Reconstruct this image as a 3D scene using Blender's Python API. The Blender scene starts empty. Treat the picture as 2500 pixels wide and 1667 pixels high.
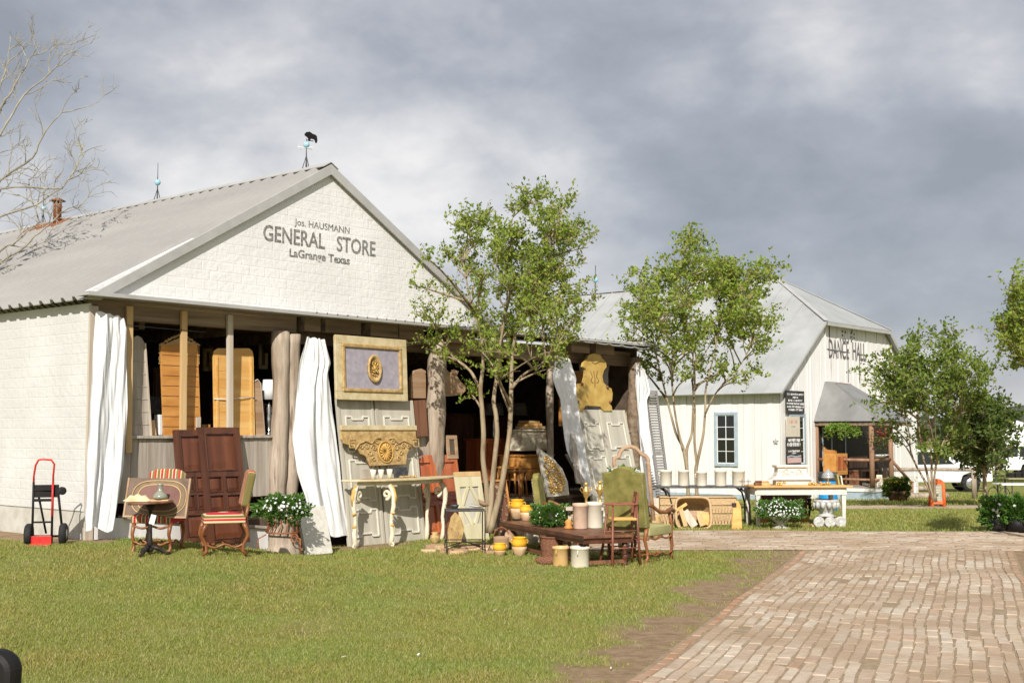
import bpy, math, random
import numpy as np
from mathutils import Vector, Matrix, noise as mnoise
SC = bpy.context.scene; COL = SC.collection
R = math.radians
# ---------------------------------------------------------------- camera
FPX = 3000.0; PITCH = math.atan(216.5/FPX); CP, SP = math.cos(PITCH), math.sin(PITCH)
EYE = Vector((0, 0, 1.6))
cd = bpy.data.cameras.new('camera'); cam = bpy.data.objects.new('camera', cd); COL.objects.link(cam)
cd.sensor_width = 36; cd.lens = 36*FPX/2500; cd.clip_end = 3000; cd.clip_start = .05
cam.location = EYE; cam.rotation_euler = (R(90)+PITCH, 0, 0); SC.camera = cam
SC.view_settings.view_transform = 'Standard'; SC.view_settings.look = 'None'
SC.view_settings.exposure = 0.18; SC.view_settings.gamma = 1
# ---------------------------------------------------------------- sky
SUN_EL = R(35); SUN_TRAVEL = Vector((0.10, 1.0, 0)).normalized()
sd = bpy.data.lights.new('sun', 'SUN'); sd.energy = 4.8; sd.angle = R(.6); sd.color = (1, .95, .87)
sun = bpy.data.objects.new('sun', sd); COL.objects.link(sun); sun.location = (0, -20, 20)
d = Vector((SUN_TRAVEL.x*math.cos(SUN_EL), SUN_TRAVEL.y*math.cos(SUN_EL), -math.sin(SUN_EL)))
sun.rotation_euler = d.to_track_quat('-Z', 'Y').to_euler()
w = bpy.data.worlds.new('World'); SC.world = w; w.use_nodes = True
nt = w.node_tree; nt.nodes.clear()
def N(t, **k):
    n = nt.nodes.new(t)
    for a, b in k.items(): setattr(n, a, b)
    return n
L = lambda a, b: nt.links.new(a, b)
def sky_mth(op, a, b=None, clamp=False):
    n = N('ShaderNodeMath', operation=op); n.use_clamp = clamp
    for i, v in enumerate((a, b)):
        if v is None: continue
        if isinstance(v, (int, float)): n.inputs[i].default_value = v
        else: L(v, n.inputs[i])
    return n.outputs[0]
out = N('ShaderNodeOutputWorld'); bg1 = N('ShaderNodeBackground'); bg2 = N('ShaderNodeBackground'); mixs = N('ShaderNodeMixShader')
sky = N('ShaderNodeTexSky', sky_type='NISHITA'); sky.sun_disc = False; sky.sun_elevation = SUN_EL
sky.sun_rotation = math.atan2(-SUN_TRAVEL.x, -SUN_TRAVEL.y); sky.air_density = 1; sky.dust_density = 2
L(sky.outputs[0], bg1.inputs[0]); bg1.inputs[1].default_value = .10
tc = N('ShaderNodeTexCoord'); sep = N('ShaderNodeSeparateXYZ'); L(tc.outputs['Generated'], sep.inputs[0])
zz = sky_mth('ADD', sky_mth('MAXIMUM', sep.outputs[2], 0.0), .34)
cx = sky_mth('DIVIDE', sep.outputs[0], zz); cy = sky_mth('DIVIDE', sep.outputs[1], zz)
cmb = N('ShaderNodeCombineXYZ'); L(cx, cmb.inputs[0]); L(cy, cmb.inputs[1])
def cn(scale, detail, rough, off, dist=0.0, st=(1, 1, 1.7)):
    mp = N('ShaderNodeMapping'); mp.inputs['Location'].default_value = off; mp.inputs['Rotation'].default_value = (0, R(14), 0); mp.inputs['Scale'].default_value = st
    L(tc.outputs['Generated'], mp.inputs[0]); n = N('ShaderNodeTexNoise'); n.inputs['Scale'].default_value = scale
    n.inputs['Detail'].default_value = detail; n.inputs['Roughness'].default_value = rough; n.inputs['Distortion'].default_value = dist
    L(mp.outputs[0], n.inputs['Vector']); return n.outputs[0]
n1 = cn(2.3, 3, .42, (3.1, 1.7, 0)); n2 = cn(5.2, 5, .48, (8.2, 4.4, 0), .15); n3 = cn(12., 6, .55, (2.2, 9.4, 0), .2)
# broad bank of brighter cloud low in the middle of the view, darker deck overhead and to the right
def lobe(vx, vy, vz, sharp, gain):
    dt = N('ShaderNodeVectorMath', operation='DOT_PRODUCT'); L(tc.outputs['Generated'], dt.inputs[0])
    v = Vector((vx, vy, vz)).normalized(); dt.inputs[1].default_value = v
    return sky_mth('MULTIPLY', sky_mth('POWER', sky_mth('MAXIMUM', dt.outputs['Value'], 0), sharp), gain)
s = sky_mth('ADD', sky_mth('MULTIPLY', n1, .70), sky_mth('MULTIPLY', n2, .75)); s = sky_mth('SUBTRACT', s, .20)
s = sky_mth('ADD', s, sky_mth('MULTIPLY', sky_mth('SUBTRACT', n3, .28), .30))
s = sky_mth('ADD', s, lobe(.02, 1, .17, 90, .20))
s = sky_mth('ADD', s, lobe(-.22, 1, .17, 120, .16))
s = sky_mth('SUBTRACT', s, lobe(.10, 1, .32, 60, .16))
s = sky_mth('SUBTRACT', s, lobe(-.4, 1, .36, 60, .16))
s = sky_mth('SUBTRACT', s, lobe(.34, 1, .16, 160, .10))
cr = N('ShaderNodeValToRGB'); L(s, cr.inputs[0]); e = cr.color_ramp.elements
e[0].position = .40; e[0].color = (.29, .31, .35, 1); e[1].position = .80; e[1].color = (.84, .82, .80, 1)
m = e.new(.52); m.color = (.37, .39, .435, 1); m = e.new(.64); m.color = (.53, .535, .56, 1)
L(cr.outputs[0], bg2.inputs[0]); bg2.inputs[1].default_value = 1.0
mixs.inputs[0].default_value = .88; L(bg1.outputs[0], mixs.inputs[1]); L(bg2.outputs[0], mixs.inputs[2]); L(mixs.outputs[0], out.inputs[0])
# ---------------------------------------------------------------- unprojection
def ray(px, py):
    a = (px-1250)/FPX; b = -(py-833.5)/FPX
    return Vector((a, CP-b*SP, SP+b*CP))
def at(px, py, Y):
    r = ray(px, py); return EYE + r*(Y/r.y)
def flat(px, py, z=0.0):
    r = ray(px, py); return EYE + r*((z-EYE.z)/r.z)
def sstep(a, b, x):
    t = np.clip((x-a)/(b-a), 0, 1); return t*t*(3-2*t)
EX = ray(3800, 1050); EX.z = 0; EX.normalize(); EY = Vector((-EX.y, EX.x, 0))   # along the shop front / into the shop
ROT = math.atan2(EX.y, EX.x)
C0 = flat(205, 1318, .33); C0.z = 0
def gz(x, y):
    s = (x-C0.x)*EX.x+(y-C0.y)*EX.y; dd = -((x-C0.x)*EY.x+(y-C0.y)*EY.y)
    h = .33*(1-sstep(.2, 3.0, s))*(1-sstep(.3, 6.5, dd))
    return h - 1.0*np.clip((y-24)/28., 0, 1) - .6*np.clip((y-60)/200., 0, 1)
def G(px, py):
    z = 0.
    for _ in range(30):
        p = flat(px, py, z); z = float(gz(p.x, p.y))
    return p
class Fr:
    """upright or leaning local frame: x right, y away, z up"""
    def __init__(s, o, rz=ROT, tilt=0.0, roll=0.0):
        s.o = Vector(o); s.M = Matrix.Translation(s.o) @ Matrix.Rotation(rz, 4, 'Z') @ Matrix.Rotation(-tilt, 4, 'X') @ Matrix.Rotation(roll, 4, 'Y')
        s.I = s.M.inverted(); s.rz = rz
    def px(s, px, py, y=0.0):
        r = ray(px, py); o = s.I @ EYE; rr = s.I.to_3x3() @ r
        t = (y-o.y)/rr.y; p = o+rr*t; return p.x, p.z
    def hz(s, px, py, z):                     # hit local horizontal plane
        r = ray(px, py); o = s.I @ EYE; rr = s.I.to_3x3() @ r
        t = (z-o.z)/rr.z; p = o+rr*t; return p.x, p.y
    def W(s, x, y, z): return s.M @ Vector((x, y, z))
FC = Fr(C0)                                   # shop front frame (z = world z)
def FS(px, py, d=0.0): return FC.px(px, py, -d)
# ---------------------------------------------------------------- mesh builder
class MB:
    def __init__(s): s.v = []; s.f = []; s.m = []; s.sm = []; s.mat = 0; s.smooth = False; s.X = None
    def add(s, vs, fs):
        b = len(s.v)
        if s.X is not None: vs = [s.X @ Vector(p) for p in vs]
        s.v += [tuple(p) for p in vs]
        for f in fs: s.f.append(tuple(b+i for i in f)); s.m.append(s.mat); s.sm.append(s.smooth)
        return s
    def box(s, x0, x1, y0, y1, z0, z1):
        vs = [(x0,y0,z0),(x1,y0,z0),(x1,y1,z0),(x0,y1,z0),(x0,y0,z1),(x1,y0,z1),(x1,y1,z1),(x0,y1,z1)]
        return s.add(vs, [(3,2,1,0),(4,5,6,7),(0,1,5,4),(1,2,6,5),(2,3,7,6),(3,0,4,7)])
    def cbox(s, c, sx, sy, sz, rz=0, rx=0, ry=0):
        X = s.X; M = Matrix.Translation(c) @ Matrix.Rotation(rz,4,'Z') @ Matrix.Rotation(ry,4,'Y') @ Matrix.Rotation(rx,4,'X')
        s.X = M if X is None else X @ M
        s.box(-sx/2,sx/2,-sy/2,sy/2,-sz/2,sz/2); s.X = X; return s
    def bar(s, a, b, w, h=None, up=(0,0,1)):
        a = Vector(a); b = Vector(b); h = w if h is None else h; d = (b-a); n = d.length; d.normalize()
        u = Vector(up)
        if abs(d.dot(u)) > .98: u = Vector((0,1,0))
        sd_ = d.cross(u).normalized(); u = sd_.cross(d)
        vs = []
        for p in (a, b):
            for i, j in ((-1,-1),(1,-1),(1,1),(-1,1)): vs.append(p+sd_*(i*w/2)+u*(j*h/2))
        return s.add(vs, [(3,2,1,0),(4,5,6,7),(0,1,5,4),(1,2,6,5),(2,3,7,6),(3,0,4,7)])
    def tube(s, pts, rad, n=8, caps=True, flatten=1.0):
        pts = [Vector(p) for p in pts]; k = len(pts)
        if not hasattr(rad, '__len__'): rad = [rad]*k
        vs = []; fs = []; u = None
        for i, p in enumerate(pts):
            t = (pts[min(i+1,k-1)]-pts[max(i-1,0)]).normalized()
            if u is None: u = t.orthogonal().normalized()
            else:
                u = u-t*u.dot(t); u = u.normalized() if u.length > 1e-6 else t.orthogonal().normalized()
            v = t.cross(u)
            for j in range(n):
                a = 2*math.pi*j/n; vs.append(p+(u*math.cos(a)+v*math.sin(a)*flatten)*rad[i])
        for i in range(k-1):
            for j in range(n):
                a = i*n+j; b = i*n+(j+1)%n; fs.append((a, b, b+n, a+n))
        if caps: fs.append(tuple(range(n-1,-1,-1))); fs.append(tuple((k-1)*n+j for j in range(n)))
        o = s.smooth; s.smooth = True; s.add(vs, fs); s.smooth = o; return s
    def lathe(s, prof, c=(0,0,0), n=24, sx=1, sy=1):
        vs = []; fs = []; k = len(prof)
        for r, z in prof:
            for j in range(n):
                a = 2*math.pi*j/n; vs.append((c[0]+r*sx*math.cos(a), c[1]+r*sy*math.sin(a), c[2]+z))
        for i in range(k-1):
            for j in range(n):
                a = i*n+j; b = i*n+(j+1)%n; fs.append((a, b, b+n, a+n))
        fs.append(tuple(range(n-1,-1,-1))); fs.append(tuple((k-1)*n+j for j in range(n)))
        o = s.smooth; s.smooth = True; s.add(vs, fs); s.smooth = o; return s
    def prism(s, poly, y0, y1):
        """polygon in x,z extruded along y"""
        n = len(poly); vs = [(x,y0,z) for x,z in poly]+[(x,y1,z) for x,z in poly]
        fs = [tuple(range(n)), tuple(range(2*n-1,n-1,-1))]+[(i,i+n,(i+1)%n+n,(i+1)%n) for i in range(n)]
        return s.add(vs, fs)
    def ball(s, c, r, n=10, sx=1, sy=1, sz=1):
        k = max(4, n//2); return s.lathe([(max(1e-4, r*math.sin(math.pi*i/k)), -r*sz*math.cos(math.pi*i/k)) for i in range(k+1)], c, n, sx, sy)
    def grid(s, P):
        """P[i][j] points -> surface"""
        h = len(P); w_ = len(P[0]); vs = [p for row in P for p in row]
        o = s.smooth; s.smooth = True
        s.add(vs, [(i*w_+j, i*w_+j+1, (i+1)*w_+j+1, (i+1)*w_+j) for i in range(h-1) for j in range(w_-1)]); s.smooth = o; return s
    def build(s, name, mats, parent=None, bev=0.0, M=None):
        me = bpy.data.meshes.new(name); me.from_pydata(s.v, [], s.f)
        if not isinstance(mats, (list, tuple)): mats = [mats]
        for m_ in mats: me.materials.append(m_)
        me.polygons.foreach_set('material_index', s.m); me.polygons.foreach_set('use_smooth', s.sm); me.update()
        return link(name, me, parent, bev, M)
def link(name, me, parent=None, bev=0.0, M=None):
    o = bpy.data.objects.new(name, me); COL.objects.link(o)
    if parent is not None: o.parent = parent
    if M is not None: o.matrix_world = M if parent is None else o.matrix_world
    if bev:
        b = o.modifiers.new('bevel', 'BEVEL'); b.width = bev; b.segments = 2; b.limit_method = 'ANGLE'; b.angle_limit = R(40); b.harden_normals = False
    return o
def tag(o, label=None, cat=None, group=None, kind=None):
    if label: o['label'] = label
    if cat: o['category'] = cat
    if group: o['group'] = group
    if kind: o['kind'] = kind
    return o
def T(name, label, cat, fr, group=None):
    o = bpy.data.objects.new(name, None); COL.objects.link(o); o.empty_display_size = .1
    o.matrix_world = fr.M if isinstance(fr, Fr) else (fr if isinstance(fr, Matrix) else Matrix.Translation(fr))
    return tag(o, label, cat, group)
def child(o): return [c for c in bpy.data.objects if c.parent == o]
def dup(root, M, label, group=None):
    r = root.copy(); COL.objects.link(r); r.matrix_world = M if isinstance(M, Matrix) else M.M; r['label'] = label
    if group: r['group'] = group
    for ch in child(root):
        c = ch.copy(); COL.objects.link(c); c.parent = r
        for g_ in child(ch):
            d_ = g_.copy(); COL.objects.link(d_); d_.parent = c
    return r
def fastmesh(name, V, F, mat_, parent=None, smooth=False):
    V = np.asarray(V, np.float32); F = np.asarray(F, np.int32); k = F.shape[1]
    me = bpy.data.meshes.new(name); me.vertices.add(len(V)); me.vertices.foreach_set('co', V.ravel())
    me.loops.add(F.size); me.loops.foreach_set('vertex_index', F.ravel()); me.polygons.add(len(F))
    me.polygons.foreach_set('loop_start', np.arange(0, F.size, k, dtype=np.int32)); me.polygons.foreach_set('loop_total', np.full(len(F), k, np.int32))
    me.polygons.foreach_set('use_smooth', np.full(len(F), bool(smooth)))
    me.materials.append(mat_); me.update(calc_edges=True)
    return link(name, me, parent)
# ---------------------------------------------------------------- materials
def newmat(name):
    m_ = bpy.data.materials.new(name); m_.use_nodes = True; t = m_.node_tree; b = t.nodes['Principled BSDF']; return m_, t, b
def c4(c): return (c[0], c[1], c[2], 1)
def mat(name, c1, c2=None, sc=6, st=(1,1,1), rough=.7, metal=0, bump=.15, bsc=None, lo=.35, hi=.65, c3=None, spec=.3, trans=0, det=6):
    m_, t, b = newmat(name); b.inputs['Roughness'].default_value = rough; b.inputs['Metallic'].default_value = metal
    b.inputs['Specular IOR Level'].default_value = spec
    if trans: b.inputs['Transmission Weight'].default_value = trans
    if c2 is None: c2 = tuple(x*.8 for x in c1)
    tc_ = t.nodes.new('ShaderNodeTexCoord'); mp = t.nodes.new('ShaderNodeMapping'); mp.inputs['Scale'].default_value = st
    t.links.new(tc_.outputs['Object'], mp.inputs[0])
    oi = t.nodes.new('ShaderNodeObjectInfo'); va = t.nodes.new('ShaderNodeVectorMath'); va.operation = 'ADD'
    sc_ = t.nodes.new('ShaderNodeVectorMath'); sc_.operation = 'SCALE'; sc_.inputs[0].default_value = (13, 7, 5); t.links.new(oi.outputs['Random'], sc_.inputs['Scale'])
    t.links.new(mp.outputs[0], va.inputs[0]); t.links.new(sc_.outputs[0], va.inputs[1])
    n = t.nodes.new('ShaderNodeTexNoise'); n.inputs['Scale'].default_value = sc; n.inputs['Detail'].default_value = det; n.inputs['Roughness'].default_value = .6
    t.links.new(va.outputs[0], n.inputs['Vector'])
    r_ = t.nodes.new('ShaderNodeValToRGB'); e_ = r_.color_ramp.elements; e_[0].position = lo; e_[1].position = hi; e_[0].color = c4(c1); e_[1].color = c4(c2)
    if c3 is not None: q = e_.new(min(.97, hi+.12)); q.color = c4(c3)
    t.links.new(n.outputs[0], r_.inputs[0]); t.links.new(r_.outputs[0], b.inputs['Base Color'])
    if bump:
        bn = t.nodes.new('ShaderNodeBump'); bn.inputs['Strength'].default_value = bump; bn.inputs['Distance'].default_value = .01
        if bsc:
            n2_ = t.nodes.new('ShaderNodeTexNoise'); n2_.inputs['Scale'].default_value = bsc; n2_.inputs['Detail'].default_value = 5; t.links.new(va.outputs[0], n2_.inputs['Vector']); t.links.new(n2_.outputs[0], bn.inputs['Height'])
        else: t.links.new(n.outputs[0], bn.inputs['Height'])
        t.links.new(bn.outputs[0], b.inputs['Normal'])
    return m_
def plain(name, c, rough=.6, metal=0, spec=.3):
    m_, t, b = newmat(name); b.inputs['Base Color'].default_value = c4(c); b.inputs['Roughness'].default_value = rough; b.inputs['Metallic'].default_value = metal; b.inputs['Specular IOR Level'].default_value = spec; return m_
def leafmat(name, cols, trans=.35, rough=.5):
    m_, t, b = newmat(name); g_ = t.nodes.new('ShaderNodeNewGeometry'); r_ = t.nodes.new('ShaderNodeValToRGB'); e_ = r_.color_ramp.elements
    e_[0].color = c4(cols[0]); e_[1].color = c4(cols[-1]); k = len(cols)
    for i in range(1, k-1): q = e_.new(i/(k-1)); q.color = c4(cols[i])
    t.links.new(g_.outputs['Random Per Island'], r_.inputs[0]); t.links.new(r_.outputs[0], b.inputs['Base Color']); b.inputs['Roughness'].default_value = rough; b.inputs['Specular IOR Level'].default_value = .35
    if trans:
        tr = t.nodes.new('ShaderNodeBsdfTranslucent'); t.links.new(r_.outputs[0], tr.inputs[0]); mx = t.nodes.new('ShaderNodeMixShader'); mx.inputs[0].default_value = trans
        t.links.new(b.outputs[0], mx.inputs[1]); t.links.new(tr.outputs[0], mx.inputs[2]); t.links.new(mx.outputs[0], t.nodes['Material Output'].inputs[0])
    return m_
def patchy(m_, sc, c_lo, c_hi):
    t = m_.node_tree; r_ = [n for n in t.nodes if n.type == 'VALTORGB'][0]; tc_ = t.nodes.new('ShaderNodeTexCoord'); n = t.nodes.new('ShaderNodeTexNoise'); n.inputs['Scale'].default_value = sc; n.inputs['Detail'].default_value = 6; n.inputs['Roughness'].default_value = .65; t.links.new(tc_.outputs['Object'], n.inputs['Vector'])
    r2 = t.nodes.new('ShaderNodeValToRGB'); e = r2.color_ramp.elements; e[0].position = .36; e[1].position = .64; e[0].color = c4(c_lo); e[1].color = c4(c_hi); t.links.new(n.outputs[0], r2.inputs[0])
    mx = t.nodes.new('ShaderNodeMix'); mx.data_type = 'RGBA'; mx.blend_type = 'MULTIPLY'; mx.inputs[0].default_value = 1; outs = [l.to_socket for l in r_.outputs[0].links]; t.links.new(r_.outputs[0], mx.inputs[6]); t.links.new(r2.outputs[0], mx.inputs[7])
    for o in outs: t.links.new(mx.outputs[2], o)
    return m_
def blockmat(name, axis, c1, c2):
    """pressed-metal siding embossed like rough stone blocks; axis picks the horizontal local coordinate"""
    m_, t, b = newmat(name); ln = t.links.new; nn = t.nodes.new
    tc_ = nn('ShaderNodeTexCoord'); sp = nn('ShaderNodeSeparateXYZ'); ln(tc_.outputs['Object'], sp.inputs[0]); cb = nn('ShaderNodeCombineXYZ')
    ln(sp.outputs[axis], cb.inputs[0]); ln(sp.outputs[2], cb.inputs[1])
    br = nn('ShaderNodeTexBrick'); br.inputs['Scale'].default_value = 1; br.inputs['Brick Width'].default_value = .25; br.inputs['Row Height'].default_value = .125
    br.inputs['Mortar Size'].default_value = .012; br.inputs['Mortar Smooth'].default_value = 1; br.inputs['Color1'].default_value = (1,1,1,1); br.inputs['Color2'].default_value = (.75,.75,.75,1); br.inputs['Mortar'].default_value = (0,0,0,1)
    ln(cb.outputs[0], br.inputs['Vector'])
    n = nn('ShaderNodeTexNoise'); n.inputs['Scale'].default_value = 13; n.inputs['Detail'].default_value = 3; ln(cb.outputs[0], n.inputs['Vector'])
    big = nn('ShaderNodeTexNoise'); big.inputs['Scale'].default_value = 1.3; big.inputs['Detail'].default_value = 8; ln(cb.outputs[0], big.inputs['Vector'])
    # rounded pillow face of each block: |frac(z/.125)-.5|
    mu = nn('ShaderNodeMath'); mu.operation = 'MULTIPLY'; mu.inputs[1].default_value = 8; ln(sp.outputs[2], mu.inputs[0]); fr_ = nn('ShaderNodeMath'); fr_.operation = 'FRACT'; ln(mu.outputs[0], fr_.inputs[0])
    pp = nn('ShaderNodeMath'); pp.operation = 'PINGPONG'; pp.inputs[1].default_value = .5; ln(fr_.outputs[0], pp.inputs[0])
    a1 = nn('ShaderNodeMath'); a1.operation = 'MULTIPLY_ADD'; ln(n.outputs[0], a1.inputs[0]); a1.inputs[1].default_value = 1.6; bsc_ = nn('ShaderNodeMath'); bsc_.operation = 'MULTIPLY'; bsc_.inputs[1].default_value = .38; ln(br.outputs['Color'], bsc_.inputs[0]); ln(bsc_.outputs[0], a1.inputs[2])
    bn = nn('ShaderNodeBump'); bn.inputs['Strength'].default_value = .5; bn.inputs['Distance'].default_value = .010; ln(a1.outputs[0], bn.inputs['Height']); ln(bn.outputs[0], b.inputs['Normal'])
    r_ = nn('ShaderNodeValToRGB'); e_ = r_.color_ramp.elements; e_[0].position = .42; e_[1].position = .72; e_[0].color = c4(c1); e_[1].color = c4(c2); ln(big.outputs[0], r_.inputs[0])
    mx = nn('ShaderNodeMix'); mx.data_type = 'RGBA'; mx.inputs[0].default_value = 1; mx.blend_type = 'MULTIPLY'; ln(r_.outputs[0], mx.inputs[6])
    r2 = nn('ShaderNodeValToRGB'); e2 = r2.color_ramp.elements; e2[0].color = (.985,.98,.975,1); e2[1].position = .5; e2[1].color = (1,1,1,1); ln(br.outputs['Color'], r2.inputs[0]); ln(r2.outputs[0], mx.inputs[7])
    ln(mx.outputs[2], b.inputs['Base Color']); b.inputs['Roughness'].default_value = .5; return m_
def stripemat(name, axis, period, cols, rough=.85):
    """woven stripes across a local axis; cols = [(width fraction end, colour)]"""
    m_, t, b = newmat(name); ln = t.links.new; nn = t.nodes.new
    tc_ = nn('ShaderNodeTexCoord'); sp = nn('ShaderNodeSeparateXYZ'); ln(tc_.outputs['Object'], sp.inputs[0])
    mu = nn('ShaderNodeMath'); mu.operation = 'MULTIPLY'; mu.inputs[1].default_value = 1/period; ln(sp.outputs[axis], mu.inputs[0]); fr_ = nn('ShaderNodeMath'); fr_.operation = 'FRACT'; ln(mu.outputs[0], fr_.inputs[0])
    r_ = nn('ShaderNodeValToRGB'); r_.color_ramp.interpolation = 'CONSTANT'; e_ = r_.color_ramp.elements; e_[0].position = 0; e_[0].color = c4(cols[0][1])
    e_[1].position = cols[0][0]; e_[1].color = c4(cols[1][1])
    for i in range(1, len(cols)-1): q = e_.new(cols[i][0]); q.color = c4(cols[i+1][1])
    ln(fr_.outputs[0], r_.inputs[0]); ln(r_.outputs[0], b.inputs['Base Color']); b.inputs['Roughness'].default_value = rough
    n = nn('ShaderNodeTexNoise'); n.inputs['Scale'].default_value = 200; ln(tc_.outputs['Object'], n.inputs['Vector']); bn = nn('ShaderNodeBump'); bn.inputs['Strength'].default_value = .3; bn.inputs['Distance'].default_value = .003; ln(n.outputs[0], bn.inputs['Height']); ln(bn.outputs[0], b.inputs['Normal'])
    return m_
GR = (1, 1, .06)   # grain along z
GX = (.06, 1, 1)   # grain along x
M_ = {}
def mm(k, *a, **kw):
    M_[k] = mat(k, *a, **kw); return M_[k]
mm('weathered_wood', (.30,.25,.20), (.47,.42,.36), 14, GR, bump=.5, c3=(.16,.12,.09))
mm('log_wood', (.20,.145,.10), (.46,.38,.30), 12, (1,1,.10), bump=1.0, lo=.3, hi=.6, c3=(.15,.10,.07))
mm('beam_wood', (.13,.09,.06), (.30,.22,.15), 10, GX, bump=.5)
mm('new_wood', (.50,.32,.14), (.62,.43,.22), 10, GR, bump=.2)
mm('pale_wood', (.45,.38,.30), (.60,.53,.44), 10, GR, bump=.3)
mm('honey_wood', (.62,.33,.09), (.74,.46,.17), 6, (.3,1,1.4), rough=.45, bump=.1)
mm('orange_wood', (.46,.20,.045), (.60,.30,.085), 7, (.3,1,1.3), rough=.5, bump=.1)
mm('dark_walnut', (.045,.014,.008), (.12,.042,.020), 8, GR, rough=.4, bump=.2, spec=.5)
mm('walnut_panel', (.075,.022,.010), (.17,.055,.024), 6, GR, rough=.35, bump=.2, spec=.5)
mm('red_wood', (.28,.055,.02), (.55,.17,.06), 5, GR, rough=.35, bump=.2, c3=(.55,.25,.09), spec=.5)
mm('chair_wood', (.15,.05,.014), (.30,.115,.04), 9, GR, rough=.4, bump=.15, spec=.5)
mm('brown_wood', (.10,.04,.022), (.24,.11,.06), 9, GR, rough=.5, bump=.15, spec=.4)
mm('dusty_wood', (.30,.18,.10), (.45,.31,.2), 9, GX, rough=.7, bump=.3)
mm('grey_paint', (.42,.39,.32), (.54,.51,.43), 7, GR, rough=.75, bump=.25, c3=(.36,.30,.22))
mm('grey_mould', (.60,.57,.49), (.72,.69,.61), 9, rough=.7, bump=.2)
mm('cream_paint', (.62,.54,.38), (.78,.72,.58), 12, rough=.65, bump=.4, c3=(.45,.27,.08))
mm('gilt_paint', (.48,.25,.05), (.66,.43,.13), 14, rough=.5, bump=.6)
mm('gilt_wood', (.34,.21,.08), (.56,.40,.18), 16, rough=.55, bump=.9, c3=(.62,.38,.10))
mm('gold', (.55,.34,.09), (.75,.52,.20), 30, rough=.32, metal=.7, bump=.4)
mm('yellow_glaze', (.72,.36,.02), (.82,.50,.05), 8, rough=.15, bump=.05, spec=.6)
mm('buff_clay', (.55,.35,.19), (.68,.49,.31), 12, rough=.6, bump=.2)
mm('cream_stone', (.66,.60,.48), (.76,.71,.60), 5, rough=.3, bump=.05, spec=.5)
mm('tan_stone', (.60,.37,.14), (.70,.47,.22), 5, rough=.3, bump=.05, spec=.5)
mm('crock_brown', (.50,.33,.22), (.66,.52,.42), 5, rough=.45, bump=.1)
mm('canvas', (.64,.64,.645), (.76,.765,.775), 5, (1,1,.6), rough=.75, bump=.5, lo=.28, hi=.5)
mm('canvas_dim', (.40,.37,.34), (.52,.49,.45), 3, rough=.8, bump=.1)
mm('green_velvet', (.15,.14,.035), (.26,.23,.07), 7, rough=.85, bump=.2, bsc=60)
mm('green_seat', (.33,.31,.13), (.42,.39,.19), 9, rough=.85, bump=.2, bsc=60)
mm('black_iron', (.02,.017,.015), (.05,.04,.035), 20, rough=.5, metal=.3, bump=.3)
mm('rust', (.16,.05,.022), (.36,.14,.06), 30, rough=.85, bump=.6)
mm('white_wall', (.66,.65,.63), (.78,.77,.755), 6, GR, rough=.65, bump=.2, c3=(.56,.54,.51))
mm('white_worn', (.72,.70,.68), (.82,.80,.78), 9, (1,1,.04), rough=.7, bump=.4, lo=.3, hi=.6, c3=(.45,.42,.40))
mm('roof_metal', (.31,.30,.285), (.385,.37,.35), 1.6, (1,.25,1), rough=.5, metal=.1, bump=.02, spec=.4, lo=.3, hi=.7, c3=(.23,.22,.205))
mm('roof_metal_plain', (.34,.35,.345), (.42,.43,.425), 1.2, rough=.5, metal=.05, bump=.02, spec=.5)
mm('flashing', (.38,.375,.36), (.46,.45,.44), 3, rough=.5, metal=.05, bump=.05)
mm('bark', (.20,.145,.085), (.40,.32,.21), 10, (1,1,.25), rough=.8, bump=.4, c3=(.36,.36,.22))
mm('grey_bark', (.20,.18,.145), (.38,.35,.28), 10, (1,1,.3), rough=.9, bump=.5)
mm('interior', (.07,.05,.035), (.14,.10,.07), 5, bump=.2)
mm('wicker', (.11,.04,.02), (.30,.14,.08), 40, (1,1,3), rough=.8, bump=1)
mm('pale_wicker', (.42,.27,.13), (.66,.49,.29), 40, (1,1,3), rough=.8, bump=1)
mm('iron_grey', (.05,.05,.055), (.12,.12,.12), 12, rough=.5, metal=.4, bump=.2)
mm('shutter_grey', (.24,.23,.23), (.38,.36,.35), 12, GR, rough=.8, bump=.4)
mm('blue_paint', (.30,.38,.44), (.38,.46,.51), 8, rough=.6, bump=.1)
mm('red_paint', (.55,.02,.02), (.68,.05,.04), 8, rough=.35, bump=.05)
mm('rubber', (.012,.012,.012), (.03,.03,.03), 8, rough=.75, bump=.1)
mm('silver', (.55,.54,.52), (.75,.74,.72), 14, rough=.25, metal=.9, bump=.3)
mm('white_plaster', (.60,.57,.50), (.72,.69,.63), 14, rough=.7, bump=.7, c3=(.5,.45,.36))
mm('concrete', (.42,.40,.35), (.56,.54,.48), 5, rough=.85, bump=.3)
mm('orange_paint', (.70,.13,.03), (.80,.20,.06), 5, rough=.5, bump=.05)
mm('blue_plastic', (.01,.22,.55), (.02,.28,.62), 3, rough=.35, bump=0)
mm('black', (.006,.005,.005), (.012,.01,.01), 5, rough=.6, bump=0)
mm('awning_metal', (.20,.20,.195), (.27,.27,.265), 2, rough=.5, metal=.1, bump=.03); mm('porch_shade', (.012,.009,.007), (.03,.022,.016), 4)  # the second one carries the porch shade in its near-black colour
M_['white'] = plain('white', (.8,.8,.8), .5); M_['letter'] = mat('letter', (.10,.095,.09), (.34,.325,.31), 26, rough=.8, bump=0)
M_['letter_dark'] = mat('letter_dark', (.06,.055,.055), (.20,.19,.19), 30, rough=.8, bump=0)
M_['leaf'] = leafmat('leaf', [(.11,.18,.02), (.20,.30,.03), (.30,.39,.05), (.16,.25,.025), (.38,.43,.08), (.25,.34,.04), (.40,.32,.10)], .42)
M_['leaf_dark'] = leafmat('leaf_dark', [(.035,.07,.012),(.08,.125,.018),(.12,.17,.03),(.065,.11,.018),(.17,.20,.04)])
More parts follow.
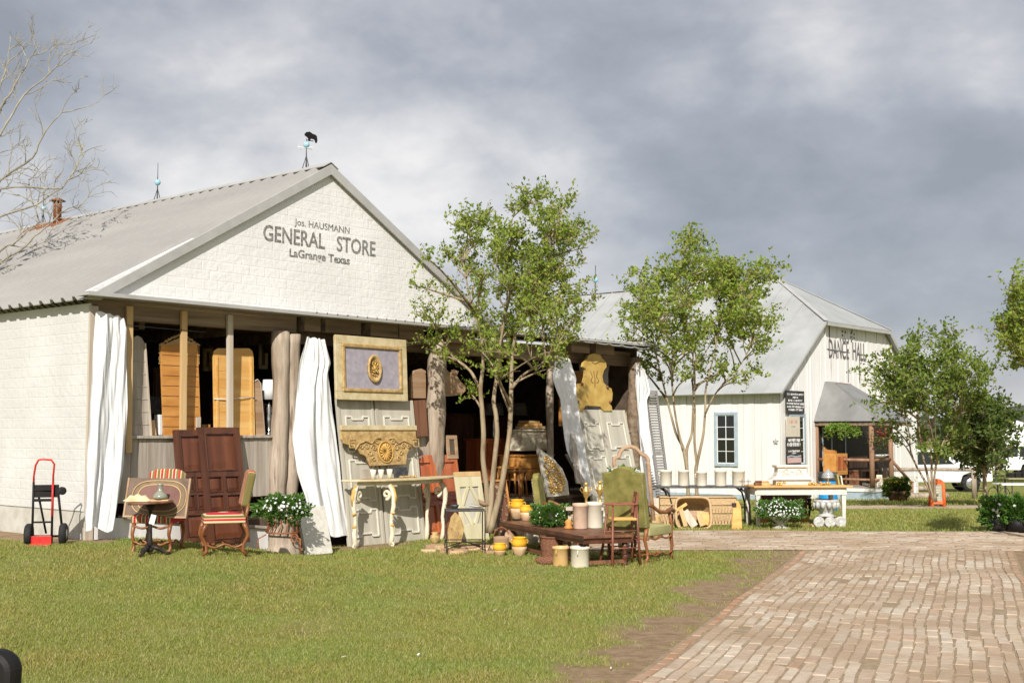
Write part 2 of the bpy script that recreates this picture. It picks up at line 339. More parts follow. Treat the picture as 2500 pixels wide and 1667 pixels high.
M_['herb'] = leafmat('herb', [(.04,.11,.015), (.09,.20,.03), (.14,.26,.05)])
M_['petal'] = leafmat('petal', [(.75,.77,.72), (.85,.86,.84)], .2)
rnd = random.Random(5); RN = np.random.RandomState(11)
# ================================================================ ground
PD = Vector((3.32, 9.06, 0)).normalized(); PN = Vector((-PD.y, PD.x, 0))       # main path direction, PN points left (lawn side)
PA = G(1570, 1667)                                                             # a point of its left edge
def path_uv(x, y):
    dx = x-PA.x; dy = y-PA.y; return dx*PD.x+dy*PD.y, -(dx*PN.x+dy*PN.y)       # along, across (0 = left edge, + to the right)
PW = 2.44
YC0, YC1 = 16.55, 19.7                                                         # cross path (runs left-right)
def cross_lo(x): return YC0+.0*x
def cross_hi(x): return np.where(x > 4.2, YC1-(x-4.2)*.05, YC1)
def hashn(x, y):
    v = 0
    for a, b, c_, k in ((1.3,.7,0,.5),(3.1,-2.2,1.3,.28),(-5.3,6.1,2.1,.15),(11.,9.,4.,.07)): v = v+k*np.sin(a*x+b*y+c_)*np.cos(b*x-a*y+2*c_)
    return v
def dirt_amt(x, y):
    """1 = bare soil, 0 = grass"""
    u, v = path_uv(x, y); n = hashn(x, y)
    d_ = sstep(-1.0, -.3, v+n*.45+.12*np.sin(9*x+5*y))*(v < PW+1.2)*(y < YC0+.4)*(1-sstep(.1, .9, v-PW+n*.3))
    edge = sstep(.35, .05, np.abs(y-YC0)+n*.1)*(x > 1.0)*.8
    s = (x-C0.x)*EX.x+(y-C0.y)*EX.y; dd = -((x-C0.x)*EY.x+(y-C0.y)*EY.y)
    wall = sstep(.42, .1, dd+n*.25)*(dd > -12)*(s > -.6)*(s < 13)
    t_ = -dd; side = sstep(.28, .05, -s+n*.1)*(s < .2)*(t_ > -.5)*(t_ < 14)
    debris = sstep(.9, .35, np.hypot((s-4.1)/1.3, (dd-.5)/.55)+n*.3)*.8
    worn = sstep(.12, .55, hashn(x*.8+3, y*1.3)+.5*hashn(x*3.1, y*4.2+1))*.42
    return np.clip(np.maximum.reduce([d_*(1-.35*sstep(0,.3,hashn(x*4,y*4))), edge, wall, side, debris, worn]), 0, 1)
xs = np.concatenate([-np.geomspace(900, 12, 24), np.arange(-11.5, 14, .22), np.geomspace(14.2, 900, 24)])
ys = np.concatenate([-np.geomspace(60, 4, 6), np.arange(-3, 6, 1.), np.arange(6, 24, .2), np.arange(24, 60, 1.5), np.geomspace(62, 1500, 26)])
GXX, GYY = np.meshgrid(xs, ys); GZZ = gz(GXX, GYY)
V = np.stack([GXX, GYY, GZZ], -1).reshape(-1, 3); nx = len(xs); ny = len(ys)
i, j = np.meshgrid(np.arange(ny-1), np.arange(nx-1), indexing='ij'); a = (i*nx+j).ravel(); F = np.stack([a, a+1, a+nx+1, a+nx], 1)
m_, t, b = newmat('lawn_ground'); ln = t.links.new; nn = t.nodes.new
at_ = nn('ShaderNodeAttribute'); at_.attribute_name = 'dirt'; tc_ = nn('ShaderNodeTexCoord')
def noi(sc, det=6, ro=.6):
    n = nn('ShaderNodeTexNoise'); n.inputs['Scale'].default_value = sc; n.inputs['Detail'].default_value = det; n.inputs['Roughness'].default_value = ro; ln(tc_.outputs['Object'], n.inputs['Vector']); return n.outputs[0]
def ramp(src, *st):
    r_ = nn('ShaderNodeValToRGB'); e_ = r_.color_ramp.elements; e_[0].position = st[0][0]; e_[0].color = c4(st[0][1]); e_[1].position = st[-1][0]; e_[1].color = c4(st[-1][1])
    for p_, c_ in st[1:-1]: q = e_.new(p_); q.color = c4(c_)
    ln(src, r_.inputs[0]); return r_.outputs[0]
g1 = ramp(noi(2.2, 8, .7), (.3, (.12,.14,.03)), (.5, (.22,.23,.06)), (.62, (.28,.26,.09)), (.8, (.36,.30,.14)))
g2 = ramp(noi(7, 8, .7), (.3, (.20,.135,.08)), (.55, (.31,.22,.135)), (.75, (.40,.30,.20)))
mx = nn('ShaderNodeMix'); mx.data_type = 'RGBA'; ln(ramp(at_.outputs['Fac'], (.3,(0,0,0)), (.7,(1,1,1))), mx.inputs[0]); ln(g1, mx.inputs[6]); ln(g2, mx.inputs[7]); ln(mx.outputs[2], b.inputs['Base Color'])
b.inputs['Roughness'].default_value = .95; b.inputs['Specular IOR Level'].default_value = .1
bn = nn('ShaderNodeBump'); bn.inputs['Strength'].default_value = .8; bn.inputs['Distance'].default_value = .03; ln(noi(22, 8, .7), bn.inputs['Height']); ln(bn.outputs[0], b.inputs['Normal'])
g_ = fastmesh('ground', V, F, m_, smooth=True); at2 = g_.data.attributes.new('dirt', 'FLOAT', 'POINT'); at2.data.foreach_set('value', dirt_amt(V[:,0], V[:,1]).astype(np.float32)); tag(g_, kind='structure')
# ---------------------------------------------------------------- brick paths: every brick its own block in one mesh
def brickmat(name, cols):
    m_, t, b = newmat(name); ln = t.links.new; nn = t.nodes.new
    ge = nn('ShaderNodeNewGeometry'); r_ = nn('ShaderNodeValToRGB'); e_ = r_.color_ramp.elements; k = len(cols)
    e_[0].color = c4(cols[0]); e_[1].color = c4(cols[-1])
    for i in range(1, k-1): q = e_.new(i/(k-1)); q.color = c4(cols[i])
    ln(ge.outputs['Random Per Island'], r_.inputs[0]); tc_ = nn('ShaderNodeTexCoord')
    n = nn('ShaderNodeTexNoise'); n.inputs['Scale'].default_value = 9; n.inputs['Detail'].default_value = 8; n.inputs['Roughness'].default_value = .7; ln(tc_.outputs['Object'], n.inputs['Vector'])
    r2 = nn('ShaderNodeValToRGB'); e2 = r2.color_ramp.elements; e2[0].position = .3; e2[0].color = (.74,.70,.65,1); e2[1].position = .65; e2[1].color = (1,1,1,1); ln(n.outputs[0], r2.inputs[0])
    big = nn('ShaderNodeTexNoise'); big.inputs['Scale'].default_value = .9; big.inputs['Detail'].default_value = 6; ln(tc_.outputs['Object'], big.inputs['Vector'])
    r3 = nn('ShaderNodeValToRGB'); e3 = r3.color_ramp.elements; e3[0].position = .42; e3[0].color = (0,0,0,1); e3[1].position = .62; e3[1].color = (.75,.75,.75,1); ln(big.outputs[0], r3.inputs[0])
    mx = nn('ShaderNodeMix'); mx.data_type = 'RGBA'; mx.blend_type = 'MULTIPLY'; mx.inputs[0].default_value = 1; ln(r_.outputs[0], mx.inputs[6]); ln(r2.outputs[0], mx.inputs[7])
    m2 = nn('ShaderNodeMix'); m2.data_type = 'RGBA'; ln(r3.outputs[0], m2.inputs[0]); ln(mx.outputs[2], m2.inputs[6]); m2.inputs[7].default_value = (.33,.235,.15,1)
    ln(m2.outputs[2], b.inputs['Base Color']); b.inputs['Roughness'].default_value = .85; b.inputs['Specular IOR Level'].default_value = .2
    bn = nn('ShaderNodeBump'); bn.inputs['Strength'].default_value = .6; bn.inputs['Distance'].default_value = .008; n4 = nn('ShaderNodeTexNoise'); n4.inputs['Scale'].default_value = 45; n4.inputs['Detail'].default_value = 5; ln(tc_.outputs['Object'], n4.inputs['Vector']); ln(n4.outputs[0], bn.inputs['Height']); ln(bn.outputs[0], b.inputs['Normal']); return m_
BC = [(.42,.29,.20),(.57,.50,.41),(.49,.36,.26),(.55,.46,.35),(.44,.33,.24),(.60,.52,.42),(.52,.40,.29),(.58,.52,.43),(.46,.34,.25),(.56,.48,.38)]
M_['brick'] = brickmat('brick', BC); M_['brick_red'] = brickmat('brick_red', [(.40,.22,.13),(.46,.29,.19),(.40,.25,.17),(.46,.33,.24)])
M_['sand'] = mat('sand', (.24,.175,.11), (.34,.26,.17), 12, rough=.95, bump=.4)
def bricks(name, items, mt):
    """items: (cx, cy, half length along dir, half width, dirx, diry)"""
    Vs = []; Fs = []; ch = .006
    A = np.array(items); n = len(A); zt = gz(A[:,0], A[:,1])+.012+RN.uniform(-.004, .004, n); jit = RN.uniform(-.05, .05, n)
    dx = A[:,4]*np.cos(jit)-A[:,5]*np.sin(jit); dy = A[:,4]*np.sin(jit)+A[:,5]*np.cos(jit)
    tl = RN.uniform(-.012, .012, (n, 2))
    for (sl, sw, k, dz) in [(a_,b_,1,-.05) for a_,b_ in ((-1,-1),(1,-1),(1,1),(-1,1))]+[(a_,b_,1,-.012) for a_,b_ in ((-1,-1),(1,-1),(1,1),(-1,1))]+[(a_,b_,0,0) for a_,b_ in ((-1,-1),(1,-1),(1,1),(-1,1))]:
        l_ = sl*(A[:,2]-(0 if k else ch)); w_ = sw*(A[:,3]-(0 if k else ch)); j_ = RN.uniform(-.004, .004, (n, 2))
        Vs.append(np.stack([A[:,0]+dx*l_-dy*w_+j_[:,0], A[:,1]+dy*l_+dx*w_+j_[:,1], zt+dz+tl[:,0]*l_+tl[:,1]*w_], -1))
    V = np.stack(Vs, 1).reshape(-1, 3); base = np.arange(n)[:, None]*12
    for q in [(8,9,10,11)]+[(i, (i+1)%4, 4+(i+1)%4, 4+i) for i in range(4)]+[(4+i, 4+(i+1)%4, 8+(i+1)%4, 8+i) for i in range(4)]: Fs.append(base+np.array(q)[None])
    return fastmesh(name, V, np.concatenate(Fs), mt)
def P2(u, v): return PA.x+PD.x*u-PN.x*v, PA.y+PD.y*u-PN.y*v
it = []; bw = .098; ncol = int(PW/bw)
umax = (YC0-.05-PA.y)/PD.y
def wob(u, k): return .022*math.sin(u*1.1+k*.35)+.010*math.sin(u*2.7+k*.8)
vcol = 0.0
while vcol < PW-.05:
    bw = rnd.uniform(.085, .112); k = vcol/.1; u = -4+rnd.uniform(-.2, 0); v = vcol+bw/2; vcol += bw
    while True:
        l_ = rnd.choice([.40,.42,.40,.21,.30,.36,.24,.33]); 
        x, y = P2(u+l_/2, v+wob(u, k*.2))
        if y > YC0-.06: break
        if rnd.random() > .02: it.append((x, y, l_/2-.003, bw/2-.003-rnd.random()*.004, PD.x, PD.y))
        u += l_
tag(bricks('brick_path', it, M_['brick']), kind='structure')
it = []
for side in (-.05, PW+.05):
    u = -4
    while True:
        x, y = P2(u, side+wob(u, 0 if side < 0 else 5)+(.0 if side < 0 else .0))
        if y > YC0-.05: break
        if side > 0 or rnd.random() < .45: it.append((x, y, .095, .035, PD.x, PD.y)); u += .205
tag(bricks('path_edging', it, M_['brick_red']), kind='structure')
it = []
y = YC0+.06; row = 0
while y < YC1-.02:
    x = .6+rnd.uniform(0, .2)+(0 if row%2 else .1)
    while x < 13:
        yy = y+.05*math.sin(x*.5)
        if yy < float(cross_hi(np.array(x))) and not (x < 2.0 and yy > 18.4): it.append((x+.15, yy, .147, .066, 1, .02*math.cos(x)))
        x += rnd.choice((.30,.30,.31,.30)) 
    y += .138; row += 1
tag(bricks('brick_cross_path', it, M_['brick']), kind='structure')
it = []
y = 26.3
while y < 29.6:
    x = 7.2+rnd.uniform(0, .2)
    while x < 19:
        if rnd.random() > .02: it.append((x+.15, y, .147, .07, 1, 0))
        x += .31
    y += .152
tag(bricks('far_brick_path', it, M_['brick']), kind='structure')
# soil under the bricks
def sheet(name, pts, z, mt):
    P = []; 
    for (x, y) in pts: P.append((x, y))
    (x0,y0),(x1,y1),(x2,y2),(x3,y3) = P; rows = []
    for i in range(25):
        f_ = i/24; r0 = []
        for j in range(25):
            g2_ = j/24; x = (x0*(1-f_)+x3*f_)*(1-g2_)+(x1*(1-f_)+x2*f_)*g2_; y = (y0*(1-f_)+y3*f_)*(1-g2_)+(y1*(1-f_)+y2*f_)*g2_
            r0.append((x, y, float(gz(x, y))+z))
        rows.append(r0)
    return tag(MB().grid(rows).build(name, mt), kind='structure')
sheet('path_bed', [P2(-4,-.1), P2(-4,PW+.1), P2(umax+1.0,PW+.1), P2(umax+.0,-.1)], .007, M_['sand'])
sheet('cross_path_bed', [(.6,YC0+.0), (13,YC0+.0), (13,YC1-.4), (.6,YC1)], .008, M_['sand'])
sheet('far_path_bed', [(7.2,26.25), (19.2,26.25), (19.2,29.6), (7.2,29.6)], .006, M_['sand'])
# ---------------------------------------------------------------- grass blades
def scatter(n, x0, x1, y0, y1): return RN.uniform(x0, x1, n), RN.uniform(y0, y1, n)
M_['grass'] = patchy(leafmat('grass', [(.155,.20,.032),(.25,.275,.052),(.35,.345,.085),(.20,.24,.04),(.48,.43,.23),(.29,.30,.07),(.42,.35,.18)], .3, .7), 1.1, (1.12,1.0,.95), (.80,.98,.75))
def onpath(x, y):
    u, v = path_uv(x, y); a_ = (v > -.12)&(v < PW+.12)&(y < YC0+.2)
    b_ = (y > YC0-.02)&(y < cross_hi(x)+.02)&(x > .6)
    c_ = (y > 26.2)&(y < 29.7)&(x > 7.1)&(x < 19.3)
    return a_|b_|c_
def inshop(x, y):
    s = (x-C0.x)*EX.x+(y-C0.y)*EX.y; dd = -((x-C0.x)*EY.x+(y-C0.y)*EY.y); return (s > -.02)&(s < 11.9)&(dd < .02)
def blades(n, x0, x1, y0, y1, hgt, wid, pow_=1):
    x, y = scatter(n, x0, x1, y0, y1); fov = np.abs(x) < y*.43+.4; p = RN.rand(n)
    keep = fov&~onpath(x, y)&~inshop(x, y)&(p > dirt_amt(x, y)*1.08)
    x = x[keep]; y = y[keep]; n = len(x); z = gz(x, y)
    hh = hgt*RN.uniform(.45, 1.15, n)*(1+.35*hashn(x*.9, y*.9)); a = RN.uniform(0, 2*np.pi, n); w_ = wid*RN.uniform(.7, 1.3, n)
    lean = RN.uniform(.2, 1.1, n)*hh; b = RN.uniform(0, 2*np.pi, n)
    c_, s_ = np.cos(a)*w_, np.sin(a)*w_; lx, ly = np.cos(b)*lean, np.sin(b)*lean
    v0 = np.stack([x-c_, y-s_, z-.005], -1); v1 = np.stack([x+c_, y+s_, z-.005], -1); v2 = np.stack([x+lx*.45+c_*.7, y+ly*.45+s_*.7, z+hh*.62], -1); v3 = np.stack([x+lx*.45-c_*.7, y+ly*.45-s_*.7, z+hh*.62], -1)
    v4 = np.stack([x+lx, y+ly, z+hh], -1)
    return np.stack([v0,v1,v2,v3,v4], 1)
B = np.concatenate([blades(190000, -5, 3, 7.2, 10.5, .024, .0024), blades(180000, -7, 5, 10.5, 14.5, .026, .0030), blades(100000, -8, 5, 14.5, 19, .032, .0042), blades(9000, -7, 5, 7.2, 16, .06, .003), blades(90000, 1, 12.5, 18.8, 27.5, .05, .006), blades(40000, 6, 24, 27.5, 50, .07, .012)])
n = len(B); base = np.arange(n)[:, None]*5
V = B.reshape(-1, 3); me_F4 = base+np.array([0,1,2,3])[None]; me_F3 = base+np.array([3,2,4])[None]
me = bpy.data.meshes.new('grass'); me.vertices.add(len(V)); me.vertices.foreach_set('co', V.astype(np.float32).ravel())
idx = np.concatenate([me_F4.ravel(), me_F3.ravel()]).astype(np.int32); me.loops.add(len(idx)); me.loops.foreach_set('vertex_index', idx)
me.polygons.add(2*n); me.polygons.foreach_set('loop_start', np.concatenate([np.arange(n)*4, 4*n+np.arange(n)*3]).astype(np.int32)); me.polygons.foreach_set('loop_total', np.concatenate([np.full(n,4), np.full(n,3)]).astype(np.int32))
me.polygons.foreach_set('use_smooth', np.zeros(2*n, bool)); me.materials.append(M_['grass']); me.update(calc_edges=True); tag(link('grass', me), 'short green lawn grass with dry yellow blades', 'grass', kind='stuff')
# ================================================================ general store
store = T('general_store', 'long white general store with embossed block siding, open front bays and grey metal gable roof', 'store', Fr((C0.x, C0.y, 0)))
EZ = 3.12; PKS, PKZ = 3.59, 5.30; DEP = 14.0; RS = 7.3
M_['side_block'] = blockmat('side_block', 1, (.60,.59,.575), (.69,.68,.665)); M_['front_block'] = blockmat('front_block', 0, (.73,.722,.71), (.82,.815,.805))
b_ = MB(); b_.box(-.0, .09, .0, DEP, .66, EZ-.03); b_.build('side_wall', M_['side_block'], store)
b_ = MB(); b_.box(.015, .12, .02, DEP, -.2, .66); b_.build('side_foundation', M_['concrete'], store)
b_ = MB(); b_.box(-.012, .10, -.03, .0, .2, EZ-.06); b_.build('corner_board', M_['pale_wood'], store, .004)
# gable wall
gy = -.085
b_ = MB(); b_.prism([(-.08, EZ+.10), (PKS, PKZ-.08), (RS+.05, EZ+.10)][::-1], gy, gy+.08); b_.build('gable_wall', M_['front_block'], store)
# roof slopes with standing ribs
def ribbed(x0, z0, x1, z1, y0, y1, pitch=.25, hgt=.048, th=.012):
    n = int((y1-y0)/pitch); ys_ = []; hs = []
    for i in range(n):
        y = y0+i*pitch
        for f_, h_ in ((0,0),(.52,0),(.62,hgt),(.82,hgt),(.92,0)): ys_.append(y+f_*pitch); hs.append(h_)
    ys_.append(y0+n*pitch); hs.append(0)
    L_ = math.hypot(x1-x0, z1-z0); nxn, nzn = -(z1-z0)/L_, (x1-x0)/L_
    if nzn < 0: nxn, nzn = -nxn, -nzn
    P = []
    for f_ in (0, .333, .667, 1): P.append([(x0+(x1-x0)*f_+nxn*h_, y, z0+(z1-z0)*f_+nzn*h_) for y, h_ in zip(ys_, hs)])
    Q = [[(x-nxn*th, y, z-nzn*th) for x, y, z in r_] for r_ in P]
    b_ = MB(); b_.grid(P); b_.grid(Q); b_.sm = [False]*len(b_.sm); 
    n_ = len(ys_); 
    for (r0, r1) in ((P[0], Q[0]), (P[-1], Q[-1])): b_.grid([r0, r1])
    b_.sm = [False]*len(b_.sm); return b_
ribbed(-.16, EZ+.0, PKS, PKZ, -.12, DEP+.2).build('roof', M_['roof_metal'], store)
ribbed(RS+.12, EZ+.0, PKS, PKZ, -.12, DEP+.2).build('roof', M_['roof_metal'], store)
b_ = MB(); b_.bar((PKS-.07, -.14, PKZ+.012), (PKS-.07, DEP+.2, PKZ+.012), .16, .012, up=(-.5,0,.85)); b_.bar((PKS+.07, -.14, PKZ+.012), (PKS+.07, DEP+.2, PKZ+.012), .16, .012, up=(.5,0,.85)); b_.build('ridge_cap', M_['flashing'], store)
for s_, xe in ((-1, -.17), (1, RS+.13)):
    b_ = MB(); sl = (PKZ-EZ)/(PKS-xe)
    dxn = .0
    b_.prism([(xe, EZ-.0), (PKS, PKZ+.02), (PKS, PKZ-.125), (xe+s_*-.0 + (.22 if s_ < 0 else -.22), EZ+.0)] if s_ < 0 else [(PKS, PKZ+.02), (xe, EZ), (xe-.22, EZ), (PKS, PKZ-.125)], -.15, -.122)
    b_.build('rake_trim', M_['flashing'], store, .003)
# soffit and eave lip below the gable, running on along the lean-to
b_ = MB(); b_.prism([(-.20, EZ+.055), (11.75, EZ+.055), (11.75, EZ+.035), (-.20, EZ+.035)], -.30, -.05)
b_.prism([(-.20, EZ+.075), (11.75, EZ+.075), (11.75, EZ+.03), (-.20, EZ+.03)], -.312, -.30)
for k in range(46):
    x = 3.2+k*.187
    if x < 11.7: b_.tube([(x, -.318, EZ+.078), (x, -.06, EZ+.088)], .015, 6)
b_.build('eave_sheet', M_['flashing'], store)
ribx = MB(); P = []
for y_, z_ in ((-.3, EZ+.06), (3., EZ+.42), (9., EZ+.95)): P.append([(RS+.1+k*.1, y_, z_+(.02 if k%4 == 2 else 0)-.02*k*.1) for k in range(46)])
Q = [[(x, y, z-.02) for x, y, z in r_] for r_ in P]; ribx.grid(P); ribx.grid(Q); ribx.grid([P[0], Q[0]]); ribx.build('lean_to_roof', M_['roof_metal_plain'], store)
# beams / rafter tails
b_ = MB(); b_.box(.02, 3.12, .0, .12, EZ-.20, EZ+.03); b_.build('front_beam', M_['beam_wood'], store, .006)
b_ = MB(); b_.box(3.12, 11.6, .22, .36, EZ-.32, EZ-.05); b_.build('rear_beam', M_['beam_wood'], store, .006)
for px0, px1, py0, py1 in ((744,783,782,806),(795,882,789,812),(905,972,800,820),(975,1036,808,826),(1100,1160,822,838),(1395,1440,850,868),(1455,1500,858,874)):
    x0, z0 = FS(px0, py0, .06); x1, z1 = FS(px1, py1, .06); b_ = MB(); b_.box(x0, x1, -.06, .2, EZ-.16, EZ+.03); b_.build('rafter_tail', M_['beam_wood'], store, .005)
b_ = MB(); b_.box(.1, 11.6, -.0, .03, EZ+.03, EZ+.12); b_.build('fascia_board', M_['beam_wood'], store)
# half walls of weathered boards
def boards(x0, x1, zb, zt, y0, y1, w_=.105, mt='weathered_wood', name='half_wall'):
    b_ = MB(); x = x0
    while x < x1-.01:
        ww = min(w_*rnd.uniform(.85, 1.2), x1-x); o = rnd.uniform(-.004, .004); b_.box(x+.0015, x+ww-.0015, y0+o, y1, zb+rnd.uniform(-.008, .008), zt); x += ww
    return b_.build(name, M_[mt], store, .002)
boards(.42, 2.74, .73, 1.50, .04, .075); b_ = MB(); b_.box(.35, 2.74, -.0, .15, 1.50, 1.535); b_.build('sill_board', M_['weathered_wood'], store, .003)
x0, zt = FS(1002, 1065, 0); x1, _ = FS(1046, 1065, 0); boards(5.15, 5.98, .62, zt, .03, .065); b_ = MB(); b_.box(5.15, 5.98, -.02, .13, zt, zt+.035); b_.build('sill_board', M_['weathered_wood'], store, .003)
x0, zt = FS(1500, 1055, 0); boards(10.0, 11.3, .5, zt, .03, .065); b_ = MB(); b_.box(10.0, 11.35, -.02, .13, zt, zt+.03); b_.build('sill_board', M_['weathered_wood'], store, .003)
# foundation: white boards and block below the gap
b_ = MB(); b_.prism([(.12,.56),(.46,.56),(2.72,.29),(2.72,.02),(.46,.30),(.12,.30)][::-1], -.02, .05); b_.build('skirt_board', M_['white_wall'], store, .004)
b_ = MB(); b_.prism([(.10,.30),(.46,.30),(2.72,.02),(2.72,-.3),(.10,-.3)][::-1], -.0, .12); b_.build('foundation', M_['concrete'], store, .005)
b_ = MB(); b_.box(.5, 2.72, -.06, .10, .295, .33); b_.X = None; b_.v = [(x, y, z+(2.72-x)*.115) for x, y, z in b_.v]; b_.build('skirt_cap', M_['weathered_wood'], store)
# log posts
def logpost(x, w_, z0, z1, seed, y=0.0, mt='log_wood'):
    r_ = random.Random(seed); pts = []; rad = []; n = 22
    for i in range(n+1):
        f_ = i/n; pts.append((x+.018*math.sin(f_*7+seed)+r_.uniform(-.004,.004), y+.01*math.sin(f_*5), z0+(z1-z0)*f_)); rad.append(w_/2*(1+.07*math.sin(f_*11+seed)+.04*math.sin(f_*29+seed)+r_.uniform(-.05,.05)))
    b_ = MB(); b_.tube(pts, rad, 14)
    for _ in range(0):
        f_ = r_.random(); a_ = r_.uniform(-2.6, -.5); b_.ball((x+w_/2*math.cos(a_)*.82, y+w_/2*math.sin(a_)*.82, z0+(z1-z0)*f_), w_*.2, 8)
    return b_.build('log_post', M_[mt], store)
for x0, x1, zt in ((663,698,2.93),(695,729,2.90)):
    a_, _ = FS(x0, 1000); c_, _ = FS(x1, 1000); logpost((a_+c_)/2+(.012 if x0 < 680 else -.012), .235, -.1, zt, x0)
a_, _ = FS(1038, 1000); c_, _ = FS(1088, 1000); logpost((a_+c_)/2, .30, -.1, 2.95, 8)
logpost(FS(1356,860)[0], .13, -.1, 2.95, 12, y=.12); logpost(11.2, .24, -.1, 2.95, 13, mt='beam_wood')
# hanging studs
for i, (pa, pb, mt) in enumerate((((316,748),(313,1105),'new_wood'),((449,755),(446,1090),'new_wood'),((561,772),(561,1062),'pale_wood'))):
    a_ = FS(*pa, .03); c_ = FS(*pb, .03); b_ = MB(); b_.bar((a_[0], -.03, EZ-.03), (c_[0], -.03, c_[1]), .04, .085, up=(1,0,0)); b_.build('hanging_stud', M_[mt], store, .003)
b_ = MB(); b_.tube([FCp for FCp in ((.3,-.05,2.86),(1.6,-.05,2.84))], .004, 5); b_.build('curtain_wire', M_['iron_grey'], store)
# interior shell
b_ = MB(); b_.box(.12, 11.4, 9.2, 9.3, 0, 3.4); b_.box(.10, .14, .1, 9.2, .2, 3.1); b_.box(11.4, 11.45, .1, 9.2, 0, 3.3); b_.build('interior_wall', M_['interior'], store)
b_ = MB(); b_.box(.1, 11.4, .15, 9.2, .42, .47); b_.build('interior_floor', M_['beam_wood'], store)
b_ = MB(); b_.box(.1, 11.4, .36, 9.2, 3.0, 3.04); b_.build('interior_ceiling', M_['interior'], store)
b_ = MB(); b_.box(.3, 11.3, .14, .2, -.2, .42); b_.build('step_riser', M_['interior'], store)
# steel beam-like rafters showing under the ceiling
for k in range(8):
    b_ = MB(); b_.box(.9+k*1.35, .98+k*1.35, .36, 9.0, 2.86, 3.0); b_.build('ceiling_joist', M_['beam_wood'], store)
# painted lettering
def text(s_, size, loc, parent, mt, sx=1.0, name='lettering', ext=.0015, sk=0, rot=(R(90),0,0), bold=0.0, sp_=1.0):
    cu = bpy.data.curves.new('tmp', 'FONT'); cu.body = s_; cu.size = size; cu.align_x = 'CENTER'; cu.align_y = 'CENTER'; cu.extrude = ext; cu.offset = bold; cu.space_character = sp_; cu.resolution_u = 3
    o = bpy.data.objects.new('tmp', cu); COL.objects.link(o); bpy.context.view_layer.update(); dg = bpy.context.evaluated_depsgraph_get(); me = bpy.data.meshes.new_from_object(o.evaluated_get(dg)); bpy.data.objects.remove(o); bpy.data.curves.remove(cu)
    me.materials.clear(); me.materials.append(mt); me.name = name; q = link(name, me, parent); q.location = loc; q.rotation_euler = rot; q.scale = (sx, 1, 1); return q
def gp(px, py): return FC.px(px, py, gy)
def letter_line(s_, pl, pr, pyl, pyr, hpx, k=1.0, bold=0.0, sp_=1.0):
    """fit a line of letters between two pixels of the gable"""
    a_ = gp(pl, pyl); c_ = gp(pr, pyr); wx = c_[0]-a_[0]; cx_, cz_ = (a_[0]+c_[0])/2, (a_[1]+c_[1])/2
    h_ = gp((pl+pr)/2, (pyl+pyr)/2-hpx/2)[1]-gp((pl+pr)/2, (pyl+pyr)/2+hpx/2)[1]
    q = text(s_, h_/.70, (cx_, gy-.0035, cz_), store, M_['letter'], bold=bold, sp_=sp_); bpy.context.view_layer.update()
    xs_ = [v.co.x for v in q.data.vertices]; q.scale = (wx/(max(xs_)-min(xs_))*k, 1, 1); return q
letter_line('Jos. HAUSMANN', 720, 854, 543, 563, 16)
letter_line('GENERAL   STORE', 642, 916, 569, 611, 37, bold=.004)
letter_line('LaGrange Texas', 706, 853, 620, 635, 19, bold=.003)
# stove pipe and vanes on the ridge
def ridge_at(px): # depth along ridge seen at column px
    best = min(np.arange(0, 14, .05), key=lambda t_: abs((lambda P_: 1250+FPX*P_.x/(P_.y*CP+ (P_.z-1.6)*SP))(C0+EX*PKS+EY*t_+Vector((0,0,PKZ)))-px)); return float(best)
t_ = ridge_at(165); b_ = MB(); b_.lathe([(.07,-.25),(.07,.2),(.082,.21),(.082,.23),(.07,.24),(.07,.30)], (PKS-.2, t_, PKZ), 14); b_.lathe([(.14,.32),(.02,.38)], (PKS-.2, t_, PKZ), 14)
sp = b_.build('stovepipe', M_['rust'], store); b_ = MB(); b_.prism([(PKS-.35,PKZ-.19),(PKS-.1,PKZ-.03),(PKS-.1,PKZ+.01),(PKS-.35,PKZ-.14)], t_-.3, t_+.9); b_.build('rust_patch', M_['rust'], store)
def rod_thing(px, ztop, label, globe, name='lightning_rod'):
    t_ = ridge_at(px); o = T(name, label, 'lightning rod' if name == 'lightning_rod' else 'weather vane', Fr(C0+EX*PKS+EY*t_+Vector((0,0,PKZ+.02))), None)
    b_ = MB(); b_.tube([(0,0,0),(0,0,ztop)], [.012,.004], 7); 
    for a_ in (0, 2.1, 4.2): b_.tube([(.07*math.cos(a_), .07*math.sin(a_), -.02), (0,0,.2)], .006, 5)
    b_.build('rod', M_['iron_grey'], o); return o
M_['glass_blue'] = plain('glass_blue', (.30,.55,.66), .12, spec=.8)
o = rod_thing(383, .62, 'thin lightning rod with a blue glass ball halfway along the store ridge', 1); b_ = MB(); b_.ball((0,0,.30), .050, 14); b_.build('glass_ball', M_['glass_blue'], o)
o = rod_thing(105, .62, 'lightning rod with pale glass ball seen behind the bare branches', 1); b_ = MB(); b_.ball((0,0,.30), .048, 14); b_.build('glass_ball', M_['glass_blue'], o)
o = rod_thing(745, .45, 'weather vane with black bull above a blue ball at the gable peak', 1, 'weather_vane'); fr = Fr(C0+EX*PKS+EY*ridge_at(745)+Vector((0,0,PKZ+.02)))
b_ = MB(); b_.ball((0,0,.36), .046, 14); b_.build('glass_ball', M_['glass_blue'], o)
b_ = MB(); b_.tube([(-.14,0,.31),(.13,0,.31)], .004, 5); b_.tube([(0,-.14,.31),(0,.14,.31)], .004, 5)
for x_ in (-.14, .13): b_.box(x_-.016, x_+.016, -.003, .003, .285, .292); b_.box(x_-.016, x_+.016, -.003, .003, .328, .335); b_.box(x_-.016, x_-.010, -.003, .003, .285, .335)
b_.build('compass_arm', M_['white'], o)
bull = [(744,328),(748,323),(755,322),(762,327),(770,330),(773,334),(774,343),(773,349),(771,350),(769,343),(767,341),(760,339),(757,341),(757,345),(754,345),(753,338),(749,334),(745,331)]
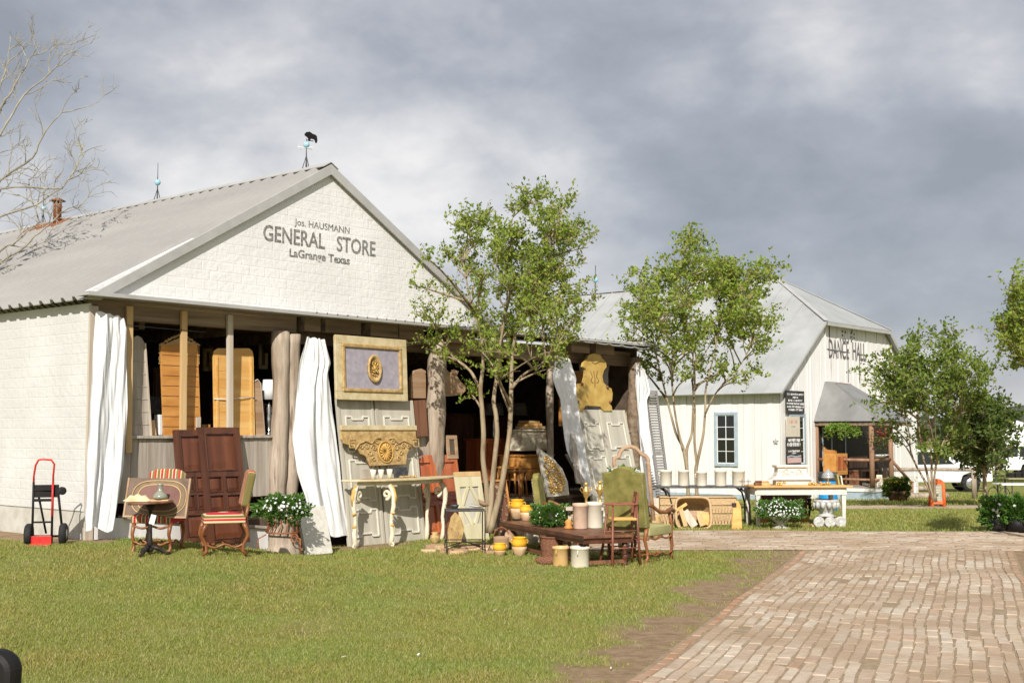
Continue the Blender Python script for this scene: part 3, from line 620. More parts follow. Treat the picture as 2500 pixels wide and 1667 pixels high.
b_ = MB(); b_.prism([fr.px(x, y) for x, y in bull], -.01, .01); b_.tube([(.0,0,.43),(.13,0,.435)], .006, 6); b_.build('bull_figure', M_['black'], o)
# ================================================================ dance hall
HC = flat(1908, 1221, -.4); HZ = -.4; HC.z = 0
hall = T('dance_hall', 'white board dance hall with clipped grey metal gable roof behind the crepe myrtles', 'hall', Fr(HC))
FH = Fr(HC); FHS = None
HE, HW, HR, HCz = 2.90, 9.88, 6.66, 4.93; HL = 13.0; CL = 2.656; CRr = HW-CL
def hside(px, py):   # plane x=0 (side wall) -> (depth, z)
    o = FH.I @ EYE; r = FH.I.to_3x3() @ ray(px, py); t = (0-o.x)/r.x; p = o+r*t; return p.y, p.z
def vboards(b_, pts_fn, a0, a1, w_=.2, th=.02):
    a_ = a0
    while a_ < a1-.01:
        ww = min(w_*rnd.uniform(.85,1.15), a1-a_); pts_fn(b_, a_+.003, a_+ww-.005, rnd.uniform(-.012,.012)); a_ += ww
b_ = MB(); vboards(b_, lambda m, a, c, o: m.box(-.02+o, .06, a, c, -.75, HE-.05), 0, HL, .19); b_.build('side_wall', M_['white_wall'], hall)
b_ = MB(); b_.box(-.035, .02, -.02, HL, -.8, -.28); b_.build('wall_skirt', M_['blue_paint'], hall)
def topz(x): return min(HE+(x)*.765, HCz, HE+(HW-x)*.765)
def fb(m, a, c, o): m.add([(a,-.02+o,-.75),(c,-.02+o,-.75),(c,-.02+o,topz(c)-.06),(a,-.02+o,topz(a)-.06),(a,.05,-.75),(c,.05,-.75),(c,.05,topz(c)-.06),(a,.05,topz(a)-.06)], [(0,1,2,3),(7,6,5,4),(1,5,6,2),(4,0,3,7),(3,2,6,7)])
b_ = MB(); vboards(b_, fb, 0, HW, .17); b_.build('gable_wall', M_['white_worn'], hall)
b_ = MB(); b_.box(-.04, .06, -.045, -.022, -.75, HE-.1); b_.box(1.86, 1.93, -.045, -.022, -.7, 4.2); b_.build('corner_board', M_['white_wall'], hall)
# roof planes (jerkinhead)
OH = .34; e0 = HE-OH*.765
def plate(b_, pts, th=.03):
    n = Vector(pts[1])-Vector(pts[0]); n = n.cross(Vector(pts[2])-Vector(pts[0])).normalized()
    if n.z < 0: n = -n
    k = len(pts); vs = [Vector(p)+n*th for p in pts]+[Vector(p) for p in pts]
    b_.add(vs, [tuple(range(k)), tuple(range(2*k-1,k-1,-1))]+[(i,i+k,(i+1)%k+k,(i+1)%k) for i in range(k)])
RX = HW/2; AP = (RX, 2.7, HR); FO = -.22
b_ = MB(); plate(b_, [(-OH,FO,e0),(CL-.02,FO,HCz-.01),(RX,2.7,HR),(RX,HL,HR),(-OH,HL,e0)])
for k in range(1, 22):
    y = FO+.6*k
    if y > HL: break
    xt = RX if y > 2.7 else CL+(RX-CL)*max(0, (y-FO)/(2.7-FO)); b_.bar((-OH, y, e0+.035), (xt-.02, y, HE+(xt)*.765+.035-.01), .03, .03)
b_.build('roof', M_['roof_metal_plain'], hall)
b_ = MB(); plate(b_, [(HW+OH,FO,e0),(HW-CL+.02,FO,HCz-.01),(RX,2.7,HR),(RX,HL,HR),(HW+OH,HL,e0)]); b_.build('roof', M_['roof_metal_plain'], hall)
b_ = MB(); plate(b_, [(CL-.1,FO-.04,HCz-.06),(HW-CL+.1,FO-.04,HCz-.06),(RX,2.72,HR+.01)]); b_.build('hip_roof', M_['roof_metal_plain'], hall)
b_ = MB(); b_.bar((CL-.1,FO-.03,HCz),(RX,2.7,HR+.03),.14,.015); b_.bar((HW-CL+.1,FO-.03,HCz),(RX,2.7,HR+.03),.14,.015); b_.bar((RX,2.7,HR+.035),(RX,HL,HR+.035),.2,.015); b_.build('ridge_cap', M_['flashing'], hall)
b_ = MB(); b_.bar((-OH,FO-.01,e0-.0),(CL,FO-.01,HCz-.03),.02,.06); b_.bar((HW+OH,FO-.01,e0-.02),(HW-CL,FO-.01,HCz-.05),.02,.12); b_.bar((CL-.05,FO-.05,HCz-.10),(HW-CL+.05,FO-.05,HCz-.10),.02,.10); b_.build('fascia', M_['flashing'], hall)
# cupola with vane is a thing of its own on the ridge
b_ = MB(); pc = FH.W(RX, 5.4, HR)
cup = T('cupola', 'small white louvred cupola on the dance hall ridge behind the second tree', 'cupola', Fr(pc)); b_.box(-.35,.35,-.35,.35,-.2,.45); b_.build('cupola_body', M_['white_wall'], cup, .01)
b_ = MB(); b_.lathe([(.62,.45),(.40,.62),(.03,.85)], n=4); b_.sm = [False]*len(b_.sm); b_.build('cupola_roof', M_['flashing'], cup)
vn = T('weather_vane', 'weather vane with a small black deer above the dance hall ridge', 'weather vane', Fr(FH.W(RX,5.4,HR+.85))); b_ = MB(); b_.tube([(0,0,-.05),(0,0,.55)], .014, 6); b_.tube([(-.3,0,.3),(.3,0,.3)], .01, 5); b_.build('rod', M_['iron_grey'], vn)
b_ = MB(); b_.ball((0,0,.42), .07, 10); b_.build('glass_ball', M_['glass_blue'], vn)
b_ = MB(); b_.prism([(x*.9, .55+z*.9) for x, z in ((-.2,0),(-.16,0),(-.14,.13),(.1,.13),(.12,0),(.16,0),(.17,.2),(.0,.22),(-.1,.22),(-.14,.36),(-.2,.4),(-.19,.3),(-.25,.28),(-.18,.25))], -.012, .012); b_.build('deer_figure', M_['black'], vn)
lr = T('lightning_rod', 'lightning rod with blue ball on the dance hall ridge left of the second tree top', 'lightning rod', Fr(FH.W(RX,10.2,HR))); b_ = MB(); b_.tube([(0,0,0),(0,0,1.1)], .015, 6); b_.build('rod', M_['iron_grey'], lr); b_ = MB(); b_.ball((0,0,.55), .1, 12); b_.build('glass_ball', M_['glass_blue'], lr)
# side window with blue surround
M_['win_glass'] = plain('win_glass', (.012,.014,.013), .06, spec=.8)
def window(y0, y1, z0, z1, plane, name='window'):
    """plane 'x': on the side wall (y = depth); 'y': on the gable wall (y0,y1 are x)"""
    o = bpy.data.objects.new(name, None)
    def bx(m, a, c, d0, d1, z_0, z_1):
        m.box(-d1, -d0, a, c, z_0, z_1) if plane == 'x' else m.box(a, c, -d1, -d0, z_0, z_1)
    f = MB(); w_ = .085
    for a, c, p_, q in ((y0-w_,y0,z0-w_,z1+w_),(y1,y1+w_,z0-w_,z1+w_),(y0,y1,z1,z1+w_),(y0,y1,z0-w_,z0)): bx(f, a, c, .02, .075, p_, q)
    f_o = f.build(name, M_['blue_paint'], hall, .004)
    g = MB(); bx(g, y0, y1, .0, .040, z0, z1); g.build('pane', M_['win_glass'], f_o)
    s_ = MB(); ym = (y0+y1)/2; b0 = .02
    for a, c, p_, q in ((y0,y0+b0,z0,z1),(y1-b0,y1,z0,z1),(y0,y1,z1-b0,z1),(y0,y1,z0,z0+b0),(ym-.009,ym+.009,z0,z1)): bx(s_, a, c, .04, .053, p_, q)
    zm = (z0+z1)/2; bx(s_, y0, y1, .04, .060, zm-.018, zm+.018)
    for q in (.25, .75): bx(s_, y0, y1, .04, .050, z0+(z1-z0)*q-.008, z0+(z1-z0)*q+.008)
    s_.build('sash', M_['white'], f_o)
    return f_o
a_ = hside(1752, 1013); c_ = hside(1797, 1131); window(min(a_[0],c_[0]), max(a_[0],c_[0]), c_[1], a_[1], 'x')
a_ = FH.px(1926, 1016); c_ = FH.px(1960, 1130); window(a_[0], c_[0], c_[1], a_[1], 'y')
# little lamp and star on the side wall
a_ = hside(1888, 950); b_ = MB(); b_.ball((-.1, a_[0]-.06, a_[1]), .06, 8); b_.ball((-.1, a_[0]+.06, a_[1]), .06, 8); b_.box(-.08,-.0,a_[0]-.04,a_[0]+.04,a_[1]-.1,a_[1]); b_.build('flood_light', M_['black'], hall)
a_ = hside(1896, 1077); st = MB(); pts = []
for k in range(10): r_ = .09 if k%2 == 0 else .04; an = R(90+36*k); pts.append((r_*math.cos(an), r_*math.sin(an)))
st.prism(pts, -.02, .02); so = st.build('star_ornament', M_['flashing']); so.matrix_world = Matrix.Translation(FH.W(-.05, a_[0], a_[1])) @ Matrix.Rotation(ROT-R(90),4,'Z'); tag(so, 'small grey star ornament on white side wall near the corner', 'ornament')
# painted name
def hl(s_, pl, pr, py, hpx, mt='letter_dark', bold=0):
    a_ = FH.px(*pl); c_ = FH.px(*pr); wx = c_[0]-a_[0]; h_ = FH.px(pl[0], py-hpx/2)[1]-FH.px(pl[0], py+hpx/2)[1]; zc = (a_[1]+c_[1])/2
    q = text(s_, 1.0/.7, ((a_[0]+c_[0])/2, -.034, zc), hall, M_[mt], bold=bold); xs_ = [v.co.x for v in q.data.vertices]; q.scale = (wx/(max(xs_)-min(xs_)), h_, 1); return q
hl('DANCE  HALL', (2021,849), (2111,866), 850, 46, bold=.004)
b_ = MB()     # weathered fragments of the top line, seams of the loft doors
for px, py in ((2055,809),(2062,811),(2055,819),(2049,828),(2056,829),(2062,830),(2069,831),(2076,813),(2083,816),(2076,823),(2083,825),(2077,832)):
    x, z = FH.px(px, py); b_.box(x-.035, x+.035, -.034, -.028, z-.035, z+.035)
b_.build('paint_fragment', M_['letter_dark'], hall)
b_ = MB()
for p_, q in (((2068,862),(2069,932)),((2096,868),(2097,934)),((2016,852),(2072,861)),((2094,865),(2116,867)),((2023,790),(2023,826)),((2078,800),(2078,812))):
    a_ = FH.px(*p_); c_ = FH.px(*q); b_.bar((a_[0],-.031,a_[1]), (c_[0],-.031,c_[1]), .03, .006, up=(0,1,0)) if False else b_.box(min(a_[0],c_[0])-.012, max(a_[0],c_[0])+.012, -.034, -.028, min(a_[1],c_[1])-.012, max(a_[1],c_[1])+.012) if abs(a_[0]-c_[0]) < .2 else b_.bar((a_[0],-.031,a_[1]), (c_[0],-.031,c_[1]), .006, .03, up=(0,0,1))
b_.build('loft_door_seam', M_['letter_dark'], hall)
# signs on the gable wall
def sign(p0, p1, name, label, base, yoff=-.10):
    a_ = FH.px(*p0); c_ = FH.px(*p1); o = T(name, label, 'sign', Fr(FH.W((a_[0]+c_[0])/2, yoff, c_[1]))); w_ = c_[0]-a_[0]; h_ = a_[1]-c_[1]
    b_ = MB(); b_.box(-w_/2, w_/2, -.012, .012, 0, h_); b_.build('board', M_[base], o, .003); return o, w_, h_
mm('sign_black', (.035,.03,.03), (.06,.055,.05), 6, rough=.6, bump=.05); mm('sign_cream', (.58,.52,.42), (.66,.60,.50), 4, rough=.7, bump=.05); mm('faded_red', (.55,.25,.18), (.66,.36,.28), 20, bump=0)
o, w_, h_ = sign((1911,953), (1956,1009), 'sign_board', 'upper black sign with rows of white writing on hall corner', 'sign_black')
def scribble(o, w_, z, hh, wd, seed, mt='white'):
    r_ = random.Random(seed); b_ = MB(); x = -wd*w_/2
    while x < wd*w_/2-.02:
        ww = r_.uniform(.03,.06)*w_*1.2; q = r_.uniform(.75,1.15)*hh
        b_.box(x, x+ww*.22, -.016, -.013, z-q/2, z+q/2); b_.box(x+ww*.22, x+ww*.75, -.016, -.013, z+q*r_.choice((-.5,.22,-.1)), z+q*r_.choice((.5,.5,.34))-.0) if r_.random() < .8 else None; x += ww
    b_.build('writing', M_[mt], o)
for k, (f_, wd) in enumerate(((.84,.9),(.70,.3),(.56,.8),(.42,.96),(.28,.94),(.15,.78))): scribble(o, w_, h_*f_, .055, wd, k)
o, w_, h_ = sign((1912,1016), (1945,1066), 'poster', 'faded cream poster with red lettering below the black sign', 'sign_cream')
scribble(o, w_, h_*.74, .10, .62, 21, 'faded_red'); scribble(o, w_, h_*.5, .04, .3, 22, 'letter')
o, w_, h_ = sign((1912,1066), (1948,1130), 'banner', 'lower black banner with white words and striped patriotic bottom', 'sign_black')
scribble(o, w_, h_*.87, .10, .8, 31); scribble(o, w_, h_*.71, .10, .95, 32); scribble(o, w_, h_*.46, .06, .8, 33); scribble(o, w_, h_*.38, .03, .3, 34)
b_ = MB(); b_.box(-w_/2+.01, w_/2-.01, -.017, -.013, h_*.02, h_*.22); b_.build('striped_panel', stripemat('flag_stripe', 0, .062, [(.5,(.5,.12,.1)),(1,(.75,.74,.72))]), o)
b_ = MB(); b_.prism([(-w_/2+.01,h_*.22),(-w_/2+.01,h_*.28),(-w_*.2,h_*.32),(.1,h_*.28),(w_/2-.01,h_*.31),(w_/2-.01,h_*.25),(.1,h_*.22),(-w_*.2,h_*.26)], -.018, -.012); b_.build('blue_wave', M_['blue_paint'], o)
# porch -----------------------------------------------------------
PX0 = FH.px(1990, 1100)[0]; PDp = 1.75; dz = FH.px(2000,1196)[1]; dz = -.02
zc = -.4
def hp(px, py, y): return FH.px(px, py, y)
# corner post position: left side plane x=PX0, find depth for px 2127
o_ = FH.I @ EYE; r_ = FH.I.to_3x3() @ ray(2129, 1190); tt = (PX0-o_.x)/r_.x; pcn = o_+r_*tt; PDp = -pcn.y
r2 = FH.I.to_3x3() @ ray(2175, 1120); tt = (-PDp-o_.y)/r2.y; x2 = (o_+r2*tt).x
PX1 = x2+.1; DZ = pcn.z
b_ = MB(); b_.box(PX0, PX1, -PDp-.05, 0, -.75, DZ-.13); b_.build('porch_skirt', M_['blue_paint'], hall)
b_ = MB(); b_.box(PX0-.03, PX1+.03, -PDp-.08, 0, DZ-.13, DZ-.02); b_.build('porch_edge', M_['white_wall'], hall); b_ = MB()
for k in range(int((PX1-PX0)/.12)+1): b_.box(PX0-.04+k*.12, PX0-.04+k*.12+.112, -PDp-.1, 0, DZ-.02, DZ)
b_.build('porch_deck', M_['weathered_wood'], hall)
zr = hp(2060,1122,0)[1]; zr = (lambda: (o_+(FH.I.to_3x3()@ray(2060,1122))*((PX0-o_.x)/(FH.I.to_3x3()@ray(2060,1122)).x)).z)()
EAV = (lambda r_: (o_+r_*((PX0-o_.x)/r_.x)).z)(FH.I.to_3x3()@ray(2060,1029))
M_['post_wood'] = mat('post_wood', (.20,.10,.055), (.36,.22,.14), 9, GR, bump=.5)
for (x_, y_) in ((PX0+.03,-PDp),(x2,-PDp),(PX0+.03,-.06)):
    b_ = MB(); b_.tube([(x_,y_,DZ-.02),(x_,y_,EAV)], .075 if y_ < -.1 else .05, 10); b_.build('porch_post', M_['post_wood'], hall)
for z_, r_ in ((zr,.045),(DZ+(zr-DZ)*.28,.035)):
    b_ = MB(); b_.tube([(PX0+.03,-.06,z_),(PX0+.03,-PDp,z_)], r_, 8); b_.tube([(PX0+.03,-PDp,z_),(x2,-PDp,z_)], r_, 8); b_.build('porch_rail', M_['post_wood'], hall)
b_ = MB(); b_.tube([(x2,-PDp,zr),(x2+1.5,-PDp,zr-.75)], .045, 8); b_.tube([(x2+1.5,-PDp,zr-.7),(x2+1.5,-PDp,-.8)], .06, 8); b_.build('stair_rail', M_['post_wood'], hall)
b_ = MB()
for k in range(3): b_.box(PX1+.03+k*.38, PX1+.41+k*.38, -PDp-.05, -.2, -.8, DZ-.16-.16*k)
b_.build('porch_steps', M_['weathered_wood'], hall)
# awning roof with hipped ends
AX0, AX1 = PX0-.05, PX1+.9; AZ1 = FH.px(2022,933,-.05)[1]
tl = (AX0+.75, -.03, AZ1); tr = (AX1-.6, -.03, AZ1); el = (AX0-.05, -.03, EAV); fl = (AX0-.05, -PDp-.3, EAV); fr_ = (AX1+.05, -PDp-.3, EAV); er = (AX1+.05, -.03, EAV)
m1 = (AX0+.75, -.55, AZ1-.0); m1 = (tl[0], -.35, AZ1-.06); m2 = (tr[0], -.35, AZ1-.06)
b_ = MB(); plate(b_, [el, fl, m1, tl], .025); b_.build('awning_side', M_['awning_metal'], hall)
b_ = MB(); plate(b_, [fl, fr_, m2, m1], .025); b_.build('awning_front', M_['awning_metal'], hall)
b_ = MB(); plate(b_, [fr_, er, tr, m2], .025); plate(b_, [m1, m2, tr, tl], .025); b_.build('awning_top', M_['awning_metal'], hall)
b_ = MB(); b_.bar(m1, m2, .06, .05); b_.build('awning_trim', M_['rust'], hall)
b_ = MB(); b_.box(AX0, AX1, -.16, -.03, EAV-.06, EAV); b_.box(AX0, AX0+.08, -PDp-.25, -.03, EAV-.12, EAV-.01); b_.box(AX0, AX1, -PDp-.25, -PDp-.15, EAV-.12, EAV-.01); b_.build('awning_beam', M_['beam_wood'], hall)
dw = MB(); dw.box(PX0+.12, FH.px(2174,1100)[0], -.06, -.03, DZ, EAV+.3); dw.build('porch_shade_panel', M_['porch_shade'], hall)  # awning shade painted as a near-black sheet over back wall and open doorway
dw = MB()
for x_ in (.35,.95,1.9): dw.box(PX0+x_, PX0+x_+.07, -.075, -.03, DZ, DZ+1.75)
dw.build('door_casing', M_['blue_paint'], hall)
def hthing(px, py, x=None, y=None, z=None):
    """world point seen at px on a hall-frame plane"""
    r_ = FH.I.to_3x3() @ ray(px, py)
    t = (x-o_.x)/r_.x if x is not None else (y-o_.y)/r_.y if y is not None else (z-o_.z)/r_.z
    return FH.M @ (o_+r_*t)
# ================================================================ foliage helpers
def leaves(name, P, size, mt, parent=None, flat_=.0, asp=.55, M=None, seed=1, up=0.3):
    P = np.asarray(P, float); n = len(P); rs = np.random.RandomState(seed)
    d = rs.normal(size=(n,3)); d[:,2] += up; d /= np.linalg.norm(d, axis=1)[:,None]
    q = rs.normal(size=(n,3)); q -= (q*d).sum(1)[:,None]*d; q /= np.linalg.norm(q, axis=1)[:,None]; nn_ = np.cross(d, q)
    L_ = size*rs.uniform(.6, 1.25, n)[:,None]; w_ = L_*asp*.5
    V = np.stack([P, P+d*L_*.5+q*w_+nn_*L_*.06, P+d*L_, P+d*L_*.5-q*w_+nn_*L_*.06], 1).reshape(-1,3)
    return fastmesh(name, V, np.arange(n*4).reshape(n,4), mt, parent)
def curve(a, b, sag=.0, n=7, jit=.0, r_=rnd):
    a = Vector(a); b = Vector(b); L_ = (b-a).length; pts = []
    off = Vector((r_.uniform(-1,1), r_.uniform(-1,1), r_.uniform(-.3,.5)))*L_*jit
    for i in range(n):
        f_ = i/(n-1); p = a.lerp(b, f_)+off*math.sin(math.pi*f_)+Vector((0,0,-sag*L_*math.sin(math.pi*f_))); pts.append(p)
    return pts
M_['leaf_mid'] = leafmat('leaf_mid', [(.07,.12,.015),(.14,.21,.025),(.21,.28,.04),(.10,.16,.02),(.29,.32,.06)])
def myrtle(label, Y, trunks, tips, inner, nleaf, lsize, spread, seed, base_z=None, group=None, mt='leaf', name='crepe_myrtle', low=0, tsc=.9):
    """trunks: lists of (px,py,radius m, dy); tips: crown outline pixels; inner: number of extra limb tips"""
    r_ = random.Random(seed); rs = np.random.RandomState(seed)
    b0 = trunks[0][0]; base = at(b0[0], b0[1], Y); base.z = float(gz(base.x, base.y)); root = T(name, label, 'tree', base, group)
    I = Matrix.Translation(base).inverted(); tm = MB(); nodes = []
    for tr_ in trunks:
        pts = [I @ at(p_[0], p_[1], Y+(p_[3] if len(p_) > 3 else 0)) for p_ in tr_]; fine = []; rad = []
        for i in range(len(pts)-1):
            for k in range(5): f_ = k/5; fine.append(pts[i].lerp(pts[i+1], f_)); rad.append(tr_[i][2]*(1-f_)+tr_[i+1][2]*f_)
        fine.append(pts[-1]); rad.append(tr_[-1][2])
        # smooth
        for _ in range(2): fine = [fine[0]]+[(fine[i-1]+fine[i]*2+fine[i+1])/4 for i in range(1, len(fine)-1)]+[fine[-1]]
        tm.tube(fine, [q_*tsc for q_ in rad], 9)
        for i in range(len(fine)//3, len(fine)): nodes.append((fine[i], rad[i]))
    hull = np.array(tips, float); cxy = hull.mean(0); allt = [tuple(t_) for t_ in tips]
    for _ in range(inner):
        i = r_.randrange(len(tips)); j = r_.randrange(len(tips)); f_ = r_.random(); q = r_.uniform(.4, 1.0)
        p = (hull[i]*f_+hull[j]*(1-f_))*q+cxy*(1-q)+rs.normal(size=2)*8; allt.append(tuple(p))
    LP = []; bm = MB()
    for k, (tx, ty) in enumerate(allt):
        dy = r_.gauss(0, spread*.5)*(1 if k >= len(tips) else .7); tip = I @ at(tx, ty, Y+dy)
        # attach to a trunk node below and nearby
        best = None; bc = 1e9
        for (p, rd) in nodes:
            dd = tip-p; c_ = dd.length + (3.0 if dd.z < .12*dd.length else 0) - .25*dd.z + r_.uniform(0,.25)
            if c_ < bc: bc = c_; best = (p, rd)
        pts = curve(best[0], tip, -.06, 8, .10, r_); r0 = min(best[1]*.7, .008+.010*(tip-best[0]).length); bm.tube(pts, [r0*(1-i/8.5)+.0025 for i in range(8)], 5)
        if (tip-best[0]).length > .5 and r_.random() < .5: nodes.append((pts[3], r0*.7))
        ln_ = (tip-best[0]).length; per = nleaf/len(allt)
        ntw = 8
        for q in range(ntw):
            f_ = r_.uniform(.42, 1.0); i = min(6, int(f_*7)); st_ = pts[i].lerp(pts[i+1], f_*7-i) if i < 7 else pts[7]
            dr = Vector((r_.gauss(0,1), r_.gauss(0,1), r_.gauss(.8,.8))).normalized(); tl_ = r_.uniform(.10,.34)*(Y/17)
            en = st_+dr*tl_; bm.tube([st_, (st_+en)/2+Vector((0,0,.01)), en], [.0035,.0025,.0015], 3, False)
            m_n = int(per/ntw); fr__ = rs.uniform(.1, 1.08, m_n)[:,None]; LP.append(np.array(st_)[None]*(1-fr__)+np.array(en)[None]*fr__+rs.normal(size=(m_n,3))*.020*(Y/17))
    tm.build('trunk', M_['bark'], root); bm.build('branches', M_['bark'], root)
    if nleaf: leaves('crown', np.concatenate(LP), lsize, M_[mt], root, seed=seed)
    return root
T1 = [(998,692),(1036,628),(1077,619),(1121,516),(1153,525),(1105,560),(1188,520),(1222,543),(1241,563),(1288,460),(1311,474),(1344,481),(1361,513),(1391,469),(1417,472),(1435,543),(1457,567),(1437,604),(1435,642),(1443,683),(1464,721),(1449,751),(1414,792),(1391,827),(1376,856),(1340,870),(1039,833),(1055,865),(1025,740),(1010,760),(1142,958),(1090,880),(1367,892),(1330,700),(1200,900),(1270,905)]
myrtle('largest crepe myrtle, three pale trunks in front of the open store bay', 17.4, [
 [(1192,1300,.085,.1),(1190,1200,.068,.1),(1178,1120,.062,.05),(1181,1060,.06),(1177,1000,.058),(1172,950,.052),(1180,890,.045),(1178,830,.035),(1150,740,.025),(1130,640,.015)],
 [(1192,1300,.085,-.05),(1200,1200,.07),(1208,1120,.062),(1214,1060,.06),(1211,1010,.056),(1204,980,.05),(1215,900,.038),(1222,830,.03),(1240,740,.024),(1235,640,.015)],
 [(1196,1300,.085,-.1),(1222,1200,.07,-.1),(1232,1140,.066,-.1),(1244,1060,.060),(1247,1000,.058),(1248,940,.05),(1250,870,.043),(1262,790,.033),(1300,700,.024),(1330,610,.014)],
 [(1172,950,.045,.1),(1150,905,.035,.2),(1110,875,.025,.3),(1085,850,.015,.3)],
 [(1248,950,.04,-.2),(1275,915,.03,-.3),(1320,890,.02,-.4),(1350,860,.012,-.4)],
 [(1246,1010,.03,.1),(1232,975,.022,.2),(1215,930,.014,.3)]], T1, 135, 20000, .060, 1.5, 3, tsc=.58)
T2 = [(1502,760),(1512,745),(1525,690),(1555,660),(1600,668),(1640,662),(1663,590),(1682,575),(1695,580),(1690,640),(1722,640),(1755,652),(1785,650),(1800,640),(1830,660),(1855,675),(1880,655),(1903,650),(1895,680),(1880,720),(1862,745),(1840,770),(1896,783),(1880,810),(1885,838),(1862,860),(1855,905),(1826,935),(1515,800),(1518,850),(1520,880),(1570,905),(1600,930),(1750,925),(1700,915),(1540,720)]
myrtle('second crepe myrtle with forked trunks in front of the white hall', 23.6, [
 [(1683,1262,.08),(1680,1200,.07),(1677,1140,.068),(1668,1090,.06),(1650,1060,.045,.1),(1635,1000,.04,.2),(1620,940,.034,.3),(1600,860,.028,.4),(1585,770,.02,.4)],
 [(1677,1140,.06),(1676,1095,.055),(1690,1060,.045),(1693,990,.042),(1697,920,.036),(1690,850,.03),(1672,760,.022),(1676,660,.014)],
 [(1668,1100,.05),(1655,1050,.04,-.1),(1645,990,.036,-.2),(1640,930,.03,-.2),(1655,840,.024,-.2)],
 [(1703,1262,.08),(1701,1200,.07),(1699,1145,.068),(1702,1130,.06),(1718,1060,.046),(1722,1000,.042),(1722,950,.036),(1740,880,.028),(1760,780,.02)],
 [(1702,1135,.05),(1695,1080,.045,.1),(1697,1000,.04,.2),(1690,930,.034,.3)],
 [(1722,1010,.036,-.1),(1740,970,.03,-.2),(1770,930,.024,-.3),(1810,890,.018,-.3),(1840,830,.012,-.3)]], T2, 115, 16500, .085, 2.0, 7, tsc=.52)
T3 = [(2110,940),(2115,900),(2140,870),(2165,850),(2185,870),(2240,815),(2245,850),(2290,850),(2315,825),(2345,808),(2340,850),(2370,880),(2383,880),(2360,920),(2400,930),(2440,895),(2420,930),(2410,970),(2380,1000),(2130,990),(2150,1030),(2180,1070),(2200,1010),(2330,1090),(2370,1060),(2250,1100),(2300,1110)]
myrtle('leaning crepe myrtle beside the orange chalkboard and hall steps', 27.7, [
 [(2283,1224,.10),(2262,1180,.07,.1),(2238,1140,.05,.2),(2222,1100,.04,.2),(2220,1050,.03,.3),(2190,980,.02,.4)],
 [(2283,1224,.10),(2272,1190,.08),(2262,1150,.06),(2250,1100,.045),(2243,1040,.036),(2240,960,.026)],
 [(2285,1224,.09),(2274,1170,.06,-.1),(2275,1110,.05,-.1),(2268,1060,.04,-.2),(2285,1010,.03,-.2),(2320,940,.02,-.3)],
 [(2283,1224,.09),(2280,1160,.05,-.2),(2300,1080,.035,-.3),(2345,1010,.025,-.4),(2390,950,.014,-.4)]], T3, 66, 11500, .10, 2.3, 9, mt='leaf_mid', tsc=.45)
T4 = [(2300,1060),(2330,1010),(2370,990),(2400,975),(2440,985),(2480,1010),(2490,1050),(2480,1090),(2450,1130),(2400,1150),(2350,1130),(2310,1100)]
myrtle('dark leafy small tree beyond the brick path with a wire hoop below', 30.0, [[(2405,1212,.06),(2404,1180,.055),(2402,1140,.05),(2390,1090,.04),(2370,1040,.02)],[(2403,1170,.05),(2420,1110,.04),(2445,1060,.02)]], T4, 60, 10500, .11, 2.2, 13, mt='leaf_dark', name='small_tree')
T5 = [(2462,700),(2470,688),(2490,712),(2425,800),(2440,790),(2465,775),(2455,835),(2480,760),(2470,890),(2490,880),(2440,830),(2530,700),(2560,750),(2600,830),(2560,900),(2500,840),(2530,620),(2600,650)]
myrtle('crepe myrtle crown cut by the right edge of the picture', 16.5, [[(2660,1335,.08),(2640,1150,.06),(2600,1000,.05),(2560,880,.035),(2530,800,.02)],[(2650,1200,.06),(2600,1050,.04),(2540,950,.03),(2490,880,.015)]], T5, 40, 6500, .065, 1.3, 17)
# bare tree at the left edge
def bare(label, Y, limbs, seed):
    r_ = random.Random(seed); base = at(-760, 1330, Y); base.z = float(gz(base.x, base.y)); root = T('bare_tree', label, 'tree', base); I = Matrix.Translation(base).inverted(); tm = MB(); bm = MB()
    tm.tube([I @ at(x, y, Y) for x, y in ((-762,1345),(-765,1200),(-755,1000),(-735,850),(-715,700),(-700,520),(-685,330))], [.22,.18,.16,.14,.11,.08,.04], 12)
    def grow(a, d, L_, rad, lvl):
        n = 6; pts = [a]; p = a; dd = d.copy()
        for i in range(n):
            dd = (dd+Vector((r_.gauss(0,.16), r_.gauss(0,.16), r_.gauss(.05,.15)))).normalized(); p = p+dd*L_/n; pts.append(p)
        bm.tube(pts, [rad*(1-i/(n+1.5))+.0015 for i in range(n+1)], 5, False)
        if lvl > 0:
            for k in range(r_.choice((2,3,3))):
                i = r_.randint(1, n); s_ = 1 if k%2 else -1; t_ = (pts[i]-pts[i-1]).normalized(); sd_ = t_.cross(Vector((r_.gauss(0,.4),1,r_.gauss(0,.4)))).normalized()*s_
                grow(pts[i], (t_*.65+sd_*.7+Vector((0,0,.12))).normalized(), L_*r_.uniform(.4,.62), rad*.55, lvl-1)
    for lm in limbs:
        pts = [I @ at(x, y, Y+dy) for x, y, dy in lm]; k = len(pts); rad0 = .022
        fine = []
        for i in range(k-1):
            for q in range(4): fine.append(pts[i].lerp(pts[i+1], q/4)+Vector((r_.gauss(0,.008),0,r_.gauss(0,.008))))
        fine.append(pts[-1]); n = len(fine); bm.tube(fine, [rad0*(1-i/(n*1.05))+.003 for i in range(n)], 6)
        for i in range(4, n):
            if r_.random() < .5:
                t_ = (fine[i]-fine[i-1]).normalized(); sd_ = t_.cross(Vector((0,1,0))).normalized()*(1 if i%2 else -1)
                grow(fine[i], (t_*.7+sd_*.75+Vector((0,r_.gauss(0,.3),.1))).normalized(), r_.uniform(.3,.7), .008, 2)
    tm.build('trunk', M_['grey_bark'], root); bm.build('branches', M_['grey_bark'], root); return root
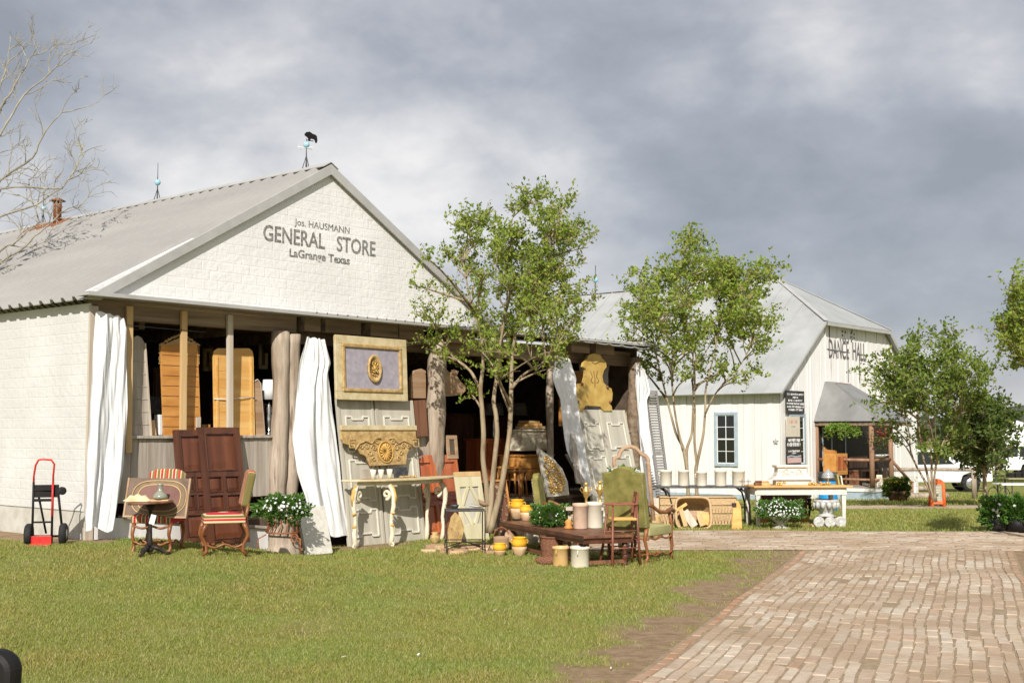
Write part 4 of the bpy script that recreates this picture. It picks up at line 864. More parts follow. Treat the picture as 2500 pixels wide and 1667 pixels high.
bare('bare leafless tree reaching in from the left edge over the roof', 18.0, [
 [(-730,860,0),(-100,560,0),(0,262,0),(28,225,0),(60,165,0.1),(95,105,.1)], [(-730,710,0),(-60,420,.1),(0,330,0),(60,230,.1),(140,165,.2),(170,110,.2)],
 [(-730,910,0),(-80,600,0),(0,440,0),(80,385,0),(110,320,-.1),(150,275,0),(175,230,0)], [(-730,910,0),(-90,620,-.1),(0,460,0),(150,460,0),(180,420,.1),(210,370,.1)],
 [(-730,930,.1),(-80,680,.1),(0,530,.2),(90,500,.1),(150,460,.2),(180,420,.1),(205,345,.1)], [(-730,940,0),(-100,760,0),(0,640,0),(60,600,0),(110,555,0),(150,520,0),(205,505,0)],
 [(-730,960,0),(-100,700,0),(-20,400,.3),(-10,250,.3),(20,150,.3),(25,90,.3)], [(-730,960,0),(-100,740,.2),(0,610,.3),(40,590,.2),(95,540,.3),(75,480,.3),(70,440,.3)]], 4)
# ================================================================ background
b_ = MB(); rows = []
for i in range(9):
    row = []
    for k in range(90):
        x = -250+k*9.; f_ = i/8; hgt = (6+6*hashn(x*.02, 1)+ (12 if 150 < x < 700 else 0)*sstep(120, 260, x))*math.sin(f_*math.pi*.5)
        row.append((x, 360+f_*90, -1.7+max(.3,float(hgt))))
    rows.append(row)
mm('hill', (.045,.06,.03), (.09,.10,.05), .12, bump=.6, c3=(.11,.11,.07)); tag(b_.grid(rows).build('hills', M_['hill']), kind='structure')
P = []
for k in range(9000):
    x = rnd.uniform(20, 330); y = rnd.uniform(220, 300); h_ = (5.5+3.5*float(hashn(x*.06, 2)))*(1 if x > 70 else .8); P.append((x, y, -1.7+h_*rnd.random()**.5))
mm('treeline', (.03,.04,.02),(.05,.06,.03), 1); tag(leaves('tree_line', P, 1.6, leafmat('leaf_far', [(.05,.07,.03),(.08,.10,.045),(.10,.12,.06)], .2), seed=4), 'far wooded tree line on the horizon', 'wood', kind='stuff')
# white pickup-like vehicle -------------------------------------------------
M_['car_white'] = plain('car_white', (.78,.79,.80), .22, spec=.6); M_['car_glass'] = plain('car_glass', (.02,.025,.03), .08, spec=.8); M_['chrome'] = plain('chrome', (.6,.6,.62), .25, .9)
def suv(o_xy, rz, label, name='parked_car', group=None):
    z = float(gz(*o_xy)); r = T(name, label, 'car', Fr((o_xy[0], o_xy[1], z), rz), group)
    prof = [(-2.35,.45),(-2.40,.95),(-2.3,1.08),(-2.15,1.75),(-1.9,1.82),(.35,1.80),(1.05,1.20),(2.1,1.08),(2.4,.90),(2.42,.45),(1.95,.42),(1.85,.70),(1.55,.84),(1.2,.70),(1.1,.40),(-.95,.40),(-1.05,.70),(-1.4,.84),(-1.72,.70),(-1.82,.42)]
    b_ = MB(); b_.prism(prof, -.92, .92); b_.build('body', M_['car_white'], r, .05)
    for p_ in ([(-1.95,1.15),(-1.85,1.66),(-.95,1.70),(-.9,1.15)],[(-.8,1.15),(-.85,1.70),(.28,1.68),(.85,1.18)]):
        for ya in (-.93, .9): b_ = MB(); b_.prism(p_, ya, ya+.03); b_.build('side_window', M_['car_glass'], r)
    b_ = MB(); b_.bar((.42,0,1.76),(1.05,0,1.24),1.6,.03,up=(1,0,1)); b_.build('windscreen', M_['car_glass'], r)
    for x_ in (1.52,-1.38):
        for s_ in (-1,1):
            X = Matrix.Translation((x_, s_*.84, .37)) @ Matrix.Rotation(R(90),4,'X'); w_ = bpy.data.objects.new('wheel', None); COL.objects.link(w_); w_.parent = r
            t_ = MB(); t_.X = X; t_.lathe([(.2,-.11),(.34,-.11),(.37,-.06),(.37,.06),(.34,.11),(.2,.11)], n=24); t_.build('tyre', M_['rubber'], w_)
            t_ = MB(); t_.X = X; t_.lathe([(.05,-.115),(.2,-.12),(.23,-.10),(.23,.10),(.2,.12),(.05,.115)], n=20)
            t_.build('rim', M_['chrome'], w_)
    for s_ in (-.7,.7): b_ = MB(); b_.cbox((2.38,s_,.85),.08,.3,.16); b_.build('headlight', M_['chrome'], r, .02)
    return r
vc = at(2268, 1195, 53.); suv((vc.x, vc.y), R(-6), 'white sport utility car parked beyond the rail fence')
def van(px, Y, rz, label, w_=5.4):
    p = at(px, 1200, Y); z = float(gz(p.x, p.y)); r = T('parked_van', label, 'van', Fr((p.x, p.y, z), rz)); b_ = MB()
    b_.prism([(-w_/2,.4),(-w_/2,2.5),(w_/2-1.2,2.55),(w_/2-.6,1.5),(w_/2,1.3),(w_/2,.4)], -1, 1); b_.build('body', M_['car_white'], r, .06)
    b_ = MB(); b_.prism([(w_/2-2.2,1.5),(w_/2-2.1,2.3),(w_/2-1.3,2.3),(w_/2-.8,1.5)], -1.01, 1.01); b_.build('side_window', M_['car_glass'], r)
    for x_ in (-w_/2+1, w_/2-1.1):
        for s_ in (-.92,.92): b_ = MB(); b_.X = Matrix.Translation((x_,s_,.36)) @ Matrix.Rotation(R(90),4,'X'); b_.lathe([(.36,-.1),(.36,.1)], n=18); b_.build('wheel', M_['rubber'], r)
    return r
van(2490, 92, R(4), 'white van near the right edge beyond the small dark tree', 6)
suv((at(2440,1190,70).x, 70.0), R(172), 'white car parked far behind the small dark tree')
# long dark low hedge / stacked goods and trestle tables at the far right
def trestle(px0, px1, py, Y, label, mt='white'):
    a = at(px0, py, Y); c = at(px1, py, Y); z = float(gz(a.x, a.y)); w_ = c.x-a.x; zt = a.z-z; r = T('trestle_table', label, 'table', (a.x, a.y, z)); b_ = MB(); b_.box(0, w_, -.4, .4, zt-.04, zt); b_.build('table_top', M_[mt], r, .005)
    for x_ in (.15, w_-.15):
        for y_ in (-.33,.33): b_ = MB(); b_.bar((x_,y_,0),(x_,y_,zt-.04),.04); b_.build('leg', M_['iron_grey'], r)
    return z+zt
trestle(2434, 2560, 1180, 40, 'white trestle table on grass at the far right', 'white')
zt = trestle(2452, 2600, 1166, 46, 'dark trestle table behind the white one at the far right', 'green_seat')
for k in range(5):
    p = at(2466+k*17, 1166, 46); r = T('storage_crate', ['dark crate at left end of the far right row','second dark crate from the left in the far right row','middle dark crate in the far right row','fourth dark crate in the far right row','dark crate at the picture edge in the far right row'][k], 'crate', (p.x, p.y, zt), 'dark crates on the far trestle table'); b_ = MB(); h_ = .18+.05*(k%3)
    b_.box(-.11,.11,-.15,.15,0,.03)
    for x_ in (-.11,.09): b_.box(x_,x_+.02,-.15,.15,.03,h_)
    for y_ in (-.15,.13): b_.box(-.09,.09,y_,y_+.02,.03,h_)
    b_.build('crate_body', M_['black'], r)
p = at(2483,1125,62); r = T('market_tent', 'pale market tent roof showing at the right edge', 'tent', (p.x, p.y, float(gz(p.x,p.y)))); b_ = MB(); b_.lathe([(2.6,2.0),(2.5,2.3),(.05,3.1)], n=4); b_.sm = [False]*len(b_.sm); b_.build('canopy', M_['white'], r)
for x_, y_ in ((-1.8,-1.8),(1.8,-1.8),(1.8,1.8),(-1.8,1.8)): b_ = MB(); b_.bar((x_,y_,0),(x_,y_,2.1),.06); b_.build('pole', M_['iron_grey'], r)
# post and rail with wire
fl_ = G(2379, 1218); fr2 = T('rail_fence', 'weathered post and rail with wire mesh by the far path', 'fence', fl_); zt = at(2379,1143,fl_.y).z-fl_.z
b_ = MB(); b_.tube([(0,0,0),(0,0,zt)], .075, 10); b_.build('fence_post', M_['log_wood'], fr2); b_ = MB(); b_.tube([(-2.6,.3,0),(-2.6,.3,zt)], .07, 10); b_.build('fence_post', M_['log_wood'], fr2)
b_ = MB(); b_.tube([(.05,0,zt-.04),(-1.3,.16,zt-.03),(-2.7,.3,zt-.05)], .055, 8); b_.build('rail', M_['log_wood'], fr2); b_ = MB()
for k in range(6): b_.tube([(-2.6,.3,.1+k*.14),(4.5,-.3,.1+k*.14)], .004, 4, False)
b_.build('wire', M_['iron_grey'], fr2)
# ================================================================ goods in and in front of the shop
def FF(px, d, z=0.0):
    """upright shop-parallel frame whose origin is d metres in front of the shop, under column px"""
    s, _ = FS(px, 1100, d); return Fr(C0+EX*s-EY*d+Vector((0, 0, z)))
def base_on(px, py, z=None, rz=ROT, tilt=0.0, roll=0.0):
    p = G(px, py) if z is None else flat(px, py, z); return Fr(p, rz, tilt, roll)
def corners(fr, *pts): return [fr.px(x, y) for x, y in pts]
def cloth(name, label, left, right, d0, d1, nf, amp, mt='canvas', seed=1, group=None):
    """hanging cloth between two pixel edges on the shop front; folds run downwards"""
    r_ = random.Random(seed); L_ = [FS(x, y, .1) for x, y in left]; Rr = [FS(x, y, .1) for x, y in right]
    def along(P, f_):
        f_ *= len(P)-1; i = min(int(f_), len(P)-2); q = f_-i; return P[i][0]*(1-q)+P[i+1][0]*q, P[i][1]*(1-q)+P[i+1][1]*q
    s0 = (L_[0][0]+Rr[0][0])/2; root = Fr(C0+EX*s0-EY*d0); nu, nv = 110, 40; ph = [r_.uniform(0, 6) for _ in range(6)]
    P = []; Q = []
    for i in range(nv):
        v = i/(nv-1); a = along(L_, v); c = along(Rr, v); row = []; rq = []
        for j in range(nu):
            u = j/(nu-1); uu = u+.05*math.sin(3*v+ph[3])+.03*math.sin(7*v*u+ph[4])
            y = -(d1-d0)*v*.6 - amp*(.45+.55*v)*(math.sin(uu*nf*2*math.pi+ph[0]+.8*math.sin(2.2*v+ph[5]))*.55+math.sin(uu*nf*.9*math.pi+ph[1]+v*2.5)*.6+.22*math.sin(uu*nf*5.1*math.pi+ph[2]+3*v)*(1-.5*v))
            y += .030*mnoise.noise(Vector((u*5+seed, v*3.2+u*2.5, seed)))+.014*mnoise.noise(Vector((u*13+seed, v*9-u*6, seed+3)))
            z = a[1]*(1-u)+c[1]*u + .03*math.sin(u*nf*5+ph[5])*v*v + (.02*abs(math.sin(u*nf*6)) if i == 0 else 0); x = a[0]*(1-u)+c[0]*u-s0
            row.append((x, y, z)); rq.append((x, y+.004, z))
        P.append(row); Q.append(rq)
    b_ = MB(); b_.grid(P); b_.grid([r_[::-1] for r_ in Q]); b_.grid([P[-1], Q[-1]])
    o = b_.build(name, M_[mt]); o.matrix_world = root.M; return tag(o, label, 'curtain', group)
GC = 'white canvas curtains drawn back along the shop front'
cloth('canvas_curtain', 'white canvas curtain hanging at the left corner of the store', [(234,762),(224,880),(214,980),(204,1100),(193,1250),(192,1288)], [(300,778),(309,800),(306,900),(303,1000),(292,1130),(262,1292)], .12, .30, 1.7, .042, seed=2, group=GC)
cloth('canvas_curtain', 'long white canvas curtain flaring out beside the first log post', [(747,824),(728,885),(714,980),(703,1070),(708,1150),(722,1210),(738,1290)], [(788,832),(801,888),(793,910),(800,1000),(808,1100),(815,1200),(826,1312)], .12, .5, 1.9, .055, seed=5, group=GC)
cloth('canvas_curtain', 'shaded canvas curtain tied in the middle at the right of the open bay', [(1333,870),(1319,925),(1335,975),(1338,1050),(1342,1100),(1366,1160),(1388,1208)], [(1370,878),(1381,922),(1376,960),(1384,1040),(1391,1100),(1398,1160),(1404,1208)], .30, .62, 1.6, .05, seed=7, group=GC)
cloth('canvas_curtain', 'rightmost canvas curtain gathered beside the grey louvred shutters', [(1546,885),(1544,950),(1546,1010),(1550,1080),(1556,1140),(1562,1200)], [(1573,905),(1580,955),(1568,975),(1570,1040),(1580,1120),(1588,1200)], .14, .35, 1.5, .04, seed=9, group=GC)
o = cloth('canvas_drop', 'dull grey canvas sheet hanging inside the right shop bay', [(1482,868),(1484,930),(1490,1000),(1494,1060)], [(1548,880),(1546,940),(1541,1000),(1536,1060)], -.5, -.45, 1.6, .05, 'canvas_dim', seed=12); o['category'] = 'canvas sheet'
# --- leaning boards behind the sill
def panel_thing(name, label, cat, pts, y, tilt, mats, thick=.025, z_at=None, parts=None, group=None, at_px=None):
    """flat upright board with the outline pts (pixels), standing at depth -y(d)"""
    s, z = FS(*pts[0], y); zs = [FS(*p_, y)[1] for p_ in pts]; zb = min(zs); ss = [FS(*p_, y)[0] for p_ in pts]; sm = (min(ss)+max(ss))/2
    fr = Fr(C0+EX*sm-EY*y+Vector((0,0,zb)), ROT, tilt); o = T(name, label, cat, fr, group); b_ = MB(); P = corners(fr, *pts); b_.prism(P, 0, thick); b_.build('panel', mats, o, .003); return o, fr
o, fr = panel_thing('bed_panel', 'weathered grey wooden panel with rounded top standing on the sill by the first stud', 'panel', [(324,1063),(322,835),(326,823),(336,819),(346,824),(353,838),(368,1063)], -.1, .05, M_['weathered_wood'])
b_ = MB(); P = corners(fr, (353,838),(368,1063)); b_.bar((P[0][0],-.008,P[0][1]), (P[1][0],-.008,P[1][1]), .02, .02); b_.build('edge_strip', M_['pale_wood'], o)
for k in range(7): b_ = MB(); a_ = fr.px(327, 850+k*31); c_ = fr.px(354+k*2, 850+k*31); b_.box(a_[0], c_[0], -.006, .0, a_[1]-.004, a_[1]+.004); b_.build('cross_batten', M_['weathered_wood'], o)
o, fr = panel_thing('mirror_back', 'orange backed mirror with carved gilt crest standing on the sill', 'mirror', [(400,1063),(392,856),(394,842),(482,842),(484,860),(491,1063)], -.1, .05, M_['orange_wood'])
b_ = MB(); 
for k in range(8): a_ = fr.px(396, 866+k*25); c_ = fr.px(484, 866+k*25); b_.box(a_[0], c_[0], -.004, .001, a_[1]-.003, a_[1]+.003)
b_.build('board_joint', M_['brown_wood'], o)
b_ = MB(); r_ = random.Random(4)
for k in range(46):
    f_ = k/45; px = 391+96*f_; py = 842-24*math.sin(math.pi*f_)**1.3+r_.uniform(-2,3); x, z = fr.px(px, py); b_.ball((x, .01, z), r_.uniform(.010,.019), 7)
for k in range(10):
    for xx in (391, 487): x, z = fr.px(xx+r_.uniform(-1,1), 842+k*5); b_.ball((x, .01, z), .010, 7)
b_.prism(corners(fr, (398,843),(480,843),(462,832),(440,824),(420,832)), .002, .02); b_.build('carved_crest', M_['gilt_wood'], o)
o, fr = panel_thing('wooden_bed_end', 'honey coloured wooden panel with rounded corners tied behind the third stud', 'panel', [(524,1068),(521,868),(523,856),(532,850),(608,850),(616,856),(619,868),(623,1068)], -.1, .05, M_['honey_wood'])
b_ = MB()
for k in range(8): a_ = fr.px(532, 905+k*20); c_ = fr.px(608, 905+k*20); b_.box(a_[0], c_[0], -.003, .001, a_[1]-.002, a_[1]+.002)
for xx in (529, 612): a_ = fr.px(xx, 870); c_ = fr.px(xx+2, 1064); b_.bar((a_[0],-.006,a_[1]), (c_[0],-.006,c_[1]), .012, .03, up=(1,0,0))
b_.build('batten', M_['honey_wood'], o)
b_ = MB(); a_ = fr.px(521,974); c_ = fr.px(623,969); m1_ = fr.px(560,974); b_.tube([(a_[0],-.01,a_[1]),(m1_[0],-.03,m1_[1]),(c_[0],-.01,c_[1])], .006, 6); b_.build('tie_cord', M_['canvas'], o)
o, fr = panel_thing('bread_board', 'small pale rimmed wooden board between honey panel and log post', 'board', [(626,1070),(621,945),(622,930),(628,926),(636,936),(647,1070)], -.12, .06, M_['dusty_wood'])
b_ = MB(); P = [fr.px(*p_) for p_ in ((622,930),(628,926),(636,936),(647,1070))]; b_.tube([(x,-.004,z) for x, z in P], .009, 6); b_.build('rim', M_['pale_wood'], o)
zs_ = 1.535
def lamp(px, pt, pm, pb, d, label, zb, wpx, mt='canvas'):
    s, zt = FS(px, pt, d); _, zm_ = FS(px, pm, d); w_ = (FS(px+wpx/2, pm, d)[0]-FS(px-wpx/2, pm, d)[0])/2*.8; o = T('table_lamp', label, 'lamp', Fr(C0+EX*s-EY*d+Vector((0,0,zb)))); b_ = MB()
    b_.lathe([(w_,zm_-zb),(w_*.78,zt-zb),(w_*.76,zt-zb),(w_*.98,zm_-zb)], n=24); b_.build('lamp_shade', M_[mt], o); b_ = MB(); h_ = zm_-zb
    b_.lathe([(.07,0),(.07,.02),(.02,.05),(.04,h_*.3),(.055,h_*.45),(.03,h_*.6),(.045,h_*.72),(.012,h_*.9),(.01,h_)], n=16); b_.build('lamp_base', M_['silver'], o); return o
lamp(658, 927, 975, 1070, -.25, 'lamp with pale square shade and silver base by the left log post', 1.535, 40)
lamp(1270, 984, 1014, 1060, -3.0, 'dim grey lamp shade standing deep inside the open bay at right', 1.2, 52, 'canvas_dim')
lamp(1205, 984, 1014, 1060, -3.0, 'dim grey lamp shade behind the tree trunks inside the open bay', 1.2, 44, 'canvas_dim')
def block(name, label, cat, px0, px1, py0, py1, d, mt, dep=.1, tilt=0, zb=None, rot_=0):
    fr = Fr(C0+EX*((FS(px0,py1,d)[0]+FS(px1,py1,d)[0])/2)-EY*d+Vector((0,0,FS((px0+px1)/2,py1,d)[1] if zb is None else zb)), ROT+rot_, tilt)
    a_ = fr.px(px0, py1); c_ = fr.px(px1, py0); o = MB(); o.box(a_[0], c_[0], 0, dep, 0, c_[1]); o = o.build(name, M_[mt], None, .004); o.matrix_world = fr.M; return tag(o, label, cat)
block('white_box', 'white box standing on the sill left of the orange mirror', 'box', 389, 398, 1012, 1062, -.2, 'white', .12)
block('book', 'tan book leaning on the sill beside the grey panel', 'book', 370, 378, 1025, 1062, -.15, 'new_wood', .1, .25)
block('cream_card', 'cream card at the lower right of the orange mirror', 'card', 479, 491, 1018, 1062, -.04, 'pale_wood', .02)
block('travel_chest', 'dark blue grey trunk seen behind the grey panel', 'trunk', 365, 394, 968, 1010, -.7, 'iron_grey', .4)
block('orange_box', 'small orange box on the sill behind the dark doors', 'box', 494, 514, 1036, 1062, -.3, 'orange_wood', .15)
# --- panelled doors
def door(name, label, fr, w_, h_, panels, mt, mt2, mtm=None, th=.04, group=None, deco=None, cat='door', rail=.02):
    """frame of rails with recessed panels and raised mouldings; panels = (x0,x1,z0,z1) fractions"""
    o = T(name, label, cat, fr, group); b_ = MB(); xs_ = sorted(set([0,1]+[p_[0] for p_ in panels]+[p_[1] for p_ in panels])); zs2 = sorted(set([0,1]+[p_[2] for p_ in panels]+[p_[3] for p_ in panels]))
    for i in range(len(xs_)-1):
        for j in range(len(zs2)-1):
            cx_, cz_ = (xs_[i]+xs_[i+1])/2, (zs2[j]+zs2[j+1])/2; inside = any(p_[0] < cx_ < p_[1] and p_[2] < cz_ < p_[3] for p_ in panels)
            if not inside: b_.box(xs_[i]*w_, xs_[i+1]*w_, 0, th, zs2[j]*h_, zs2[j+1]*h_)
    b_.build('door_frame', mt, o)
    for (x0, x1, z0, z1) in panels:
        x0 *= w_; x1 *= w_; z0 *= h_; z1 *= h_; c = MB(); c.box(x0, x1, th*.45, th*.8, z0, z1); i_ = min(x1-x0, z1-z0)*.16
        c.add([(x0+i_*.5,th*.45,z0+i_*.5),(x1-i_*.5,th*.45,z0+i_*.5),(x1-i_*.5,th*.45,z1-i_*.5),(x0+i_*.5,th*.45,z1-i_*.5),(x0+i_*1.6,th*.2,z0+i_*1.6),(x1-i_*1.6,th*.2,z0+i_*1.6),(x1-i_*1.6,th*.2,z1-i_*1.6),(x0+i_*1.6,th*.2,z1-i_*1.6)], [(4,5,6,7),(0,1,5,4),(1,2,6,5),(2,3,7,6),(3,0,4,7)])
        p_o = c.build('door_panel', mt2, o); m = MB(); t_ = rail
        for a, c_, p_, q in ((x0,x1,z1-t_,z1),(x0,x1,z0,z0+t_),(x0,x0+t_,z0+t_,z1-t_),(x1-t_,x1,z0+t_,z1-t_)): m.box(a, c_, -.010, th*.5, p_, q)
        m.build('moulding', mtm or mt, p_o, .003)
    return o
def lean_d(pb, pt, d, z0=None):
    s_, z_ = FS(pb[0], pb[1], d); P_ = C0+EX*s_-EY*d; P_.z = float(gz(P_.x, P_.y)) if z0 is None else z0; zt = FS(pt[0], pt[1], .07)[1]; return Fr(P_, ROT, math.atan2(d-.07, zt-P_.z))
def lean_fit(pb, pt, rz=ROT):
    """frame leaning from ground pixel pb to a top pixel pt that touches the shop front"""
    p = G(*pb); dd = -((p-C0).dot(EY)); zt = FS(pt[0], pt[1], .06)[1]; return Fr(p, rz, math.atan2(max(.05, dd-.06), zt-p.z)), zt
def fitdoor(pbl, ptl, pbr, ptr, d=.42):
    fr = lean_d(pbl, ptl, d); xl, hl_ = fr.px(*ptl); xr, hr_ = fr.px(*ptr); xb, _ = fr.px(*pbr); return fr, (xb+xr)/2, (hl_+hr_)/2
fr, w_, h_ = fitdoor((447,1336), (468,1054), (505,1340), (528,1044), .30)
P8 = [(.14,.86,.62,.95),(.14,.86,.44,.58),(.14,.86,.27,.41),(.14,.86,.04,.23)]
P9 = [(.14,.86,.62,.95),(.12,.47,.44,.58),(.53,.88,.44,.58),(.12,.47,.28,.42),(.53,.88,.28,.42),(.14,.86,.04,.24)]
door('panelled_door', 'left dark walnut panelled door leaning on the half wall', fr, w_, h_, P9, M_['dark_walnut'], M_['walnut_panel'], group='dark walnut panelled doors', rail=.016)
fr, w_, h_ = fitdoor((508,1342), (530,1044), (584,1340), (612,1042), .33)
door('panelled_door', 'right dark walnut panelled door behind the striped chair', fr, w_, h_, P9, M_['dark_walnut'], M_['walnut_panel'], group='dark walnut panelled doors', rail=.016)
def greydoor(label, pbl, ptl, pbr, ptr, grp='grey painted doors with notched mouldings', d=.36):
    fr, w_, h_ = fitdoor(pbl, ptl, pbr, ptr, d); o = T('tall_door', label, 'door', fr, grp); b_ = MB(); b_.box(0, w_, 0, .04, 0, h_); b_.build('door_leaf', M_['grey_paint'], o, .004)
    b_ = MB(); b_.box(0, .05, -.012, 0, 0, h_); b_.box(w_-.05, w_, -.012, 0, 0, h_); b_.build('door_stile', M_['grey_paint'], o, .003)
    for z0, z1 in ((.06,.24),(.30,.58),(.64,.88)):
        z0 *= h_; z1 *= h_; x0, x1 = w_*.19, w_*.83; n_ = w_*.17; k_ = h_*.02; m = MB()
        out_ = [(x0,z0),(x0+n_,z0),(x0+n_,z0+k_),(x1-n_,z0+k_),(x1-n_,z0),(x1,z0),(x1,z1),(x1-n_,z1),(x1-n_,z1-k_),(x0+n_,z1-k_),(x0+n_,z1),(x0,z1)]
        for i in range(12): a_, c_ = out_[i], out_[(i+1)%12]; m.bar((a_[0],-.014,a_[1]), (c_[0],-.014,c_[1]), .018, .026, up=(0,0,1) if abs(a_[0]-c_[0]) > abs(a_[1]-c_[1]) else (1,0,0))
        m.build('moulding', M_['grey_mould'], o, .004)
        q = MB(); q.prism([(x, z) for x, z in out_], -.006, -.001); q.build('door_panel', M_['grey_paint'], o)
    return o, fr
greydoor('left pale grey notched door under the gilt framed panel', (852,1337), (815,974), (935,1330), (915,976))
greydoor('right pale grey notched door behind the console table', (945,1329), (918,977), (1040,1318), (1006,976))
greydoor('left grey notched door of the pair under the gold carved headboard', (1456,1252), (1406,999), (1510,1246), (1466,1000), d=.5)
greydoor('right grey notched door of the pair under the gold carved headboard', (1512,1246), (1468,1000), (1572,1240), (1522,1001), d=.5)
# small leaning board below the second curtain
fr = base_on(748, 1356, tilt=.28); a_ = fr.px(812, 1343); c_ = fr.px(722, 1240); b_ = MB(); b_.box(0, a_[0], 0, .05, 0, .62); o = b_.build('painted_board', M_['white_plaster'], None, .006); o.matrix_world = fr.M; tag(o, 'short pale painted board leaning under the long curtain', 'board')
# framed panel with oval medallion
s0, zb = FS(815, 975, .14); fr = Fr(C0+EX*s0-EY*.20+Vector((0,0,zb)), ROT, .05); cs = corners(fr, (815,973),(990,976),(996,828),(822,814)); w_ = cs[1][0]-cs[0][0]; h_ = (cs[3][1]+cs[2][1])/2-(cs[0][1]+cs[1][1])/2
o = T('framed_panel', 'framed lavender grey panel with gilt oval medallion hung above the grey doors', 'framed panel', fr); x0 = cs[0][0]
fw = .115; b_ = MB()
for a, c, p_, q in ((0,w_,h_-fw,h_),(0,w_,0,fw),(0,fw,fw,h_-fw),(w_-fw,w_,fw,h_-fw)): b_.box(a, c, 0, .045, p_, q)
b_.build('outer_frame', M_['cream_paint'] if False else M_['pale_gilt'] if 'pale_gilt' in M_ else mm('pale_gilt', (.50,.40,.22), (.64,.55,.36), 9, rough=.7, bump=.4), o, .005); fw2 = fw+.05; b_ = MB()
for a, c, p_, q in ((fw,w_-fw,h_-fw2,h_-fw),(fw,w_-fw,fw,fw2),(fw,fw2,fw2,h_-fw2),(w_-fw2,w_-fw,fw2,h_-fw2)): b_.box(a, c, -.022, .03, p_, q)
b_.build('gilt_frame', M_['gilt_wood'], o, .012); b_ = MB(); b_.box(fw2-.01, w_-fw2+.01, .006, .02, fw2-.01, h_-fw2+.01); b_.build('cloth_panel', mm('lavender', (.30,.27,.32), (.40,.37,.42), 9, rough=.8, bump=.2, c3=(.5,.48,.52)), o)
b_ = MB(); b_.X = Matrix.Translation((w_*.52,.005,h_*.5)) @ Matrix.Rotation(R(90),4,'X'); b_.lathe([(.0,.01),(.125,.01),(.135,.035),(.155,.04),(.165,.02),(.165,-.0)], n=36, sx=.8, sy=1.25); b_.build('medallion', M_['gilt_wood'], o)
b_ = MB(); r_ = random.Random(8)
for k in range(60): a = r_.uniform(0,6.28); q = r_.random()**.6; b_.ball((w_*.52+.062*q*math.cos(a), -.02-.014*(1-q), h_*.5+.115*q*math.sin(a)), r_.uniform(.009,.015), 6)
b_.build('medallion_carving', M_['gold'], o)
# carved broken bonnet behind the second post, brown board below
for pts, nm in (([(1003,972),(1003,922),(1012,905),(1030,900),(1040,905),(1040,972)],'left'),([(1084,968),(1084,905),(1093,903),(1100,912),(1108,902),(1120,906),(1116,918),(1124,930),(1132,938),(1138,943),(1136,955),(1127,964)],'right')):
    o, fr = panel_thing('carved_bonnet', f'{nm} half of a carved brown wooden bonnet beside the second post', 'carving', pts, -.12, 0, M_['dusty_wood'], .05)
fr = Fr(C0+EX*FS(1014,1066,.06)[0]-EY*.1+Vector((0,0,FS(1014,1066,.1)[1])), ROT, .04, -.06); b_ = MB(); a_ = fr.px(1010,1064); c_ = fr.px(1036,976); b_.box(-.0, .24, 0, .03, 0, c_[1]); o = b_.build('walnut_board', M_['brown_wood'], None, .004); o.matrix_world = fr.M; tag(o, 'brown streaked board leaning between grey doors and second post', 'board')
# gold carved headboard outline (bell shaped)
o, fr = panel_thing('carved_headboard', 'bell shaped golden carved headboard above the right pair of grey doors', 'headboard', [(1397,1003),(1398,990),(1403,984),(1399,975),(1400,950),(1404,940),(1414,936),(1424,936),(1429,918),(1430,902),(1423,895),(1425,884),(1434,874),(1438,866),(1452,862),(1466,866),(1470,874),(1480,884),(1481,896),(1475,904),(1471,918),(1474,934),(1484,944),(1493,948),(1496,960),(1495,976),(1490,986),(1494,992),(1495,1003),(1474,1003),(1466,992),(1430,990),(1423,1003)], .10, .05, mm('gold_wood', (.44,.28,.07), (.60,.42,.13), 6, rough=.5, bump=.3), .05)
b_ = MB()
for c_ in (((1441,905),(1446,920),(1442,930),(1448,935)),((1458,905),(1456,920),(1462,930),(1457,935)),((1449,905),(1452,925),(1452,945)),((1445,884),(1452,888),(1462,884))): b_.tube([(fr.px(*p_)[0],-.003,fr.px(*p_)[1]) for p_ in c_], .006, 5)
for px, py in ((1410,980),(1488,981),(1420,937),(1482,945)): x, z = fr.px(px, py); b_.ball((x,-.01,z), .03, 8)
b_.build('carved_scroll', M_['brown_wood'], o)
block('orange_cabinet', 'reddish orange cabinet behind the golden headboard', 'cabinet', 1396, 1430, 906, 1040, -.35, 'orange_wood', .3)
for (a, c), lb in ((((1381,918),(1412,1180)),'long grey weathered plank leaning right of the third curtain'),(((1386,1110),(1425,1180)),'short grey plank crossing behind the gold candlesticks')):
    A_ = C0+EX*FS(a[0],a[1],.12)[0]-EY*.12; A_.z = FS(a[0],a[1],.12)[1]; B_ = flat(c[0],c[1],.05) if False else None
    s_, z_ = FS(c[0], c[1], .6); Bp = C0+EX*s_-EY*.6+Vector((0,0,z_)); b_ = MB(); b_.bar(A_-Bp, (0,0,0), .03, .12, up=(EX.x,EX.y,0)); o = b_.build('weathered_plank', M_['weathered_wood'], None, .003); o.matrix_world = Matrix.Translation(Bp); tag(o, lb, 'plank')
for k, (a, c, lb) in enumerate((((1538,960),(1530,1030),'short orange wooden strip beside the right grey door'),((1544,900),(1541,1055),'tall brown pole against the inner canvas sheet'))):
    s_, z_ = FS(c[0], c[1], -.1); Bp = C0+EX*s_+EY*.1+Vector((0,0,z_)); s2_, z2_ = FS(a[0], a[1], -.1); b_ = MB(); b_.bar((0,0,0), (C0+EX*s2_+EY*.1+Vector((0,0,z2_)))-Bp, .05, .02); o = b_.build('wooden_strip', M_['new_wood' if k == 0 else 'brown_wood'], None, .003); o.matrix_world = Matrix.Translation(Bp); tag(o, lb, 'strip')
